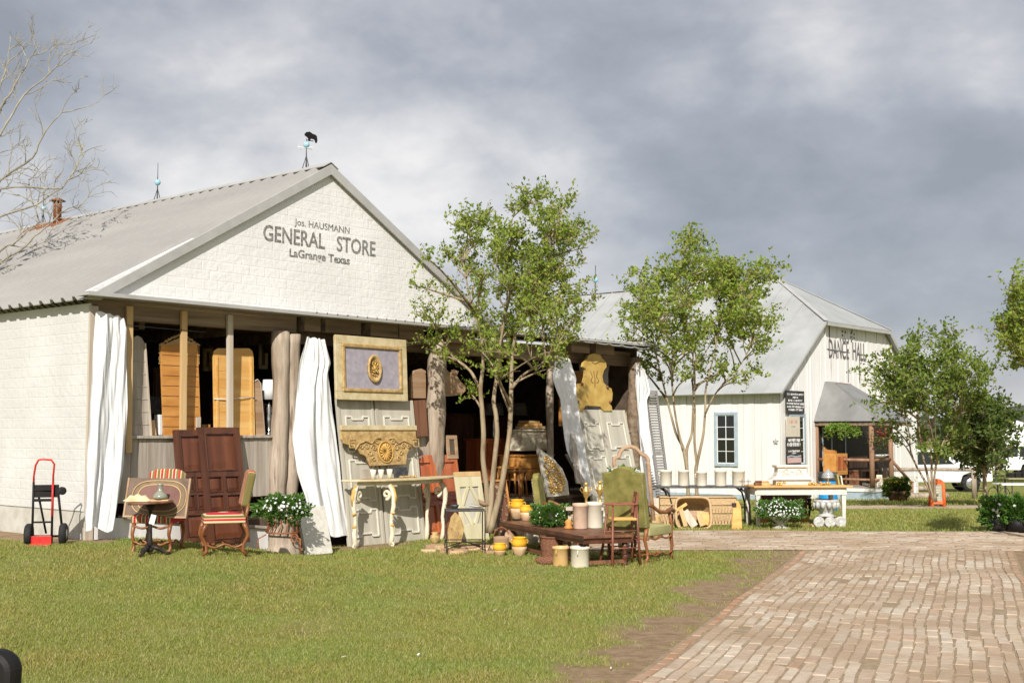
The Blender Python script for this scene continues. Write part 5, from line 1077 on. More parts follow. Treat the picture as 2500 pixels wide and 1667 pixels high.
# shutters at the right end
def shutter(label, pbl, ptl, pbr, ptr, dd_):
    fr, w_, h_ = fitdoor(pbl, ptl, pbr, ptr, dd_); o = T('louvred_shutter', label, 'shutter', fr, 'grey louvred shutters'); b_ = MB()
    for a, c, p_, q in ((0,.05,0,h_),(w_-.05,w_,0,h_),(.05,w_-.05,0,.08),(.05,w_-.05,h_*.5-.04,h_*.5+.04),(.05,w_-.05,h_-.08,h_)): b_.box(a, c, 0, .035, p_, q)
    b_.build('shutter_frame', M_['shutter_grey'], o, .003); b_ = MB(); z = .1
    while z < h_-.1:
        if abs(z-h_*.5) > .06: b_.cbox((w_/2,.018,z), w_-.1, .045, .009, rx=R(38))
        z += .05
    b_.build('louvres', M_['shutter_grey'], o); return o
shutter('left grey louvred shutter beside the rightmost curtain', (1592,1262), (1562,975), (1617,1258), (1586,972), .42)
shutter('right grey louvred shutter at the right end of the store', (1612,1258), (1580,952), (1640,1254), (1608,954), .40)
# ================================================================ furniture and wares
STR = [(.17,(.50,.03,.03)),(.24,(.70,.55,.32)),(.46,(.16,.13,.035)),(.53,(.70,.55,.32)),(.72,(.45,.02,.03)),(.80,(.72,.58,.36)),(1,(.20,.16,.05))]
M_['stripe_x'] = stripemat('stripe_x', 0, .135, STR)
# a long thin cushion grid with rounded top
def cushion(b_, x0, x1, y0, y1, z0, z1, crown=.03, n=8):
    P = []
    for i in range(n+1):
        v = i/n; row = []
        for j in range(n+1):
            u = j/n; e_ = (math.sin(math.pi*u)*math.sin(math.pi*v))**.35 if 0 < u < 1 and 0 < v < 1 else 0; row.append((x0+(x1-x0)*u, y0+(y1-y0)*v, z1+crown*e_))
        P.append(row)
    b_.grid(P); b_.smooth = True; b_.add([(x0,y0,z0),(x1,y0,z0),(x1,y1,z0),(x0,y1,z0),(x0,y0,z1),(x1,y0,z1),(x1,y1,z1),(x0,y1,z1)], [(3,2,1,0),(0,1,5,4),(1,2,6,5),(2,3,7,6),(3,0,4,7)]); b_.smooth = False
def sleg(b_, x, y, h_, dx=0., dy=-.0, r_=.019):
    """sheep-bone leg with a double curve"""
    b_.tube([(x,y,h_),(x+dx*.5,y+dy*.6,h_*.82),(x+dx*1.2,y+dy*1.1,h_*.62),(x+dx*.2,y+dy*.1,h_*.36),(x-dx*.3,y-dy*.2,h_*.14),(x+dx*.9,y+dy*.9,.0)], [r_*1.25,r_*1.25,r_,r_*.85,r_,r_*1.2], 8)
def wavy(b_, a, c, amp=.018, n=13, r_=.013, k=2):
    a = Vector(a); c = Vector(c); b_.tube([a.lerp(c, i/(n-1))+Vector((0,0,amp*math.cos(i/(n-1)*2*math.pi*k))) for i in range(n)], r_, 6)
def striped_chair(label, fr, w_=.50, dp=.48, sh=.36, bh=1.0, stripes=None, k=1.0, sm=None):
    """local: x width, y towards the back of the chair"""
    o = T('striped_chair', label, 'chair', fr, 'red and gold striped side chairs'); m = M_['chair_wood']
    b_ = MB(); cushion(b_, -w_/2, w_/2, 0, dp, sh, sh+.075, .035); b_.build('seat', sm or stripes, o, .012)
    b_ = MB(); b_.X = Matrix.Translation((0,dp+.0,sh+.17)) @ Matrix.Rotation(-.20,4,'X'); hh = bh-sh-.19
    cushion_ = [(-w_*.42,0),(w_*.42,0),(w_*.44,hh*.9),(w_*.28,hh*.98),(0,hh),(-w_*.28,hh*.98),(-w_*.44,hh*.9)]; b_.prism(cushion_, -.05, .035); b_.build('backrest', stripes, o, .022)
    for x_ in (-w_/2+.03, w_/2-.03):
        b_ = MB(); sleg(b_, x_, .03, sh, 0, -.045); b_.build('leg', m, o); b_ = MB(); sleg(b_, x_, dp-.02, sh, 0, .045); b_.build('leg', m, o)
    b_ = MB(); wavy(b_, (-w_/2+.03,.01,.10), (w_/2-.03,.01,.10)); wavy(b_, (-w_/2+.03,.0,.27), (w_/2-.03,.0,.27), .012); b_.build('front_stretcher', m, o)
    b_ = MB(); wavy(b_, (-w_/2+.03,.01,.10), (-w_/2+.03,dp,.10)); wavy(b_, (w_/2-.03,.01,.10), (w_/2-.03,dp,.10)); wavy(b_, (-w_/2+.03,dp/2,.10), (w_/2-.03,dp/2,.10)); b_.build('side_stretcher', m, o)
    for x_ in (-w_*.38, w_*.38): b_ = MB(); b_.tube([(x_,dp-.01,sh-.03),(x_,dp+.03,sh+.2)], .018, 6); b_.build('back_post', m, o)
    return o
M_['stripe_z'] = stripemat('stripe_z', 2, .115, [(.18,(.70,.58,.36)),(.38,(.50,.03,.03)),(.46,(.70,.55,.32)),(.66,(.16,.13,.035)),(.74,(.70,.55,.32)),(.9,(.45,.02,.03)),(1,(.72,.58,.36))])
p = G(368, 1349); striped_chair('striped chair facing forward behind the round pedestal table', Fr(p, R(-4)), .46, .42, .31, .905, M_['stripe_x'])
p = G(500, 1361); a_ = G(540, 1352)
striped_chair('striped chair turned sideways in front of the dark doors', Fr(G(474,1358)+Vector((.02,.24,0)), R(-72)), .44, .44, .34, .93, M_['stripe_x'], sm=M_['stripe_z'])
# inlaid top standing on the chair seat
pt_ = G(368, 1349); fr = Fr(at(300, 1262, pt_.y+.12), R(-14), .22); cs = corners(fr, (300,1262),(454,1271),(462,1168),(310,1165)); w_ = cs[1][0]-cs[0][0]+.0; h_ = (cs[2][1]+cs[3][1])/2
o = T('inlaid_table_top', 'oval patterned inlaid wooden top propped on a striped chair seat', 'table top', fr); b_ = MB(); b_.box(0, w_, 0, .03, 0, h_); b_.build('board', mm('taupe', (.13,.09,.065), (.20,.14,.105), 8, rough=.6, bump=.2), o, .004)
b_ = MB(); cx_, cz_ = w_*.53, h_*.5
def stadium(rx, rz, n=40):
    pts = []
    for i in range(n): a = 2*math.pi*i/n; pts.append((cx_+math.copysign(abs(math.cos(a))**.6, math.cos(a))*rx, cz_+math.copysign(abs(math.sin(a))**.8, math.sin(a))*rz))
    return pts
for rx, rz_, y_ in ((w_*.43,h_*.43,-.004),): 
    P = stadium(rx, rz_); b_.tube([(x,y_,z) for x, z in P+[P[0]]], .006, 5, False)
P = stadium(w_*.34, h_*.33); b_.tube([(x,-.004,z) for x, z in P+[P[0]]], .006, 5, False); b_.build('inlay_line', M_['new_wood'], o)
b_ = MB(); b_.prism(stadium(w_*.405, h_*.405), -.003, 0); b_.build('oval_band', mm('band', (.18,.125,.075), (.25,.18,.11), 12, rough=.5, bump=.1), o); b_ = MB(); b_.prism(stadium(w_*.33, h_*.32), -.005, -.002); b_.build('oval_field', mm('field', (.17,.085,.07), (.22,.12,.10), 5, rough=.5, bump=.1), o)
b_ = MB(); b_.box(0, w_, -.008, .0, 0, .02); b_.box(0, .02, -.008, 0, .02, h_); b_.box(w_-.02, w_, -.008, 0, .02, h_); b_.build('edge_band', M_['dusty_wood'], o)
# round pedestal table
p = G(365, 1354); o = T('pedestal_table', 'round tilting top pedestal table with dark turned stem', 'table', p); zt = at(365, 1226, p.y).z-p.z; k_ = p.y/3000.
b_ = MB(); b_.X = Matrix.Translation((-.0,0,zt)) @ Matrix.Rotation(R(-2.5),4,'Y'); b_.lathe([(.0,-.012),(54*k_*.98,-.012),(54*k_,0),(54*k_*.98,.012),(.0,.012)], n=40); b_.build('table_top', M_['brown_wood'], o)
b_ = MB(); b_.lathe([(.05,zt-.02),(.045,zt-.05),(.02,zt-.09),(.013,zt-.14),(.02,zt-.17),(.022,zt*.5),(.026,zt*.3),(.035,zt*.22),(.025,zt*.18),(.04,zt*.12),(.045,.06),(.03,.03)], n=16); b_.build('stem', M_['black_iron'], o)
for a in (0.3, 2.4, 4.5): b_ = MB(); c_, s_ = math.cos(a), math.sin(a); b_.tube([(.02*c_,.02*s_,.09),(.10*c_,.10*s_,.06),(.17*c_,.17*s_,.012),(.21*c_,.21*s_,.015)], [.025,.022,.018,.014], 8); b_.build('foot', M_['black_iron'], o)
tg = MB(); tg.cbox((.06,-.12,zt-.17), .055, .003, .10, ry=.25); tg.build('price_tag', M_['white'], o)
pz = p.z+zt+.012
b_ = MB(); b_.lathe([(.045,0),(.075,.01),(.078,.03),(.06,.06),(.03,.085),(.022,.12),(.028,.15),(.035,.165),(.03,.165),(.02,.15),(.015,.1)], n=24); o = b_.build('glass_carafe', plain('carafe_glass', (.25,.26,.20), .1, spec=.8)); o.location = (p.x+.10, p.y, pz+.02); tag(o, 'small glass carafe standing on the round pedestal table', 'carafe')
b_ = MB(); b_.box(-.10,.10,-.05,.05,0,.022); o = b_.build('book', M_['new_wood'], None, .003); o.location = (p.x+.10, p.y, pz-.002); tag(o, 'tan book under the glass carafe on the pedestal table', 'book')
b_ = MB(); r_ = random.Random(2); rows = []
for i in range(9):
    v = i/8; rows.append([(.16*(v-.5)*2*(.6+.4*math.sin(3.1*u_/10)), .05*math.cos(math.pi*u_/10), (.075*math.sin(math.pi*v)**.7+.01*(-1)**i)*math.sin(math.pi*u_/10)) for u_ in range(11)])
b_.grid(rows); o = b_.build('sea_shell', M_['pale_gilt']); o.location = (p.x-.13, p.y-.02, pz); tag(o, 'ribbed tan shell on the left of the pedestal table', 'shell')
# ---------------------------------------------------------------- flowers
def bush(name, label, cat, P0, rx, rz_, nl, lsize, nf, fsize, seed, mt='herb', squash=.5, droop=0.3, group=None, ry=None, parent=None, cz=.0):
    rs = np.random.RandomState(seed); ry = ry or rx*.8
    n = nl; d = rs.normal(size=(n,3)); d /= np.linalg.norm(d,axis=1)[:,None]; q = rs.rand(n)**.33; P = d*q[:,None]*np.array([rx,ry,rz_]); P *= (1+.18*np.sin(d[:,:1]*9+seed)+.12*np.sin(d[:,2:]*11)); P[:,2] = np.where(P[:,2] < 0, P[:,2]*squash, P[:,2])+cz
    root = parent if parent is not None else T(name, label, cat, P0, group)
    leaves('foliage', P, lsize, M_[mt], root, asp=.6, seed=seed)
    if nf:
        d = rs.normal(size=(nf,3)); d[:,1] -= .6; d[:,2] += .25; d /= np.linalg.norm(d,axis=1)[:,None]; C_ = d*np.array([rx,ry,rz_])*rs.uniform(.9,1.08,nf)[:,None]; C_[:,2] = np.where(C_[:,2] < 0, C_[:,2]*squash, C_[:,2])+cz; V = []; F = []
        for c_, n_ in zip(C_, d):
            t_ = np.cross(n_, [0,0,1]); t_ /= (np.linalg.norm(t_)+1e-6); u_ = np.cross(n_, t_); s_ = fsize*rs.uniform(.7,1.2); b0 = len(V); V.append(c_-n_*s_*.2)
            for k in range(10): a = 2*math.pi*k/10; rr = s_*(1 if k%2 == 0 else .62); V.append(c_+(t_*math.cos(a)+u_*math.sin(a))*rr+n_*s_*.1)
            for k in range(10): F.append((b0, b0+1+k, b0+1+(k+1)%10))
        fastmesh('blossoms', V, F, M_['petal'], root)
    return root
p = G(690, 1352); o = T('flower_stump', 'tree stump with rusty iron stand holding white flowers by the log post', 'planter', p); k_ = p.y/3000
b_ = MB(); r_ = random.Random(3); zt = at(690, 1262, p.y).z-p.z; pts = [(0,0,z) for z in np.linspace(-.02, zt, 10)]; b_.tube([(0.01*math.sin(i),.05,z) for i, (_,_,z) in enumerate(pts)], [.24,.22,.20,.19,.185,.18,.18,.175,.17,.17], 16); b_.build('stump', M_['log_wood'], o)
b_ = MB()
for k in range(9): a = R(-200+k*26); b_.tube([(.20*math.cos(a),-.02+.16*math.sin(a),zt+.02),(.17*math.cos(a+.2),-.02+.15*math.sin(a+.2),zt-.08),(.20*math.cos(a),-.03+.17*math.sin(a),zt-.18)], .009, 6)
b_.tube([(.19*math.cos(a),-.03+.17*math.sin(a),zt-.18) for a in np.linspace(-3.4,.3,16)], .011, 6); b_.tube([(.13,-.14,zt-.2),(.20,-.16,zt-.24),(.24,-.17,.2),(.25,-.18,0)], .013, 6); b_.tube([(-.18,-.12,zt-.2),(-.27,-.14,.2),(-.29,-.15,0)], .008, 6)
b_.tube([(.17+.05*math.cos(a)*(1-a/14), -.17, .2+.06*math.sin(a)*(1-a/14)) for a in np.linspace(0,9,24)], .009, 6); b_.build('iron_stand', M_['rust'], o)
bush('', '', '', None, .33, .17, 2600, .048, 90, .021, 4, parent=o, squash=1.0, cz=zt+.10)
# hand truck
p = G(104, 1330); fr = Fr(p+Vector((-.01,0,0)), R(12)); o = T('hand_truck', 'black and red hand truck standing against the white side wall', 'hand truck', fr); zt = at(118, 1120, p.y).z-p.z; w_ = .205
h2 = zt*.73
b_ = MB()
for x_ in (-w_/2, w_/2): b_.tube([(x_,-.0,.02),(x_,.0,h2)], .013, 8)
b_.build('frame_rail', M_['black'], o); b_ = MB(); b_.tube([(w_/2,-.016,h2*.45),(w_/2,-.016,h2)], .012, 8); b_.tube([(-w_/2,-.0,h2),(-w_/2,-.0,h2+.07),(-w_/2+.03,-.09,h2+.19),(-w_/2+.06,-.10,zt-.01),(0,-.10,zt),(w_/2-.01,-.10,zt-.01),(w_/2+.02,-.08,h2+.2),(w_/2,-.0,h2+.07),(w_/2,-.0,h2)], .011, 8); b_.build('handle', M_['red_paint'], o)
b_ = MB()
for z_ in (.28,.55,.68): b_.bar((-w_/2,0,h2*z_*1.3),(w_/2,0,h2*z_*1.3),.02)
b_.bar((-w_/2,.01,h2-.10),(w_/2+.06,.03,h2-.10),.02,.14,up=(0,0,1)); b_.bar((-w_/2,.02,h2-.2),(w_/2,.02,h2-.2),.03,.03); b_.tube([(-w_/2+.04,.03,h2-.1),(-w_/2+.13,.10,.12)], .012, 7); b_.tube([(w_/2+.05,.03,h2-.1),(w_/2+.10,.10,.12)], .014, 7); b_.tube([(-w_/2-.04,.09,.09),(w_/2+.13,.09,.09)], .012, 8); b_.build('cross_bar', M_['black'], o)
b_ = MB(); b_.box(-w_/2-.02, w_/2-.0, -.14, .0, .0, .012); b_.add([(-w_/2-.01,-.012,.0),(w_/2,-.012,.0),(w_/2,-.012,.10),(-w_/2-.01,-.012,.10),(-w_/2-.01,.0,.0),(w_/2,.0,.0),(w_/2,.0,.10),(-w_/2-.01,.0,.10)], [(0,1,2,3),(7,6,5,4),(3,2,6,7),(1,5,6,2),(4,0,3,7)]); b_.build('toe_plate', M_['red_paint'], o, .003)
for x_ in (-w_/2-.05, w_/2+.11):
    b_ = MB(); b_.X = Matrix.Translation((x_,.09,.112)) @ Matrix.Rotation(R(90),4,'Y') @ Matrix.Rotation(R(0),4,'X'); b_.lathe([(.055,-.035),(.10,-.04),(.122,-.022),(.122,.022),(.10,.04),(.055,.035)], n=26); w2 = b_.build('wheel', M_['rubber'], o); b_ = MB(); b_.X = Matrix.Translation((x_,.09,.112)) @ Matrix.Rotation(R(90),4,'Y'); b_.lathe([(.01,-.041),(.052,-.037),(.057,0),(.052,.037),(.01,.041)], n=20); b_.build('rim', M_['chrome'], w2)
b_ = MB(); b_.X = Matrix.Translation((w_/2+.09,.05,h2-.10)) @ Matrix.Rotation(R(25),4,'Z') @ Matrix.Rotation(R(90),4,'X'); b_.lathe([(.015,-.015),(.045,-.018),(.045,.018),(.015,.015)], n=20); b_.build('caster_wheel', M_['rubber'], o)
# ---------------------------------------------------------------- console table with scroll legs
s_, z_ = FS(905, 1168, .36); fr = Fr(C0+EX*s_-EY*.36+Vector((0,0,-.02))); zt = fr.px(905,1168)[1]
xl, xr = fr.px(833,1172)[0], fr.px(1105,1163)[0]; yb = 0.0; yf = -.44; xc = (xl+xr)/2
o = T('console_table', 'cream and gilt half round console table on carved scroll legs', 'console table', fr)
b_ = MB(); pl = []; n = 26
for i in range(n+1):
    a = math.pi+math.pi*i/n; pl.append((xc+(xr-xl)/2*math.cos(a), yb+.44*math.sin(a)))
pl = [(x, y) for x, y in pl]; dpt = max(.28, yb-yf)
def slab(b_, pl, z0, z1): n_ = len(pl); b_.add([(x,y,z0) for x, y in pl]+[(x,y,z1) for x, y in pl], [tuple(range(n_-1,-1,-1)), tuple(range(n_,2*n_))]+[(i,(i+1)%n_,(i+1)%n_+n_,i+n_) for i in range(n_)])
slab(b_, pl, zt-.028, zt); b_.build('table_top', M_['dusty_wood'] if False else M_['pale_gilt'], o, .008); b_ = MB(); slab(b_, [(xc+(x-xc)*.74, yb+(y-yb)*.8) for x, y in pl], zt-.085, zt-.028); b_.build('apron', M_['cream_paint'], o, .006)
def scrollleg(x, y, dx, dy, h_):
    """S-scroll leg curling outwards along (dx,dy)"""
    b_ = MB(); d = Vector((dx,dy,0)).normalized()
    P = [(-.02,1.0),(.03,.93),(.06,.82),(.055,.68),(.02,.52),(.01,.42),(.035,.26),(.02,.12),(-.01,.03)]
    b_.tube([(x+d.x*u, y+d.y*u, h_*v) for u, v in P], [.032,.038,.038,.034,.026,.024,.032,.034,.028], 10)
    g_ = MB(); g_.tube([(x+d.x*(-.075+.068*(1-t_/9.5)*math.cos(-1.57+t_)), y+d.y*(-.075+.068*(1-t_/9.5)*math.cos(-1.57+t_)), h_*.85+.068*(1-t_/9.5)*math.sin(-1.57+t_)) for t_ in np.linspace(.0,7.5,26)][::-1], [.014+.012*i/25 for i in range(26)], 8)
    g_.tube([(x+d.x*(.03+.035*(1-t_/8)*math.cos(2.4-t_)), y+d.y*(.03+.035*(1-t_/8)*math.cos(2.4-t_)), .045+.035*(1-t_/8)*math.sin(2.4-t_)) for t_ in np.linspace(0,6,18)], .015, 8)
    l_ = b_.build('leg', M_['cream_paint'], o); g_.build('scroll', M_['cream_paint'], l_)
    k2 = MB(); k2.ball((x+d.x*.045, y+d.y*.045, h_*.56), .036, 9, sz=.6); k2.ball((x+d.x*.03, y+d.y*.03, h_*.36), .03, 9); k2.tube([(x+d.x*(u+.014), y+d.y*(u+.014), h_*v) for u, v in P[:4]], [.026,.031,.031,.02], 8); k2.build('gilt_leaf', M_['gilt_paint'], l_)
hh = zt-.085
q1 = (fr.px(868,1335,-.22)[0],-.22); q2 = (fr.px(953,1338,-.36)[0],-.36); q3 = (fr.px(1046,1318,-.06)[0],-.06); q4 = (fr.px(1092,1330,-.24)[0],-.24)
scrollleg(q1[0], q1[1], -1, -.2, hh); scrollleg(q2[0], q2[1], .15, -1, hh); scrollleg(q3[0]-.04, q3[1], .8, .4, hh); scrollleg(q4[0]-.12, q4[1], 1, -.3, hh)
TT = fr.M @ Matrix.Translation((0,0,zt+.002))
def on_table(px, z=0.0): return fr.W(fr.hz(px, 1166, zt)[0], (yb+yf)/2+.1, zt+.002)
for k, (px, lb) in enumerate(((911,'left cream beaker on the console table'),(930,'middle cream beaker on the console table'),(951,'right cream beaker on the console table, beside the dark frame'))):
    b_ = MB(); b_.lathe([(.0,0),(.026,0),(.034,.06),(.044,.13),(.041,.13),(.03,.05),(.0,.02)], n=20); c_ = b_.build('cream_beaker', M_['cream_stone']); x, y = fr.px(px, 1166, -.2)[0], -.2; c_.matrix_world = Matrix.Translation(fr.W(x, y, zt+.002)); tag(c_, lb, 'beaker', 'cream beakers on the console table')
def on(fr_, px, py, z, yoff=0): x, y = fr_.hz(px, py, z); return fr_.W(x, y+yoff, z+.002)
o = MB(); o.box(-.13,.13,-.015,.02,0,.15); o = o.build('slate_frame', M_['iron_grey'], None, .006); o.matrix_world = Matrix.Translation(fr.W(fr.px(980,1163,-.12)[0],-.12,zt+.002)) @ Matrix.Rotation(ROT,4,'Z') @ Matrix.Rotation(-.2,4,'X'); tag(o, 'dark slate coloured frame leaning on the console table', 'frame')
o = MB(); o.box(-.10,.10,-.03,.03,0,.14); o = o.build('old_box', M_['weathered_wood'], None, .006); o.matrix_world = Matrix.Translation(fr.W(fr.px(896,1163,-.12)[0],-.12,zt+.002)) @ Matrix.Rotation(ROT,4,'Z'); tag(o, 'brown box behind the cream beakers on the console table', 'box')
b_ = MB(); r_ = random.Random(6)
for k in range(22): b_.ball((-.15+.014*k, .008*math.sin(k*1.3), .014+.004*(k%3)), .013, 7)
for k in range(5): b_.ball((.14+.012*(k%3), .01*(k-2), .018), .018, 7)
o = b_.build('bead_strand', M_['gilt_wood']); o.matrix_world = Matrix.Translation(fr.W(fr.px(995,1168,-.22)[0],-.22,zt+.002)) @ Matrix.Rotation(ROT,4,'Z'); tag(o, 'string of gilt wooden beads on the right of the console table', 'beads')
# carved apron with Greek key and fan
s_, z_ = FS(905, 1137, .34); fra = Fr(C0+EX*s_-EY*.34+Vector((0,0,z_)), ROT, .12); o = T('carved_apron', 'gilt carved apron panel with central fan leaning over the console table', 'carving', fra)
out_ = [(832,1040),(1014,1038),(1016,1062),(1018,1078),(1008,1084),(1000,1096),(994,1110),(992,1133),(905,1137),(897,1118),(892,1112),(882,1108),(874,1096),(864,1090),(840,1082),(833,1072)]
P = corners(fra, *out_); b_ = MB(); b_.prism(P[::-1] if False else P, 0, .03); b_.build('carved_board', M_['gilt_wood'], o, .006)
a_ = fra.px(832,1040); c_ = fra.px(1015,1050); b_ = MB(); b_.box(a_[0]-.01, c_[0]+.01, -.02, .02, c_[1], a_[1]+.012); b_.build('top_rail', M_['pale_gilt'], o, .006)
cx_, cz_ = fra.px(941, 1103); b_ = MB()
for k in range(16): a = 2*math.pi*k/16; b_.tube([(cx_+.02*math.cos(a),-.006,cz_+.02*math.sin(a)),(cx_+.11*math.cos(a),-.014,cz_+.12*math.sin(a))], [.006,.016], 6)
b_.tube([(cx_+.14*math.cos(a),-.008,cz_+.15*math.sin(a)) for a in np.linspace(0,6.283,30)], .010, 6, False); b_.build('fan_rosette', M_['gilt_paint'], o)
b_ = MB()
for s__ in (-1,1):
    for (ox, oz, rr, n_t) in ((.22,.06,.055,8),(.36,.08,.045,8),(.16,.14,.04,7),(.30,-.02,.04,7),(.24,-.10,.035,6),(.46,.07,.03,6)):
        b_.tube([(cx_+s__*(ox+rr*(1-t_/10)*math.cos(t_)), -.008, cz_+oz+rr*(1-t_/10)*math.sin(t_)) for t_ in np.linspace(0,n_t,22)], .009, 6)
    b_.tube([(cx_+s__*x, -.01, cz_+z) for x, z in ((.08,.19),(.18,.2),(.26,.12),(.38,.16),(.5,.12),(.58,.04))], .013, 6)
    kx = cx_+s__*.62; kz = cz_+.12
    for (x0,z0,x1,z1) in ((-.06,.06,.06,.06),(.06,.06,.06,-.05),(.06,-.05,-.04,-.05),(-.04,-.05,-.04,.02),(-.04,.02,.02,.02)): b_.bar((kx+s__*x0,-.006,kz+z0),(kx+s__*x1,-.006,kz+z1),.012,.014)
b_.build('scroll_carving', M_['gilt_wood'], o)
# red cabinet doors
fr3, w_, h_ = (lambda f: (f, f.px(1112,1312)[0], f.px(1085,1110)[1]))(lean_d((1037,1315),(1033,1108),.30))
wt = fr3.px(1143,1111)[0]; w_ = (w_+wt)/2
o = door('panelled_door', 'red brown double panelled cabinet door leaning right of the console table', fr3, w_, h_, [(.06,.36,.50,.92),(.44,.93,.50,.92),(.06,.36,.06,.40),(.44,.93,.06,.40)], M_['red_wood'], M_['red_wood'], group=None, rail=.014)
b_ = MB(); b_.tube([(w_*x,-.012,h_*z) for x, z in ((.05,.46),(.2,.44),(.4,.47),(.6,.43),(.8,.45),(.95,.42))], .014, 6); b_.build('carved_swag', M_['red_wood'], o)
for x_, lb in ((.1,0),(.86,1)): b_ = MB(); b_.box(w_*x_, w_*x_+.05, -.006, -.001, h_-.04, h_-.015); b_.build('price_tag', M_['white'], o)
# lattice panel with diamond struts
s_, z_ = FS(1132,1322,1.0); frl = Fr(C0+EX*s_-EY*1.0+Vector((0,0,z_)), ROT-.15, .22); w0 = frl.px(1192,1326)[0]; w1 = frl.px(1222,1152)[0]-frl.px(1160,1150)[0]; w_ = max(w0, w1); h_ = (frl.px(1160,1149)[1]+frl.px(1222,1150)[1])/2
o = T('lattice_door', 'pale cream panel with diamond lattice openings leaning by the tree', 'lattice panel', frl); b_ = MB(); mtl = M_['cream_lat'] = mat('cream_lat', (.52,.47,.29), (.66,.61,.42), 8, GR, rough=.7, bump=.2)
for a, c, p_, q in ((0,.07,0,h_),(w_-.07,w_,0,h_),(.07,w_-.07,0,h_*.24),(.07,w_-.07,h_*.78,h_*.93)): b_.box(a, c, 0, .03, p_, q)
b_.build('panel_frame', mtl, o, .003); b_ = MB(); b_.box(0, w_, -.004, .034, h_*.93, h_); b_.build('top_rail', M_['new_wood'], o, .003)
for (z0, z1) in ((h_*.51,h_*.78),(h_*.24,h_*.51)):
    for A_, B_ in (((.07,z0),(w_*.45,z1)),((w_*.55,z1),(w_-.07,z0)),((.07,z1),(w_*.45,z0)),((w_*.55,z0),(w_-.07,z1))):
        if z0 > h_*.4 and A_[1] == z1 and A_[0] < .1: continue
        if z0 > h_*.4 and A_[0] > w_*.5 and A_[1] == z0: continue
        if z0 < h_*.4 and ((A_[0] < .1 and A_[1] == z0) or (A_[0] > w_*.5 and A_[1] == z1)): continue
        s2 = MB(); s2.bar((A_[0],.012,A_[1]), (B_[0],.012,B_[1]), .02, .055, up=(1,0,0)); s2.build('strut', mtl, o, .003)
b_ = MB(); b_.box(.07, w_-.07, .024, .034, h_*.24, h_*.78); b_.build('back_board', M_['grey_paint'], o)
# brown carved panel with orange edge, carved fragments
s_, z_ = FS(1222,1300,1.3); frp = C0+EX*s_-EY*1.3; fr4 = Fr((frp.x,frp.y,0), ROT, .2); b_ = MB(); a_ = fr4.px(1262,1320)[0]; h_ = fr4.px(1240,1172)[1]; o = T('carving_board', 'dark carved walnut panel with orange rim behind the yellow jars', 'carving', fr4); w_ = .30; b_.box(0, w_, 0, .03, 0, h_); b_.build('carved_board', M_['brown_wood'], o, .003)
b_ = MB(); b_.bar((w_,-.01,0),(w_,-.01,h_),.02,.03); b_.bar((0,-.01,h_),(w_,-.01,h_),.02,.03); b_.build('rim', M_['orange_wood'], o, .003); b_ = MB(); r_ = random.Random(5)
for k in range(26): x = r_.uniform(.03,w_-.03); z = r_.uniform(.1,h_-.05); rr = r_.uniform(.015,.035); b_.tube([(x+rr*(1-t_/8)*math.cos(t_+k),-.006,z+rr*(1-t_/8)*math.sin(t_+k)) for t_ in np.linspace(0,6,12)], .007, 5)
b_.build('relief', M_['rust'] if False else M_['dusty_wood'], o)
fr5 = base_on(1097, 1328, tilt=.15, rz=ROT-.3); b_ = MB(); r_ = random.Random(9); P = corners(fr5, (1097,1327),(1126,1325),(1134,1290),(1125,1262),(1112,1250),(1102,1262),(1094,1300)); b_.prism(P, 0, .03); 
for k in range(7): b_.tube([(x*.9+.02, -.008, z) for x, z in [(P[0][0]+.03*k*.5, 0.02), (.03*k*.7, .12), (.02+.022*k, .24-.01*k)]], .008, 6)
o = b_.build('carved_fragment', M_['gilt_wood'], None, .004); o.matrix_world = fr5.M; tag(o, 'gilded carved fragment with curved flutes behind the iron table', 'carving')
# gold carved triangular panel left of third curtain, tall dark
s_, z_ = FS(1345, 1213, .75); fr6 = Fr(C0+EX*s_-EY*.9+Vector((0,0,flat(1345,1213,.0).z)), ROT-.15, .18); fr6 = Fr(C0+EX*FS(1352,1212,.7)[0]-EY*.7+Vector((0,0,FS(1352,1212,.7)[1])), ROT-.3, .2); o = T('gilt_bracket', 'pointed grey bracket panel with gold carving leaning at the curtain foot', 'carving', fr6); P = corners(fr6, (1352,1212),(1390,1207),(1386,1175),(1374,1145),(1352,1120),(1311,1090),(1322,1140),(1330,1180),(1338,1212)); b_ = MB(); b_.prism(P, 0, .05); b_.build('board', M_['grey_paint'], o, .004)
b_ = MB(); r_ = random.Random(12); cxx = [P_ for P_ in P]
def inpoly(x, z, P_):
    c_ = False; j = len(P_)-1
    for i in range(len(P_)):
        if (P_[i][1] > z) != (P_[j][1] > z) and x < (P_[j][0]-P_[i][0])*(z-P_[i][1])/(P_[j][1]-P_[i][1])+P_[i][0]: c_ = not c_
        j = i
    return c_
xs_ = [q[0] for q in P]; zs3 = [q[1] for q in P]; cxm, czm = sum(xs_)/len(P)+.05, sum(zs3)/len(P)-.03; Pin = [((x-cxm)*.74+cxm, (z-czm)*.80+czm) for x, z in P]
for k in range(900):
    x, z = r_.uniform(min(xs_), max(xs_)), r_.uniform(min(zs3), max(zs3))
    if inpoly(x, z, Pin) and len(b_.f) < 5200: b_.ball((x, -.008, z), r_.uniform(.012,.026), 7)
b_.build('gold_carving', M_['gold'], o)
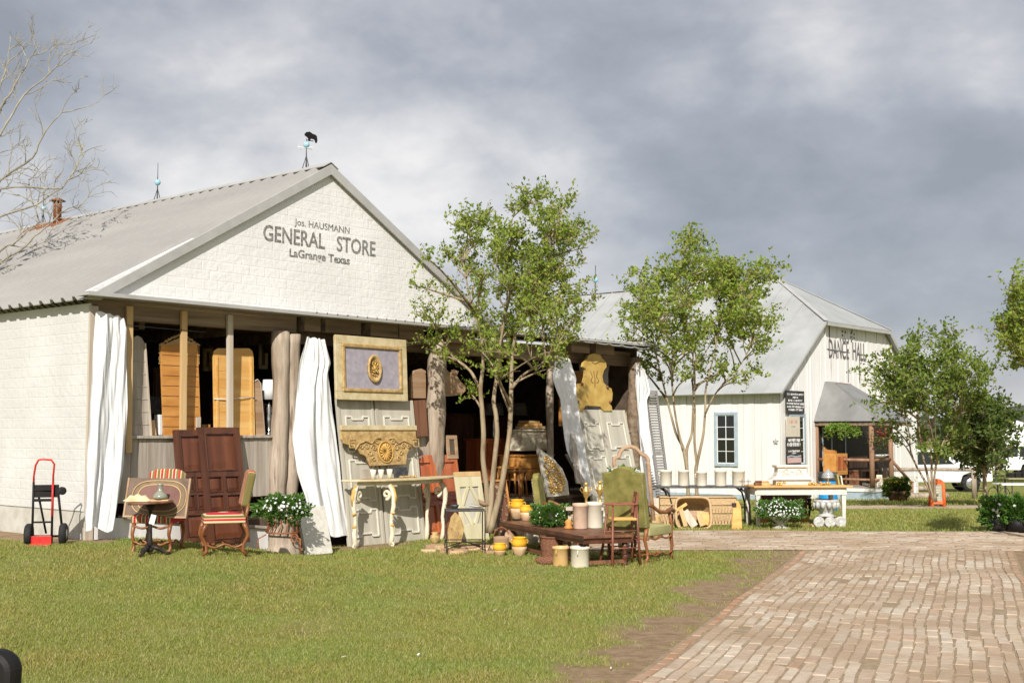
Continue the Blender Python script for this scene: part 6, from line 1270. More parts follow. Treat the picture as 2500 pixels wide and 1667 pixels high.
# iron side table
pA = G(1090,1353); pB = G(1184,1352); frt = Fr(pA, math.atan2(pB.y-pA.y, pB.x-pA.x)); w_ = (pB-pA).length; dp = .40; zt = at(1090,1245,pA.y).z-pA.z
o = T('iron_side_table', 'rectangular black iron side table with thin legs and cross bars', 'side table', frt); b_ = MB()
b_.box(-.01, w_+.01, -.01, dp+.01, zt-.02, zt); b_.build('table_top', M_['iron_grey'], o, .003)
for x_ in (0,w_):
    for y_ in (0,dp): b_ = MB(); b_.bar((x_,y_,0),(x_,y_,zt-.02),.014); b_.build('leg', M_['black_iron'], o)
b_ = MB(); zz_ = zt*.27; b_.bar((0,0,zz_),(w_,0,zz_),.012); b_.bar((0,dp,zz_),(w_,dp,zz_),.012); b_.bar((0,0,zz_),(0,dp,zz_),.012); b_.bar((w_,0,zz_),(w_,dp,zz_),.012); b_.tube([(0,0,zz_-.1),(w_/2,dp/2,zz_),(w_,dp,zz_-.1)], .006, 6); b_.tube([(w_,0,zz_-.1),(w_/2,dp/2,zz_),(0,dp,zz_-.1)], .006, 6); b_.ball((w_/2,dp/2,zz_), .016, 8); b_.build('cross_brace', M_['black_iron'], o)
b_ = MB(); b_.lathe([(.0,0),(.04,0),(.055,.03),(.058,.045),(.05,.045),(.0,.015)], n=20); o = b_.build('pewter_bowl', M_['iron_grey']); o.matrix_world = Matrix.Translation(on(frt,1110,1240,zt)); tag(o, 'small dark pewter bowl on the left of the iron side table', 'bowl')
b_ = MB(); b_.lathe([(.0,0),(.06,0),(.12,.02),(.118,.026),(.05,.008),(.0,.008)], n=28); o = b_.build('tin_plate', M_['white_plaster']); o.matrix_world = Matrix.Translation(on(frt,1160,1238,zt)+Vector((0,0,.0))) @ Matrix.Rotation(.12,4,'Y'); tag(o, 'shallow pale plate on the iron side table', 'plate')
b_ = MB(); b_.lathe([(.0,0),(.035,0),(.09,.05),(.085,.055),(.0,.02)], n=20); o = b_.build('wooden_bowl', M_['dusty_wood']); o.matrix_world = Matrix.Translation(on(frt,1176,1240,zt)+Vector((0,0,.03))) @ Matrix.Rotation(.5,4,'Y'); tag(o, 'tilted wooden bowl lying on the pale plate', 'bowl')
BL = ['red brick with pale face at the far left end of the brick scatter', 'buff brick lying in the grass left of the iron table', 'red brick half hidden by the left leg of the iron table', 'chipped red brick just inside the iron table leg', 'pale buff brick under the left half of the iron table', 'red brick near the middle under the iron table', 'darker red brick beside the middle of the iron table', 'buff brick right of the middle under the iron table', 'red brick in front of the lattice panel foot', 'red brick under the right half of the iron table', 'sandy buff brick by the right leg of the iron table', 'red brick just right of the iron table', 'red brick between iron table and yellow pot', 'buff brick closest to the low yellow pot', 'red brick behind the low yellow pot', 'last red brick at the right end of the scatter']
for k in range(16):
    px = 1046+k*11+rnd.uniform(-3,3); py = 1342+rnd.uniform(-10,10); p = G(px, py); b_ = MB(); b_.box(-.095,.095,-.045,.045,0,.055); o = b_.build('loose_brick', M_['brick_red'] if k%3 else M_['buff_clay'], None, .005); o.matrix_world = Matrix.Translation(p+Vector((0,0,-.015+.02*(k%2)))) @ Matrix.Rotation(rnd.uniform(-.6,.6),4,'Z'); tag(o, BL[k], 'brick', 'loose bricks under the iron side table')
# ---------------------------------------------------------------- pots
def pot(name, label, cat, p, prof, mts, zsplit=None, handles=None, group=None, n=28, rot=0):
    o = T(name, label, cat, Fr(p, rot), group)
    if zsplit is None: b_ = MB(); b_.lathe(prof, n=n); b_.build('body', M_[mts[0]], o)
    else:
        lo = [q for q in prof if q[1] <= zsplit]; hi = [q for q in prof if q[1] >= zsplit]; b_ = MB(); b_.lathe(lo, n=n); b_.build('body', M_[mts[1]], o); b_ = MB(); b_.lathe([(r*1.004, z) for r, z in hi], n=n); b_.build('glazed_neck', M_[mts[0]], o)
    for (x_, z_, s_) in (handles or []):
        for sg in (-1,1): b_ = MB(); b_.tube([(sg*(x_-.006),0,z_),(sg*(x_+s_*.75),0,z_-.005),(sg*(x_+s_),0,z_-s_),(sg*(x_+s_*.6),0,z_-s_*1.9),(sg*(x_-.006),0,z_-s_*2.1)], s_*.26, 8); b_.build('handle', M_[mts[0]], o)
    return o
def crock(label, p, w_, h_, mt, group, lug=True, rot=0):
    r_ = w_/2; return pot('stoneware_crock', label, 'crock', p, [(r_*.93,0),(r_*.96,.01),(r_*.97,h_*.86),(r_*1.02,h_*.87),(r_*1.06,h_*.92),(r_*1.04,h_),(r_*.95,h_),(r_*.9,h_*.9),(r_*.86,.03),(.0,.03)], [mt], None, [(r_*.97,h_*.83,h_*.11)] if lug else None, group, 32, rot)
GCk = 'stoneware crocks'
def size_at(p, wpx, hpx): k = p.y/3000.; return wpx*k, hpx*k
p = G(1369, 1381); w_, h_ = size_at(p, 40, 47); o = crock('tan stoneware crock on the grass beside the cream one', p, w_, h_, 'tan_stone', None, True, R(60))
p = G(1416, 1384); w_, h_ = size_at(p, 46, 50); o = crock('cream stoneware crock on the grass in front of the low table', p, w_, h_, 'cream_stone', None, True, R(75))
# low dark table
LT = .37; A_ = flat(1425,1308,LT); B_ = flat(1222,1272,LT); Cc = flat(1478,1292,LT); dirx = (A_-B_).normalized(); frk = Fr((B_.x, B_.y, 0), math.atan2(dirx.y, dirx.x)); wL = (A_-B_).length; yv = frk.I @ Cc; wD = min(.72, max(.5, yv.y))
o = T('low_table', 'long low dark wooden table crowded with jars and a green plant', 'low table', frk); b_ = MB(); b_.box(0, wL, 0, wD, LT-.035, LT); b_.build('table_top', M_['brown_wood'], o, .006)
b_ = MB()
for a, c, p_, q in ((.03,wL-.03,.02,.04),(.03,wL-.03,wD-.04,wD-.02)): b_.box(a, c, p_, q, LT-.10, LT-.035)
b_.box(.03,.05,.04,wD-.04,LT-.1,LT-.035); b_.box(wL-.05,wL-.03,.04,wD-.04,LT-.1,LT-.035); b_.box(0,wL,-.004,.0,LT-.05,LT-.004); b_.build('apron', M_['dark_walnut'], o)
for x_ in (.09, wL*.5, wL-.09):
    for y_ in (.08, wD-.08): b_ = MB(); b_.lathe([(.035,0),(.04,.02),(.025,.04),(.04,.08),(.045,.12),(.022,.16),(.04,.20),(.042,.23),(.03,LT-.1)], (x_,y_,0), 14); b_.build('leg', M_['dark_walnut'], o)
b_ = MB(); b_.bar((.09,.08,.05),(wL-.09,.08,.05),.03,.04); b_.bar((wL-.09,.08,.05),(wL-.09,wD-.08,.05),.03,.04); b_.build('stretcher', M_['brown_wood'], o)
def jar(label, p, w_, h_, split=.55, group='yellow glazed jars'): r_ = w_/2*.86; return pot('yellow_jar', label, 'jar', p, [(r_*.62,0),(r_*.7,.004),(r_*.93,h_*.35),(r_*1.0,h_*split),(r_*.99,h_*.72),(r_*.88,h_*.86),(r_*.86,h_*.93),(r_*.95,h_*.97),(r_*.93,h_),(r_*.82,h_*.98),(r_*.78,h_*.9),(.0,h_*.5)], ['yellow_glaze','buff_clay'], h_*split, [(r_*.92,h_*.86,h_*.09)], group)
def put(px, py, wpx, hpx): p = flat(px, py, LT+.002); return p, *size_at(p, wpx, hpx)
p, w_, h_ = put(1263, 1266, 40, 47); jar('taller yellow necked jar at the back of the low table', p, w_, h_)
p, w_, h_ = put(1284, 1270, 34, 37); jar('shorter orange yellow jar beside the plant on the low table', p, w_, h_)
p, w_, h_ = put(1417, 1290, 37, 61); crock('brownish stoneware crock left on the low table', p, w_, h_, 'crock_brown', None, False)
p, w_, h_ = put(1452, 1288, 42, 62); crock('tall grey white stoneware crock right on the low table', p, w_, h_, 'cream_stone', None, False)
p = G(1268, 1356); w_, h_ = size_at(p, 43, 45); jar('yellow necked jar with buff base on the grass', p, w_, h_, .5)
p = G(1220, 1356); w_, h_ = size_at(p, 37, 30); jar('low yellow glazed pot on the grass in front of the copper pot', p, w_, h_, .45)
p = G(1224, 1344); w_, h_ = size_at(p, 40, 34); o = pot('copper_pot', 'brown copper pot with hooped handle behind the low yellow pot', 'pot', p, [(w_*.4,0),(w_*.5,h_*.3),(w_*.47,h_*.85),(w_*.5,h_),(w_*.44,h_),(.0,h_*.5)], ['dusty_wood']); b_ = MB(); b_.tube([(w_*.47*math.cos(a),0,h_*.9+h_*.75*math.sin(a)) for a in np.linspace(0,math.pi,16)], .007, 6); b_.build('bail_handle', M_['rust'], o)
b_ = MB(); b_.X = Matrix.Rotation(R(60),4,'X'); b_.lathe([(.0,0),(w_*.42,0),(w_*.4,.012),(.0,.03)], n=24); o = b_.build('copper_disc', M_['dusty_wood']); o.matrix_world = Matrix.Translation(p+Vector((.13,.02,.19))) @ Matrix.Rotation(.6,4,'Y'); tag(o, 'round copper disc tilted against the copper pot', 'lid')
p, w_, h_ = put(1345, 1285, 95, 55); o = pot('herb_pot', 'pot of leafy green herbs with small white flowers on the low table', 'potted plant', p, [(.07,0),(.09,.10),(.095,.10),(.08,.09),(.0,.08)], ['iron_grey']); bush('', '', '', None, .27, .15, 3000, .036, 26, .014, 8, parent=o, squash=.9, cz=.14)
p, w_, h_ = put(1388, 1291, 30, 25); b_ = MB(); b_.lathe([(.05,0),(.06,.02),(.035,.05),(.05,.09),(.02,.12),(.0,.125)], n=16); o = b_.build('turned_finial', M_['orange_wood']); o.matrix_world = Matrix.Translation(p); tag(o, 'small turned orange wooden finial between plant and crocks', 'finial')
# wicker basket
p = G(1347, 1366); w_, h_ = size_at(p, 56, 55); b_ = MB(); rows = []; prof = []
for i in range(15): z = h_*i/14; prof.append((w_/2*(.82+.16*math.sin(i/14*2.2))+(.004 if i%2 else -.004), z))
b_.lathe(prof+[(w_*.42,h_),(w_*.38,.04),(.0,.03)], n=26); o = T('wicker_basket', 'dark brown wicker basket under the low table edge', 'basket', p+Vector((.0,.0,.0))); b_.build('basket_wall', M_['wicker'], o); b_ = MB(); b_.tube([(w_*.5*math.cos(a),w_*.5*math.sin(a),h_) for a in np.linspace(0,6.283,24)], .011, 6, False); b_.build('rim', M_['wicker'], o)
p = G(1336, 1376); b_ = MB(); b_.lathe([(.05,0),(.12,.01),(.155,.05),(.145,.05),(.10,.02),(.0,.015)], n=26, sy=.7); o = b_.build('wicker_tray', M_['wicker']); o.matrix_world = Matrix.Translation(p+Vector((0,0,.01))) @ Matrix.Rotation(.25,4,'X'); tag(o, 'shallow brown wicker tray lying before the wicker basket', 'tray')
# candlesticks on a back white shelf table
p0 = flat(1395, 1176, .62); tb = T('white_side_table', 'long narrow white table behind the gold candlesticks', 'table', Fr(Vector((flat(1392,1192,.5).x, flat(1392,1192,.5).y, 0)), R(8))); b_ = MB(); b_.box(0, 1.6, 0, .45, .46, .50); b_.build('table_top', M_['white'], tb, .004)
for x_ in (.06,1.54):
    for y_ in (.05,.40): b_ = MB(); b_.bar((x_,y_,0),(x_,y_,.46),.035); b_.build('leg', M_['white'], tb, .003)
for k, (px, pt, pb) in enumerate(((1431,1176,1238),(1465,1172,1232))):
    p = flat(px, 1250, LT) if False else at(px, pb, 15.7); hh_ = at(px, pt, 15.7).z-p.z; o = T('gilt_candlestick', ['left gilt candlestick urn behind the crocks','right gilt candlestick urn beside the green armchair'][k], 'candlestick', Vector((p.x,p.y,p.z-.0))); b_ = MB(); b_.lathe([(.035,0),(.04,.012),(.018,.03),(.014,hh_*.35),(.03,hh_*.42),(.045,hh_*.6),(.04,hh_*.72),(.018,hh_*.78),(.02,hh_*.86),(.03,hh_*.9),(.012,hh_)], n=18); b_.build('stem', M_['gold'], o)
    for sg in (-1,1): b_ = MB(); b_.tube([(sg*.04,0,hh_*.55),(sg*.075,0,hh_*.68),(sg*.06,0,hh_*.8),(sg*.035,0,hh_*.72)], .006, 6); b_.build('handle', M_['gold'], o)
shelf = MB(); p = at(1448, 1238, 15.7); shelf.box(-.35,.25,-.12,.12,-.04,0); q = T('display_stand', 'pale wooden display stand carrying the gilt candlesticks', 'stand', Vector((p.x,p.y,at(1431,1237,15.7).z))); shelf.build('stand_top', M_['pale_wood'], q, .004)
for x_ in (-.3,.2): b_ = MB(); b_.bar((x_,0,-.04),(x_,0,-(q.location.z-0)),.04); b_.build('leg', M_['pale_wood'], q)
# ---------------------------------------------------------------- armchairs
def armchair(label, fr, k=1.0):
    o = T('green_armchair', label, 'armchair', fr, 'green velvet armchairs with curved wooden arms'); m = M_['chair_wood']; w_ = .54*k; dp = .54*k; sh = .30*k
    b_ = MB(); cushion(b_, -w_/2, w_/2, .02, dp, sh, sh+.10*k, .03); b_.build('seat', M_['green_seat'], o, .015)
    b_ = MB(); b_.X = Matrix.Translation((0,-.02,sh+.10*k)) @ Matrix.Rotation(.14,4,'X'); hh = .70*k
    arch = [(-w_/2*1.03,0),(w_/2*1.03,0),(w_/2*1.0,hh*.90)]+[(w_/2*.55*math.cos(a), hh*.90+hh*.10*math.sin(a)) for a in np.linspace(0,math.pi,9)]+[(-w_/2*1.0,hh*.90)]
    b_.prism(arch, -.035, .05); b_.build('backrest', M_['green_velvet'], o, .012)
    st = MB(); st.X = b_.X
    for k3 in range(22):
        for x_ in (-w_/2*1.0, w_/2*1.0): st.ball((x_*.985,-.037,.02+k3*hh*.88/22), .006, 5)
    st.build('nail_trim', M_['silver'], o)
    for x_ in (-w_/2+.02, w_/2-.02):
        b_ = MB(); sleg(b_, x_, .0, sh+.12, 0, -.05, .022); b_.build('leg', m, o); b_ = MB(); b_.tube([(x_,dp-.03,sh+.25*k),(x_,dp+.02,sh+.12),(x_,dp,sh-.02),(x_,dp+.03,sh*.5),(x_,dp,sh*.2),(x_,dp+.03,0)], [.022,.020,.026,.02,.018,.026], 8); b_.build('leg', m, o)
        sg = 1 if x_ > 0 else -1; b_ = MB(); b_.tube([(x_*.98,.03,sh+.36*k),(x_+sg*.02,.10,sh+.34*k),(x_+sg*.035,.24,sh+.27*k),(x_+sg*.03,.40,sh+.26*k),(x_+sg*.02,dp-.02,sh+.29*k),(x_+sg*.02,dp+.05,sh+.26*k)], [.020,.022,.024,.024,.027,.026], 10); b_.build('arm', m, o)
    b_ = MB(); wavy(b_, (-w_/2,.0,.09*k), (w_/2,.0,.09*k), .014); b_.tube([(-w_/2,.0,sh-.02),(-.1,0,sh-.05),(.1,0,sh-.03),(w_/2,0,sh-.03)], .016, 6); wavy(b_, (-w_/2,.02,.09*k), (-w_/2,dp,.09*k), .016); wavy(b_, (w_/2,.02,.09*k), (w_/2,dp,.09*k), .016); wavy(b_, (-w_/2,dp/2,.09*k), (w_/2,dp/2,.09*k), .02); wavy(b_, (w_/2,.02,sh-.03), (w_/2,dp,sh-.03), .012); b_.build('stretcher', m, o); return o
pr = G(1586,1375); pl_ = G(1484,1367); mid = (pr+pl_)/2; armchair('green velvet armchair seen from behind with its back to the crocks', Fr(mid, R(-37)), 1.06)
p = at(1325, 1300, 16.9); p.z = float(gz(p.x,p.y)); armchair('green velvet armchair turned sideways behind the low table', Fr(p+Vector((.02,.25,-.0)), R(-100)), .92)
# high chair
q = [G(1464,1378), G(1495,1385), G(1564,1380), G(1543,1375)]; c_ = (q[0]+q[1]+q[2]+q[3])/4; frh = Fr(c_, R(8)); o = T('high_chair', 'tall wooden child high chair with rush seat in front of the armchair', 'high chair', frh); m = M_['brown_red'] = mat('brown_red', (.16,.05,.03), (.30,.11,.06), 9, GR, rough=.45, bump=.15, spec=.5)
zse = at(1510,1265,c_.y).z-c_.z; zar = at(1510,1232,c_.y).z-c_.z; zbt = at(1540,1203,c_.y).z-c_.z; xl_, xr_ = -.17, .15; FT = [frh.I @ v for v in q]
top = [(-.14,.10,zar),(-.12,-.10,zar),(.17,-.10,zar),(.16,.10,zar)]
for f_, t_ in zip(FT, top): b_ = MB(); b_.tube([(f_.x,f_.y,0),((f_.x*.45+t_[0]*.55),(f_.y*.45+t_[1]*.55),zse*.55),(t_[0],t_[1],t_[2])], [.017,.016,.013], 8); b_.build('leg', m, o)
b_ = MB(); b_.box(-.14,.17,-.11,.12,zse-.02,zse+.012); b_.build('seat', M_['honey_wood'], o, .01)
for y_ in (-.11,.11): b_ = MB(); b_.bar((-.20,y_,zar+.01),(.18,y_,zar+.015),.035,.022); b_.build('arm', m, o, .005)
b_ = MB()
for y_ in (-.075,.085): b_.bar((.15,y_,zse),(.19,y_,zbt-.01),.026)
b_.bar((.19,-.09,zbt-.01),(.19,.10,zbt-.01),.02,.05); b_.bar((.175,-.08,zar+.02),(.175,.09,zar+.02),.015,.04); b_.build('backrest', m, o, .003)
b_ = MB()
def lp(i, f_): a = FT[i]; t_ = top[i]; return Vector((a.x*(1-f_)+t_[0]*f_, a.y*(1-f_)+t_[1]*f_, zar*f_))
for i, j, f_ in ((1,2,.30),(1,2,.58),(0,1,.42),(2,3,.42),(0,3,.30),(3,0,.55)): b_.tube([lp(i,f_), lp(j,f_)], .008, 6)
b_.build('rung', m, o)
# arched mirror frame and white blossoms behind the armchair
pm = at(1545, 1300, 17.6); pm.z = float(gz(pm.x,pm.y)); frm = Fr(pm, R(14), .12); o = T('arched_mirror_frame', 'arched brown mirror frame rising behind the green armchair', 'mirror frame', frm)
A1 = [frm.px(*p_) for p_ in ((1512,1270),(1508,1190),(1499,1128),(1499,1118),(1511,1115),(1513,1105),(1522,1094),(1538,1089),(1553,1094),(1565,1108),(1577,1113),(1582,1120),(1586,1175),(1596,1270))]
b_ = MB(); b_.tube([(x,0,z) for x, z in A1], .026, 8, flatten=1.2); b_.build('frame', M_['dusty_wood'], o)
p = at(1522, 1152, 16.2); z_ = float(gz(p.x,p.y)); o = T('blossom_bouquet', 'white silk blossoms in a vase behind the green armchair top', 'flowers', Vector((p.x,p.y,z_))); b_ = MB(); b_.lathe([(.06,0),(.09,.2),(.05,.42),(.07,.5)], n=16); b_.build('vase', M_['white_plaster'], o); bush('', '', '', None, .24, .09, 260, .05, 150, .032, 21, parent=o, cz=p.z-z_-.03)
# ================================================================ display on the right
# long table with crocks
fl = G(1848, 1288); fr_r = G(2066, 1286); frF = Fr(fl, math.atan2(fr_r.y-fl.y, fr_r.x-fl.x)); wF = (fr_r-fl).length
zF = at(1848, 1186, fl.y).z-fl.z; dF = .62
o = T('farm_table', 'white painted farm table with worn orange wooden top beside the path', 'table', frF); b_ = MB(); b_.box(-.06, wF+.10, -.08, dF+.08, zF-.028, zF)
b_.build('table_top', M_['honey_wood'], o, .006); b_ = MB()
for a, c, p_, q in ((0,wF,-.02,.0),(0,wF,dF-.0,dF+.02),(-.02,0,0,dF),(wF,wF+.02,0,dF)): b_.box(a, c, p_, q, zF-.15, zF-.028)
b_.build('apron', M_['white_plaster'], o, .004)
for x_ in (.03, wF-.03):
    for y_ in (.03, dF-.03):
        b_ = MB(); r0, r1 = .038, .024; b_.add([(x_-r1,y_-r1,0),(x_+r1,y_-r1,0),(x_+r1,y_+r1,0),(x_-r1,y_+r1,0),(x_-r0,y_-r0,zF-.03),(x_+r0,y_-r0,zF-.03),(x_+r0,y_+r0,zF-.03),(x_-r0,y_+r0,zF-.03)], [(3,2,1,0),(4,5,6,7),(0,1,5,4),(1,2,6,5),(2,3,7,6),(3,0,4,7)]); b_.build('leg', M_['white_plaster'], o, .004)
yl = fl.y+.25; pl0 = at(1604, 1187, yl); pl1 = at(1850, 1187, yl); frL = Fr((pl0.x, pl0.y, 0), 0); wL2 = pl1.x-pl0.x; zL = pl0.z
o = T('crock_table', 'long dark table on curved iron legs carrying five cream crocks', 'table', frL); b_ = MB(); b_.box(0, wL2, 0, .55, zL-.03, zL+.0); b_.build('table_top', M_['iron_grey'], o, .006)
for x_ in (.10, wL2-.28):
    for y_ in (.06,.48): b_ = MB(); b_.tube([(x_,y_,zL-.03),(x_+.10,y_,zL*.83),(x_+.15,y_,zL*.55),(x_+.16,y_,.03)], [.018,.016,.016,.02], 8); b_.build('leg', M_['black_iron'], o)
b_ = MB(); b_.tube([(.26,.27,.3),(wL2-.12,.27,.3)], .010, 6); b_.build('stretcher', M_['black_iron'], o)
for k, (px, wpx, hpx, lb) in enumerate(((1626,29,38,'leftmost of the five cream crocks on the iron legged table'),(1669,27,38,'second cream crock from the left on the iron legged table'),(1713,26,35,'middle and lowest cream crock on the iron legged table'),(1759,29,38,'fourth cream crock from the left, flared, on the iron legged table'),(1803,31,38,'rightmost cream crock on the iron legged table'))):
    w_ = wpx*(yl+.2)/3000; h_ = hpx*(yl+.2)/3000; p = frL.W(frL.px(px,1180,.2)[0], .2, zL+.001); c = crock(lb, p, w_, h_, 'cream_stone', 'cream crocks in a row on the iron legged table', True, .1)
# on the farm table
def ontab(px, y_=.3): return frF.W(frF.px(px, 1180, y_)[0], y_, zF+.001)
p = ontab(1930, .38); k_ = p.y/3000; o = T('plaster_pedestal', 'white carved flaring plaster pedestal on the farm table', 'pedestal', Fr(p, frF.rz)); b_ = MB(); W0, H0 = 49*k_, 48*k_
b_.box(-W0*.82, W0*.98, -.10, .10, 0, H0*.25)
prof_ = [(W0*1.12,.26),(W0*.98,.33),(W0*.82,.45),(W0*.74,.65),(W0*.72,.82),(W0*.78,.88)]
for (r0, z0), (r1, z1) in zip(prof_[:-1], prof_[1:]): b_.add([(sx*r0, sy*.13*r0/W0, z0*H0) for sx, sy in ((-1,-1),(1,-1),(1,1),(-1,1))]+[(sx*r1, sy*.13*r1/W0, z1*H0) for sx, sy in ((-1,-1),(1,-1),(1,1),(-1,1))], [(3,2,1,0),(4,5,6,7),(0,1,5,4),(1,2,6,5),(2,3,7,6),(3,0,4,7)])
b_.build('pedestal_body', M_['white_plaster'], o, .006); b_ = MB(); b_.box(-W0*.82, W0*.82, -.13, .13, H0*.88, H0*1.0); b_.build('top_slab', M_['white_plaster'], o, .01); b_ = MB(); r_ = random.Random(3)
for s_ in (-1,1):
    for (x_, z_, rr) in ((.3,.66,.14),(.42,.5,.10),(.16,.5,.09)): b_.tube([(s_*W0*(x_+rr*(1-t_/9)*math.cos(t_)), -.108, H0*(z_+rr*1.3*(1-t_/9)*math.sin(t_))) for t_ in np.linspace(0,7,16)], .007, 5)
b_.ball((0,-.10,H0*.68), .022, 8); b_.build('garland_relief', M_['white_plaster'], o)
for k, (px, y_, lb) in enumerate(((1852,.2,'dark wooden rolling box at the left end of the farm table'),(1868,.14,'lighter wooden box next to the dark one on the farm table'))):
    p = ontab(px, y_); b_ = MB(); b_.box(-.07,.07,-.05,.05,0,.05); b_.lathe([(.02,.055),(.022,.06),(.02,.065)], n=10); b_.tube([(-.06,0,.065),(.06,0,.065)], .016, 8); o = b_.build('wooden_box', M_['brown_wood' if k == 0 else 'new_wood'], None, .004); o.matrix_world = Matrix.Translation(p) @ Matrix.Rotation(.1,4,'Z'); tag(o, lb, 'box')
for k, (px, lb) in enumerate(((1905,'small gold ornament left of the plaster pedestal foot'),(1985,'gold ornament just right of the plaster pedestal'),(2014,'gold ornament below the glass cake stand'),(2022,'smaller gold knot at the right of the farm table'))):
    p = ontab(px, .12); b_ = MB(); r_ = random.Random(k+30)
    for q in range(9): b_.ball((r_.uniform(-.07,.07)*(1 if k != 3 else .5), r_.uniform(-.03,.03), r_.uniform(.015,.045)), r_.uniform(.015,.026), 7)
    o = b_.build('gold_ornament', M_['gold']); o.matrix_world = Matrix.Translation(p); tag(o, lb, 'ornament', 'gold ornaments on the farm table')
p = ontab(2022, .42); b_ = MB(); b_.lathe([(.06,0),(.05,.015),(.012,.03),(.012,.10),(.11,.115),(.11,.125),(.085,.13),(.10,.15),(.075,.20),(.02,.235),(.018,.26),(.0,.265)], n=24); o = b_.build('cake_stand', plain('clear_glass', (.55,.58,.58), .08, .5, .8)); o.matrix_world = Matrix.Translation(p); tag(o, 'domed glass cake stand on the farm table in front of the barrel', 'cake stand')
for k, px in enumerate((2046,2054)): p = ontab(px, .4); b_ = MB(); b_.box(-.012,.012,-.08,.08,0,.17-.02*k); o = b_.build('standing_book', M_['sign_cream' if k else 'green_seat'], None, .003); o.matrix_world = Matrix.Translation(p) @ Matrix.Rotation(-.15,4,'Y'); tag(o, ['pale green book standing at the right of the farm table','cream book at the outer right of the farm table'][k], 'book')
p = ontab(1822, .2); b_ = MB()
for x_ in (-.05,.05): b_.tube([(x_,0,0),(x_,0,.11)], .005, 5)
b_.tube([(-.10,0,.07),(.10,0,.07)], .005, 5); o = b_.build('iron_rack', M_['black_iron']); o.matrix_world = Matrix.Translation(p+Vector((-.02,0,-.005))); tag(o, 'small black iron rack between crock table and farm table', 'rack')
# under the farm table
pb = at(1860, 1284, fl.y+1.0); z0 = 0; o = T('wooden_chest', 'dark brown wooden chest standing behind the flower urn', 'chest', (pb.x, pb.y, 0)); w_ = at(1971,1240,pb.y).x-pb.x; zt_ = at(1900,1190,pb.y).z; b_ = MB(); b_.box(0, w_, 0, .45, .16, zt_); b_.build('chest_body', M_['dark_walnut'], o, .006)
b_ = MB(); b_.box(-.02, w_+.02, -.02, .47, .13, .17); b_.build('base_moulding', M_['orange_wood'], o, .006)
for x_ in (.04, w_-.04): b_ = MB(); b_.prism([(x_-.05,0),(x_+.05,0),(x_+.07,.13),(x_-.07,.13)], -.01, .05); b_.build('foot', M_['orange_wood'], o, .006)
p = G(1906, 1291); k_ = p.y/3000; o = T('flower_urn', 'stone urn full of small white flowers under the farm table', 'urn', p); b_ = MB(); b_.lathe([(20*k_,0),(21*k_,.02),(12*k_,.05),(9*k_,.09),(15*k_,.12),(27*k_,.19),(32*k_,.24),(30*k_,.24),(.0,.2)], n=24, sy=.9); b_.build('urn_body', M_['concrete'], o)
bush('', '', '', None, .40, .21, 3200, .045, 210, .017, 33, parent=o, cz=.27, squash=.45)
p = G(2018, 1286); k_ = p.y/3000; o = T('column_capital', 'grey white carved urn standing on three round rosettes under the farm table', 'urn', p); H1 = 66*k_; b_ = MB(); b_.lathe([(24*k_,H1*.40),(17*k_,H1*.45),(14*k_,H1*.52),(20*k_,H1*.6),(24*k_,H1*.72),(28*k_,H1*.88),(31*k_,H1*.93),(30*k_,H1),(24*k_,H1),(.0,H1*.9)], n=24); b_.build('urn_body', M_['silver_white'] if 'silver_white' in M_ else mm('silver_white', (.34,.34,.33), (.62,.61,.58), 16, rough=.45, bump=.7, spec=.5), o)
b_ = MB()
for k in range(7):
    a = R(180+k*30); b_.ball((27*k_*math.cos(a), 27*k_*math.sin(a), H1*.82), 6.5*k_, 10, sz=1.5)
b_.build('lobe_carving', M_['silver_white'], o)
for k, xx in enumerate((-22,4,30)):
    b_ = MB(); b_.X = Matrix.Translation((xx*k_, -.10-.03*(k == 1), H1*.2)) @ Matrix.Rotation(R(90),4,'X'); rr = 13.5*k_
    b_.lathe([(rr*.7,-.03),(rr,-.01),(rr,.015),(rr*.85,.03),(rr*.7,.018),(rr*.5,.03),(rr*.35,.018),(rr*.15,.035),(.0,.036)], n=24); b_.build('rosette', M_['silver_white'], o)
b_ = MB(); b_.box(-38*k_, 40*k_, -.08, .12, 0, .04); b_.box(-20*k_, 22*k_, -.06, .10, .04, H1*.42); b_.build('base', M_['buff_clay'], o, .01)
p = G(1988, 1278)+Vector((0,.35,0)); k_ = p.y/3000; o = T('iron_scroll_stand', 'black wrought iron stand with curling scrolls beside the carved urn', 'iron stand', p); b_ = MB(); H2 = 72*k_; b_.tube([(-10*k_,0,0),(0,0,H2*.25),(2*k_,0,H2*.6),(-3*k_,0,H2)], [.035,.02,.028,.03], 8); b_.build('stem', M_['black_iron'], o)
b_ = MB()
for s_, z_ in ((-1,.42),(1,.44),(-1,.2)): b_.tube([(s_*(9+6*(1-t_/9)*math.cos(t_))*k_, 0, z_*H2+8*k_*(1-t_/9)*math.sin(t_)) for t_ in np.linspace(0,7.5,20)], .010, 6)
for z_ in (.62,.75,.88): b_.ball((0,0,z_*H2), .05, 8, sz=.7)
b_.build('scrollwork', M_['black_iron'], o)
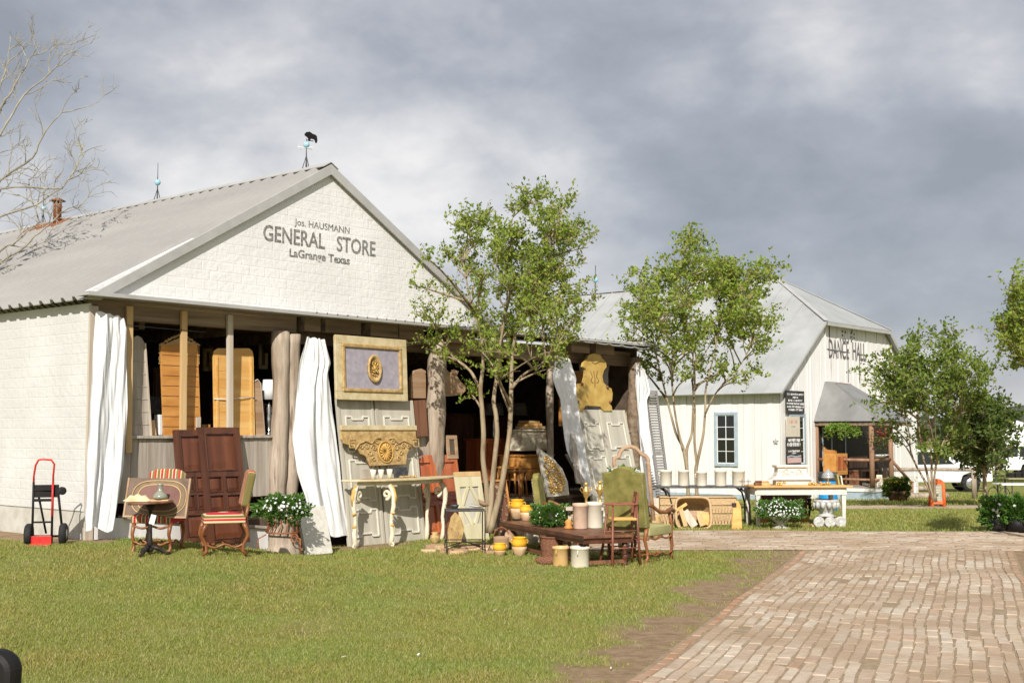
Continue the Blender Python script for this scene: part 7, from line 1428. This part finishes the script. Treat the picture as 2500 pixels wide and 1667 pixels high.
# basket on its side with wooden boards
p = G(1652, 1291); fb = Fr(p, R(2), .22); q0 = fb.px(1738,1291)[0]; h_ = fb.px(1700,1213)[1]
o = T('wicker_hamper', 'open pale wicker hamper tipped towards the path', 'basket', fb); b_ = MB(); w_ = q0; oval = []
for t_ in np.linspace(0, 2*math.pi, 33)[:-1]: oval.append((w_/2+w_/2*math.copysign(abs(math.cos(t_))**.4, math.cos(t_)), h_/2+h_/2*math.copysign(abs(math.sin(t_))**.45, math.sin(t_))))
b_.tube([(x,0,z) for x, z in oval+[oval[0]]], .022, 7, False); b_.build('rim', M_['pale_wicker'], o)
P = []
for f_, y_ in ((1,.0),(.95,.15),(.85,.30),(.80,.34),(.02,.345)): P.append([(w_/2+(x-w_/2)*f_, y_, h_/2+(z-h_/2)*f_) for x, z in oval+[oval[0]]])
b_ = MB(); b_.grid(P); b_.grid([[(x*1.0, y+.012, z) for x, y, z in r_][::-1] for r_ in P]); b_.build('basket_wall', M_['pale_wicker'], o)
for k, (x, z, ww, hh, ry, mt, lb) in enumerate(((.13,.10,.07,.32,-.25,'new_wood','short tan board at the left inside the wicker hamper'),(.24,.08,.13,.30,-.55,'pale_wood','pale board with white tag crossing inside the hamper'),(.30,.10,.12,.24,.15,'dusty_wood','brown board in the middle of the hamper'),(.42,.09,.09,.20,-.3,'new_wood','tan wedge shaped board right of centre in the hamper'),(.50,.12,.15,.18,.35,'honey_wood','orange board lying at the right inside the hamper'),(.46,.22,.20,.10,.1,'new_wood','upper yellowish board at the right of the hamper'),(.10,.28,.05,.24,1.0,'honey_wood','orange stick lying across the upper left of the hamper'))):
    b_ = MB(); b_.cbox((0,0,0), ww, .025, hh, ry=ry); q = b_.build('wooden_board', M_[mt], None, .004); q.matrix_world = fb.M @ Matrix.Translation((x, .10+.02*(k%3), z+hh*.35)); tag(q, lb, 'board', 'wooden boards in the wicker hamper')
def wickpanel(p, w_, h_, tilt, label, ln_=4):
    fr = Fr(p, R(1), tilt); o = T('wicker_chest', label, 'wicker chest', fr); b_ = MB(); b_.box(0, w_, 0, .35, 0, h_); b_.build('chest_body', M_['pale_wicker'], o, .01); b_ = MB()
    for z_ in (.03, h_*.45, h_*.72, h_-.02): b_.tube([(0,-.008,z_),(w_,-.008,z_)], .012, 6)
    n_ = int(w_/.05)
    for k in range(n_):
        x0 = k*w_/n_; b_.tube([(x0,-.006,h_*.08),(x0+w_/n_*.5,-.012,h_*.42),(x0+w_/n_,-.006,h_*.08)], .005, 4); b_.tube([(x0,-.006,h_*.48),(x0+w_/n_*.5,-.012,h_*.7)], .005, 4)
    b_.build('woven_pattern', M_['pale_wicker'], o)
p = at(1612, 1300, fl.y+.30); p.z = 0; k_ = p.y/3000; wickpanel(p, 186*k_, .50, 0, 'long pale woven wicker trunk under the crock table'); 
p = at(1592, 1292, fl.y+.45); p.z = 0; b_ = MB(); b_.box(0, .26, 0, .22, 0, .46); b_.box(.25,.44,-.02,.2,0,.40); o = b_.build('pale_crate', M_['pale_wood'], None, .008); o.matrix_world = Matrix.Translation(p); tag(o, 'pale wooden crate between green armchair and wicker hamper', 'crate')
p = G(1786, 1293); fp = Fr(p, R(4), .12); o = T('wooden_plank_rack', 'orange plank with dark handles leaning on the iron table leg', 'plank', fp); h_ = fp.px(1800,1222)[1]; w_ = fp.px(1812,1292)[0]; b_ = MB(); b_.prism([(0,0),(w_,0),(w_*.98,h_*.8),(w_*.75,h_),(w_*.45,h_),(w_*.25,h_*.8)], 0, .04); b_.build('plank', M_['honey_wood'], o, .004); b_ = MB(); b_.cbox((w_*.32,-.01,h_*.86),.07,.03,.06); b_.build('clamp', M_['black_iron'], o)
# blue barrel behind
p = hthing(2022, 1223, z=-.45); p = at(2022, 1236, 24.6); p.z = 0.0; k_ = p.y/3000; zb_ = at(2022,1222,p.y).z; zt_ = at(2022,1152,p.y).z; o = T('blue_barrel', 'blue plastic barrel with dark lid behind the farm table', 'barrel', p); hh_ = zt_
b_ = MB(); b_.lathe([(21*k_,0),(22*k_,.03),(22*k_,hh_*.3),(23*k_,hh_*.33),(22*k_,hh_*.36),(22*k_,hh_*.68),(23*k_,hh_*.7),(22*k_,hh_*.73),(21*k_,hh_*.78)], n=28); b_.build('barrel_body', M_['blue_plastic'], o); b_ = MB(); b_.lathe([(22*k_,hh_*.78),(23*k_,hh_*.8),(23*k_,hh_),(0,hh_*1.01)], n=28); b_.build('dark_lid', M_['iron_grey'], o)
# ---------------------------------------------------------------- porch goods
def prow(px, y_, z_=None): return hthing(px, 1196, y=-y_)
pf = hthing(2060, 1050, y=-PDp*.5); o = T('hanging_fern', 'bright green fern hanging under the porch awning', 'fern', pf); rs = np.random.RandomState(3); LP = []; b_ = MB(); kf = pf.y/3000
for k in range(80):
    a = rs.uniform(0, 6.28); L_ = rs.uniform(.35,.62); dr = rs.uniform(.1,.75)
    for t_ in np.linspace(.1,1,26): r__ = L_*t_; z_ = .22*math.sin(t_*2.2)-dr*t_**2.2*.55; LP += [(r__*math.cos(a)+rs.normal()*.02, r__*math.sin(a)+rs.normal()*.02, z_+rs.normal()*.012)]*2
leaves('fronds', LP, .085, leafmat('fern', [(.14,.24,.03),(.22,.34,.05),(.28,.40,.07)], .4), o, asp=.4, seed=5, up=-.3); b_.lathe([(.06,-.1),(.13,0),(.12,.02),(.0,.0)], n=14); b_.tube([(0,0,0),(0,0,.5)], .006, 4); b_.build('hanging_pot', M_['iron_grey'], o)
pd_ = hthing(2030, 1140, y=-.55); sb = T('orange_sideboard', 'orange wooden sideboard standing on the hall porch behind the rail', 'sideboard', Fr(FH.W((FH.I@pd_).x, -.9, DZ), ROT)); b_ = MB(); zo = (FH.I@hthing(2030,1107,y=-.7)).z-DZ; b_.box(-.45,.35,0,.4,.35,zo); b_.build('body', M_['orange_wood'], sb, .01); b_ = MB(); b_.prism([(-.45,zo),(.35,zo),(.35,zo+.08),(-.3,zo+.12),(-.45,zo+.2)], .34, .38); b_.build('back_board', M_['orange_wood'], sb); b_ = MB()
for x_ in (-.2,.12): b_.box(x_-.12,x_+.12,-.015,0,.5,zo-.08)
b_.build('drawer', M_['red_wood'], sb, .004)
for x_ in (-.42,.32): b_ = MB(); b_.bar((x_,.05,0),(x_,.05,.35),.05); b_.build('leg', M_['brown_wood'], sb)
bq = T('porch_bench', 'long dark wooden bench under the porch awning', 'bench', Fr(FH.W((FH.I@hthing(2100,1150,y=-.5)).x, -.8, DZ), ROT)); b_ = MB(); b_.box(-.6,.7,0,.4,.4,.45); b_.build('seat', M_['brown_wood'], bq, .005); b_ = MB(); b_.box(-.6,.7,.37,.41,.5,.85); b_.build('backrest', M_['brown_wood'], bq)
for x_ in (-.55,.65): b_ = MB(); b_.box(x_-.03,x_+.03,0,.4,0,.4); b_.build('leg', M_['brown_wood'], bq)
p = hthing(2205, 1105, y=-PDp*.4); b_ = MB(); b_.lathe([(.04,0),(.1,.02),(.28,.10),(.26,.11),(.0,.04)], n=22); o = b_.build('white_basin', M_['white']); p2 = hthing(2147, 1118, y=-PDp+.0); o.matrix_world = Matrix.Translation(Vector((p2.x,p2.y,zr+.05))); tag(o, 'shallow white basin set on the porch rail', 'basin')
p = hthing(2148, 1206, y=-PDp-.02); o = T('menu_board', 'cream lettered board standing at the porch corner', 'sign', Fr(Vector((p.x,p.y,DZ-.1)), ROT-.9, .08)); k_ = p.y/3000; b_ = MB(); b_.box(-7*k_,7*k_,-.02,.02,0,38*k_); b_.build('board', M_['sign_cream'], o, .004); b_ = MB()
for k in range(6): b_.box(-4*k_,(2+k%3)*k_,-.026,-.02,(8+k*4.6)*k_,(9.2+k*4.6)*k_)
b_.build('writing', M_['letter'], o)
for px, py, col, lb in ((2150,1062,(.25,.01,.03),'red flowers in a basket hanging at the porch corner'),(2255,1062,(.55,.03,.15),'pink flower ball hanging behind the leaning tree')):
    p = hthing(px, py, y=-PDp-.3) if px < 2200 else at(px, py, 34); o = T('hanging_flowers', lb, 'flower basket', p); P = RN.normal(size=(110,3))*.10; leaves('blossoms', P, .07, leafmat('fl'+str(px), [col, tuple(min(1,c*1.5) for c in col)], .2), o); P = RN.normal(size=(260,3))*.15-np.array([0,0,.1]); leaves('foliage', P, .08, M_['leaf_dark'], o)
for k, (px, py) in enumerate(((2345,1083),(2362,1086),(2382,1082))):
    p = at(px, py, 44); o = T('paper_lantern', ['left yellow orange lantern cluster behind the trees','middle yellow orange lantern cluster behind the trees','right yellow orange lantern cluster behind the trees'][k], 'lantern', p, 'yellow lanterns strung behind the trees'); b_ = MB(); b_.ball((0,0,0), .16, 12); b_.ball((.22,.05,.03), .13, 12); b_.ball((-.2,0,.05), .12, 12); b_.build('lantern_ball', plain('lant'+str(k), (.85,.42,.05), .5), o)
# shrub in front of steps
p = G(2192, 1224); k_ = p.y/3000; o = T('potted_shrub', 'dark rounded shrub with yellow blossoms beside the porch steps', 'shrub', p); b_ = MB(); b_.lathe([(.22,0),(.3,.3),(.28,.3),(0,.25)], n=20); b_.build('pot', M_['brown_wood'], o); bush('', '', '', None, 30*k_, 27*k_, 5200, .075, 0, .02, 41, 'leaf_dark', parent=o, cz=30*k_, squash=1.0); P = RN.normal(size=(120,3))*np.array([.25,.25,.06])+np.array([0,-.1,50*k_]); leaves('yellow_blossoms', P, .06, leafmat('yel', [(.5,.4,.03),(.6,.5,.05)], .2), o)
# chalkboard
p = G(2291, 1237); k_ = p.y/3000; frc = Fr(p, R(-6), .12); o = T('chalkboard_sign', 'orange framed A shaped chalkboard with arched top on the far lawn', 'sign', frc); w_ = 14*k_; h_ = 65*k_
arch_ = [(-w_,.0)]+[(-w_,h_*.82)]+[(w_*math.cos(a), h_*.82+h_*.16*math.sin(a)) for a in np.linspace(math.pi,0,9)]+[(w_,0)]
b_ = MB(); b_.tube([(x,0,z) for x, z in arch_], .045, 6); b_.bar((-w_,0,h_*.16),(w_,0,h_*.16),.05,.07); b_.prism([(-w_,h_*.82),(w_,h_*.82)]+[(w_*math.cos(a), h_*.82+h_*.16*math.sin(a)) for a in np.linspace(0.1,math.pi-.1,8)], -.02, .02); b_.build('frame', M_['orange_paint'], o); b_ = MB(); b_.box(-w_+.03,w_-.03,-.012,.012,h_*.18,h_*.82); b_.build('slate', mm('slate', (.26,.28,.22), (.36,.37,.29), 6, rough=.8), o); b_ = MB()
for k in range(6): b_.box(-w_*.6,w_*(.3+.1*(k%3)),-.017,-.012,h_*(.26+.09*k),h_*(.28+.09*k))
b_.build('writing', M_['sign_cream'], o)
for x_ in (-w_, w_): b_ = MB(); b_.tube([(x_,.02,h_*.75),(x_,.38,0)], .03, 6); b_.build('back_leg', M_['orange_paint'], o)
# flower pots at the right edge
for k, (px, py, rx, rz_, nfl, pot_, lb) in enumerate(((2440,1297,.30,.26,34,0,'leafy potted plant with white flowers left of the dark tub'),(2486,1300,.26,.24,8,1,'leafy plant in a dark tub cut by the right edge'))):
    p = G(px, py); o = T('garden_planter', lb, 'planter', p); b_ = MB(); b_.lathe([(.15,0),(.20,.22),(.19,.22),(0,.18)], n=22); b_.build('pot', M_['black'] if pot_ else M_['iron_grey'], o); bush('', '', '', None, rx, rz_, 2600, .06, nfl, .025, 51+k, 'herb', parent=o, cz=.30 if k == 0 else .34, squash=1.0)
for k, (x0, x1, py, Y) in enumerate(((2402,2420,1275,20.5),(2436,2442,1270,19.5),(2462,2472,1262,20.0))):
    p = at((x0+x1)/2, 1290, Y); p.z = float(gz(p.x,p.y)); hz_ = at(x0, 1205, Y).z; o = T('plant_hook', ['left thin wire plant hook by the flower pots','middle straight wire plant hook by the flower pots','right arched wire plant hook by the flower pots'][k], 'plant hook', p, 'thin wire plant hooks by the flower pots'); b_ = MB(); b_.tube([(0,0,0),(0,0,hz_)]+[(-.08+.08*math.cos(a),0,hz_+.10*math.sin(a)) for a in np.linspace(0,math.pi,8)]+[(-.16,0,hz_-.05)], .006, 5); b_.build('hook', M_['black_iron'], o)
# stacked stones / logs at the foot of the leaning tree
for k in range(7):
    p = G(2236+k%4*14, 1218-8*(k//4)); b_ = MB(); b_.X = Matrix.Rotation(rnd.uniform(-.3,.3),4,'Z'); b_.tube([(-.5,0,0),(0,.02,.01),(.5,0,0)], [.085,.095,.085], 9); o = b_.build('stacked_log', M_['log_wood']); o.location = p+Vector((0,0,.09+.17*(k//4))); tag(o, ['front left log stacked at the leaning tree foot','second bottom log by the leaning tree','third bottom log by the leaning tree','right bottom log beside the chalkboard','upper left log of the small stack','upper middle log of the small stack','upper right log of the small stack'][k], 'log', 'short logs stacked at the leaning tree')
# dark rolled chair corner at the near left
p = at(-40, 1667, 5.2); o = T('leather_armchair', 'black leather armchair corner at the bottom left edge', 'armchair', Fr((p.x-.12, p.y, 0), R(-12))); zc_ = at(20,1585,5.2).z
b_ = MB(); rr_ = [(.235,.25),(.25,.40)]+[(.17+.09*math.cos(a_), zc_-.09+.09*math.sin(a_)) for a_ in np.linspace(-.1,1.75,9)]+[(-.1,zc_-.05),(-.5,zc_-.16),(-.5,.25)]
b_.prism(rr_, 0, .10); b_.build('backrest', M_['black'], o, .03)
b_ = MB(); b_.box(-.5,.2,.1,.6,.15,.32); b_.build('seat', M_['black'], o, .03)
for x_ in (-.45,.18): b_ = MB(); b_.bar((x_,.1,0),(x_,.1,.25),.04); b_.build('leg', M_['black'], o)
# rope-thin straw on the lawn and scraps
for k, (px, py) in enumerate(((1025,1604),(840,1610),(1495,1637),(1210,1495))):
    p = G(px, py); b_ = MB(); r_ = random.Random(k); b_.tube([(-.02,0,.02),(0,.01,.024),(.02,.02,.02)], .004 if k else .007, 5); o = b_.build('lawn_scrap', M_['white'] if k%2 == 0 else M_['pale_wood']); o.location = p; o.rotation_euler = (0,0,r_.uniform(0,1)); tag(o, ['white scrap of paper on the middle lawn','pale twig on the near lawn','tiny white scrap near the path edge','pale twig on the lawn left of centre'][k], 'litter')
# ================================================================ goods inside the shop
FZ = .472
def cabinet(name, label, cat, px0, px1, ptop, d, mt, dep=.5, rows=3, cols=1, legs=.12, rz=0., zb=FZ, mt2=None):
    s0, _ = FS(px0, 1100, d); s1, zt = FS(px1, ptop, d); P_ = C0+EX*s0-EY*d+Vector((0,0,zb)); w_ = s1-s0; h_ = zt-zb; o = T(name, label, cat, Fr(P_, ROT+rz)); b_ = MB(); b_.box(0, w_, .02, dep, legs, h_-.03); b_.build('carcass', M_[mt], o, .006)
    b_ = MB(); b_.box(-.02, w_+.02, -.01, dep+.02, h_-.03, h_); b_.build('top_board', M_[mt2 or mt], o, .006)
    for i in range(rows):
        for j in range(cols):
            z0 = legs+.03+(h_-.06-legs-.03)*i/rows; z1 = legs+.03+(h_-.06-legs-.03)*(i+1)/rows-.02; x0 = .03+(w_-.06)*j/cols; x1 = .03+(w_-.06)*(j+1)/cols-.02; b_ = MB(); b_.box(x0, x1, .0, .03, z0, z1); dr = b_.build('drawer', M_[mt], o, .004); b_ = MB(); b_.ball(((x0+x1)/2,-.012,(z0+z1)/2), .014, 8); b_.build('knob', M_['gold'], dr)
    if legs:
        for x_ in (.04, w_-.04): b_ = MB(); b_.bar((x_,.05,0),(x_,.05,legs),.05); b_.build('leg', M_[mt], o)
    return o
cabinet('wooden_dresser', 'warm brown dresser carrying a cream box inside the open bay', 'dresser', 1272, 1352, 1108, -.7, 'orange_wood', .5, 2, 1, .25)
cabinet('cream_cupboard', 'cream painted little cupboard on top of the brown dresser', 'cupboard', 1278, 1340, 1048, -.75, 'cream_paint', .35, 1, 2, 0, 0, FS(1300,1100,-.75)[1])
zb5 = FS(1300,1047,-.75)[1]
for k, (a, c, hh, mt, lb) in enumerate(((1284,1332,.05,'new_wood','lowest wooden tray of the stack on the cream cupboard'),(1290,1326,.05,'honey_wood','middle honey wooden tray of the stack on the cream cupboard'),(1294,1322,.05,'new_wood','topmost small wooden tray on the cream cupboard'))):
    s0, _ = FS(a, 1040, -.8); s1, _ = FS(c, 1040, -.8); b_ = MB(); b_.box(0, s1-s0, 0, .25, 0, hh-.004); o = b_.build('wooden_tray', M_[mt], None, .005); o.matrix_world = Fr(C0+EX*s0+EY*.8+Vector((0,0,zb5+.004+k*hh)), ROT+.05*k).M; tag(o, lb, 'tray')
cabinet('red_chest_of_drawers', 'dark reddish chest of drawers behind the tree trunks in the open bay', 'chest of drawers', 1188, 1268, 1070, -1.4, 'red_wood', .5, 3, 2, .2)
cabinet('tall_cupboard', 'tall dark brown cupboard at the back left of the open bay', 'cupboard', 1100, 1160, 1010, -3.2, 'brown_wood', .5, 2, 2, .1)
cabinet('dark_hutch', 'wide dark hutch at the back of the open bay under the lamp shades', 'hutch', 1180, 1290, 1018, -3.1, 'brown_wood', .5, 3, 3, .1)
cabinet('wall_cabinet', 'brown cabinet in the shade behind the orange mirror', 'cabinet', 372, 440, 900, -3.4, 'brown_wood', .5, 4, 2, .1)
cabinet('writing_desk', 'reddish brown desk in the shade behind the honey panel', 'desk', 560, 650, 985, -2.2, 'red_wood', .5, 3, 2, .2)
cabinet('corner_cupboard', 'dim wooden cupboard behind the second post', 'cupboard', 985, 1050, 930, -2.6, 'chair_wood', .5, 4, 2, .1)
cabinet('store_counter', 'low brown counter inside the right bay under the canvas sheet', 'counter', 1440, 1500, 1060, -2.0, 'chair_wood', .6, 2, 2, .1)
def pframe(label, x0, y0, x1, y1, d, mt, mt2, tl=0.0):
    a_ = FS(x0, y1, d); c_ = FS(x1, y0, d); w_ = c_[0]-a_[0]; h_ = c_[1]-a_[1]; o = T('picture_frame', label, 'picture frame', Fr(C0+EX*a_[0]-EY*d+Vector((0,0,a_[1])), ROT, tl)); b_ = MB(); t_ = .06
    for a, c, p_, q in ((0,w_,0,t_),(0,w_,h_-t_,h_),(0,t_,t_,h_-t_),(w_-t_,w_,t_,h_-t_)): b_.box(a, c, 0, .03, p_, q)
    b_.build('frame', M_[mt], o, .004); b_ = MB(); b_.box(t_, w_-t_, .012, .02, t_, h_-t_); b_.build('picture', M_[mt2], o); return o
pframe('dim gilt frame hanging in the shade between mirror and honey panel', 496, 850, 520, 905, -3.0, 'gilt_wood', 'interior')
pframe('empty pale frame hanging in the shade right of the honey panel', 632, 830, 655, 900, -3.0, 'pale_wood', 'interior')
pframe('brown frame leaning at the foot of the second post', 1094, 1062, 1120, 1120, .1, 'dusty_wood', 'interior', .1)
pframe('gilt frame on the back wall of the open bay', 1230, 930, 1270, 975, -5.0, 'gilt_wood', 'brown_wood')
pframe('long brown frame on the back wall left of the trunks', 1110, 930, 1160, 970, -5.0, 'dusty_wood', 'canvas_dim')
# little wooden chair and stools near the doorway
def stool(label, px, py, d, s_=.34, hh=.45, mt='chair_wood', zb=FZ):
    s0, _ = FS(px, py, d); o = T('wooden_stool', label, 'stool', Fr(C0+EX*s0-EY*d+Vector((0,0,zb if zb is not None else 0)), ROT+.3)); b_ = MB(); b_.box(-s_/2,s_/2,-s_/2,s_/2,hh-.04,hh); b_.build('seat', M_[mt], o, .01)
    for x_ in (-1,1):
        for y_ in (-1,1): b_ = MB(); b_.tube([(x_*(s_/2-.03),y_*(s_/2-.03),hh-.04),(x_*s_/2,y_*s_/2,0)], [.02,.015], 7); b_.build('leg', M_[mt], o)
stool('small wooden stool at the doorway behind the lattice panel', 1255, 1150, -.35); stool('wooden stool with tan seat left of the brown dresser', 1245, 1140, -.9, .36, .5, 'orange_wood'); stool('low stool between trunks and brown carved panel', 1215, 1180, .55, .36, .34, 'dusty_wood', 0.)
for k, (px, py, w_, hh, mt, lb) in enumerate(((1275,1215,.42,.26,'weathered_wood','weathered grey crate behind the low table'),(1302,1208,.32,.20,'pale_wood','pale low crate behind the green chair back'),(1415,1215,.42,.30,'pale_wood','pale wooden crate behind the candlesticks'),(1398,1205,.30,.42,'buff_clay','tall buff box left of the candlesticks'))):
    p = at(px, 1240, 17.9-.02*k); b_ = MB(); z = float(gz(p.x,p.y)); t_ = .02
    b_.box(-w_/2,w_/2,-.15,.15,0,t_)
    for (x0,x1,y0,y1) in ((-w_/2,w_/2,-.15,-.15+t_),(-w_/2,w_/2,.15-t_,.15),(-w_/2,-w_/2+t_,-.15+t_,.15-t_),(w_/2-t_,w_/2,-.15+t_,.15-t_)):
        for q in range(3): b_.box(x0,x1,y0,y1,t_+.005+q*(hh-t_)/3,t_-.006+(q+1)*(hh-t_)/3)
    o = b_.build('wooden_crate', M_[mt], None, .003); o.matrix_world = Matrix.Translation((p.x,p.y,z)) @ Matrix.Rotation(.2*k,4,'Z'); tag(o, lb, 'crate')
for k, (px, Y, r_, h_, mt, lb) in enumerate(((1062,17.6,.07,.16,'gilt_wood','gilt turned vase standing left of the red panelled door foot'),(1300,17.4,.09,.20,'cream_stone','cream pot behind the low table'),(1330,17.6,.07,.15,'buff_clay','small buff pot behind the herb plant'),(1520,18.3,.10,.30,'dusty_wood','brown urn behind the green armchair'),(1600,18.6,.12,.34,'gilt_wood','gilt urn right of the green armchair back'))):
    p = at(px, 1300, Y); z = float(gz(p.x,p.y)); b_ = MB(); b_.lathe([(r_*.6,0),(r_*.7,.01),(r_,h_*.4),(r_*.95,h_*.65),(r_*.55,h_*.85),(r_*.75,h_),(r_*.6,h_),(0,h_*.8)], n=22); o = b_.build('pottery_vase', M_[mt]); o.location = (p.x,p.y,z); tag(o, lb, 'vase')
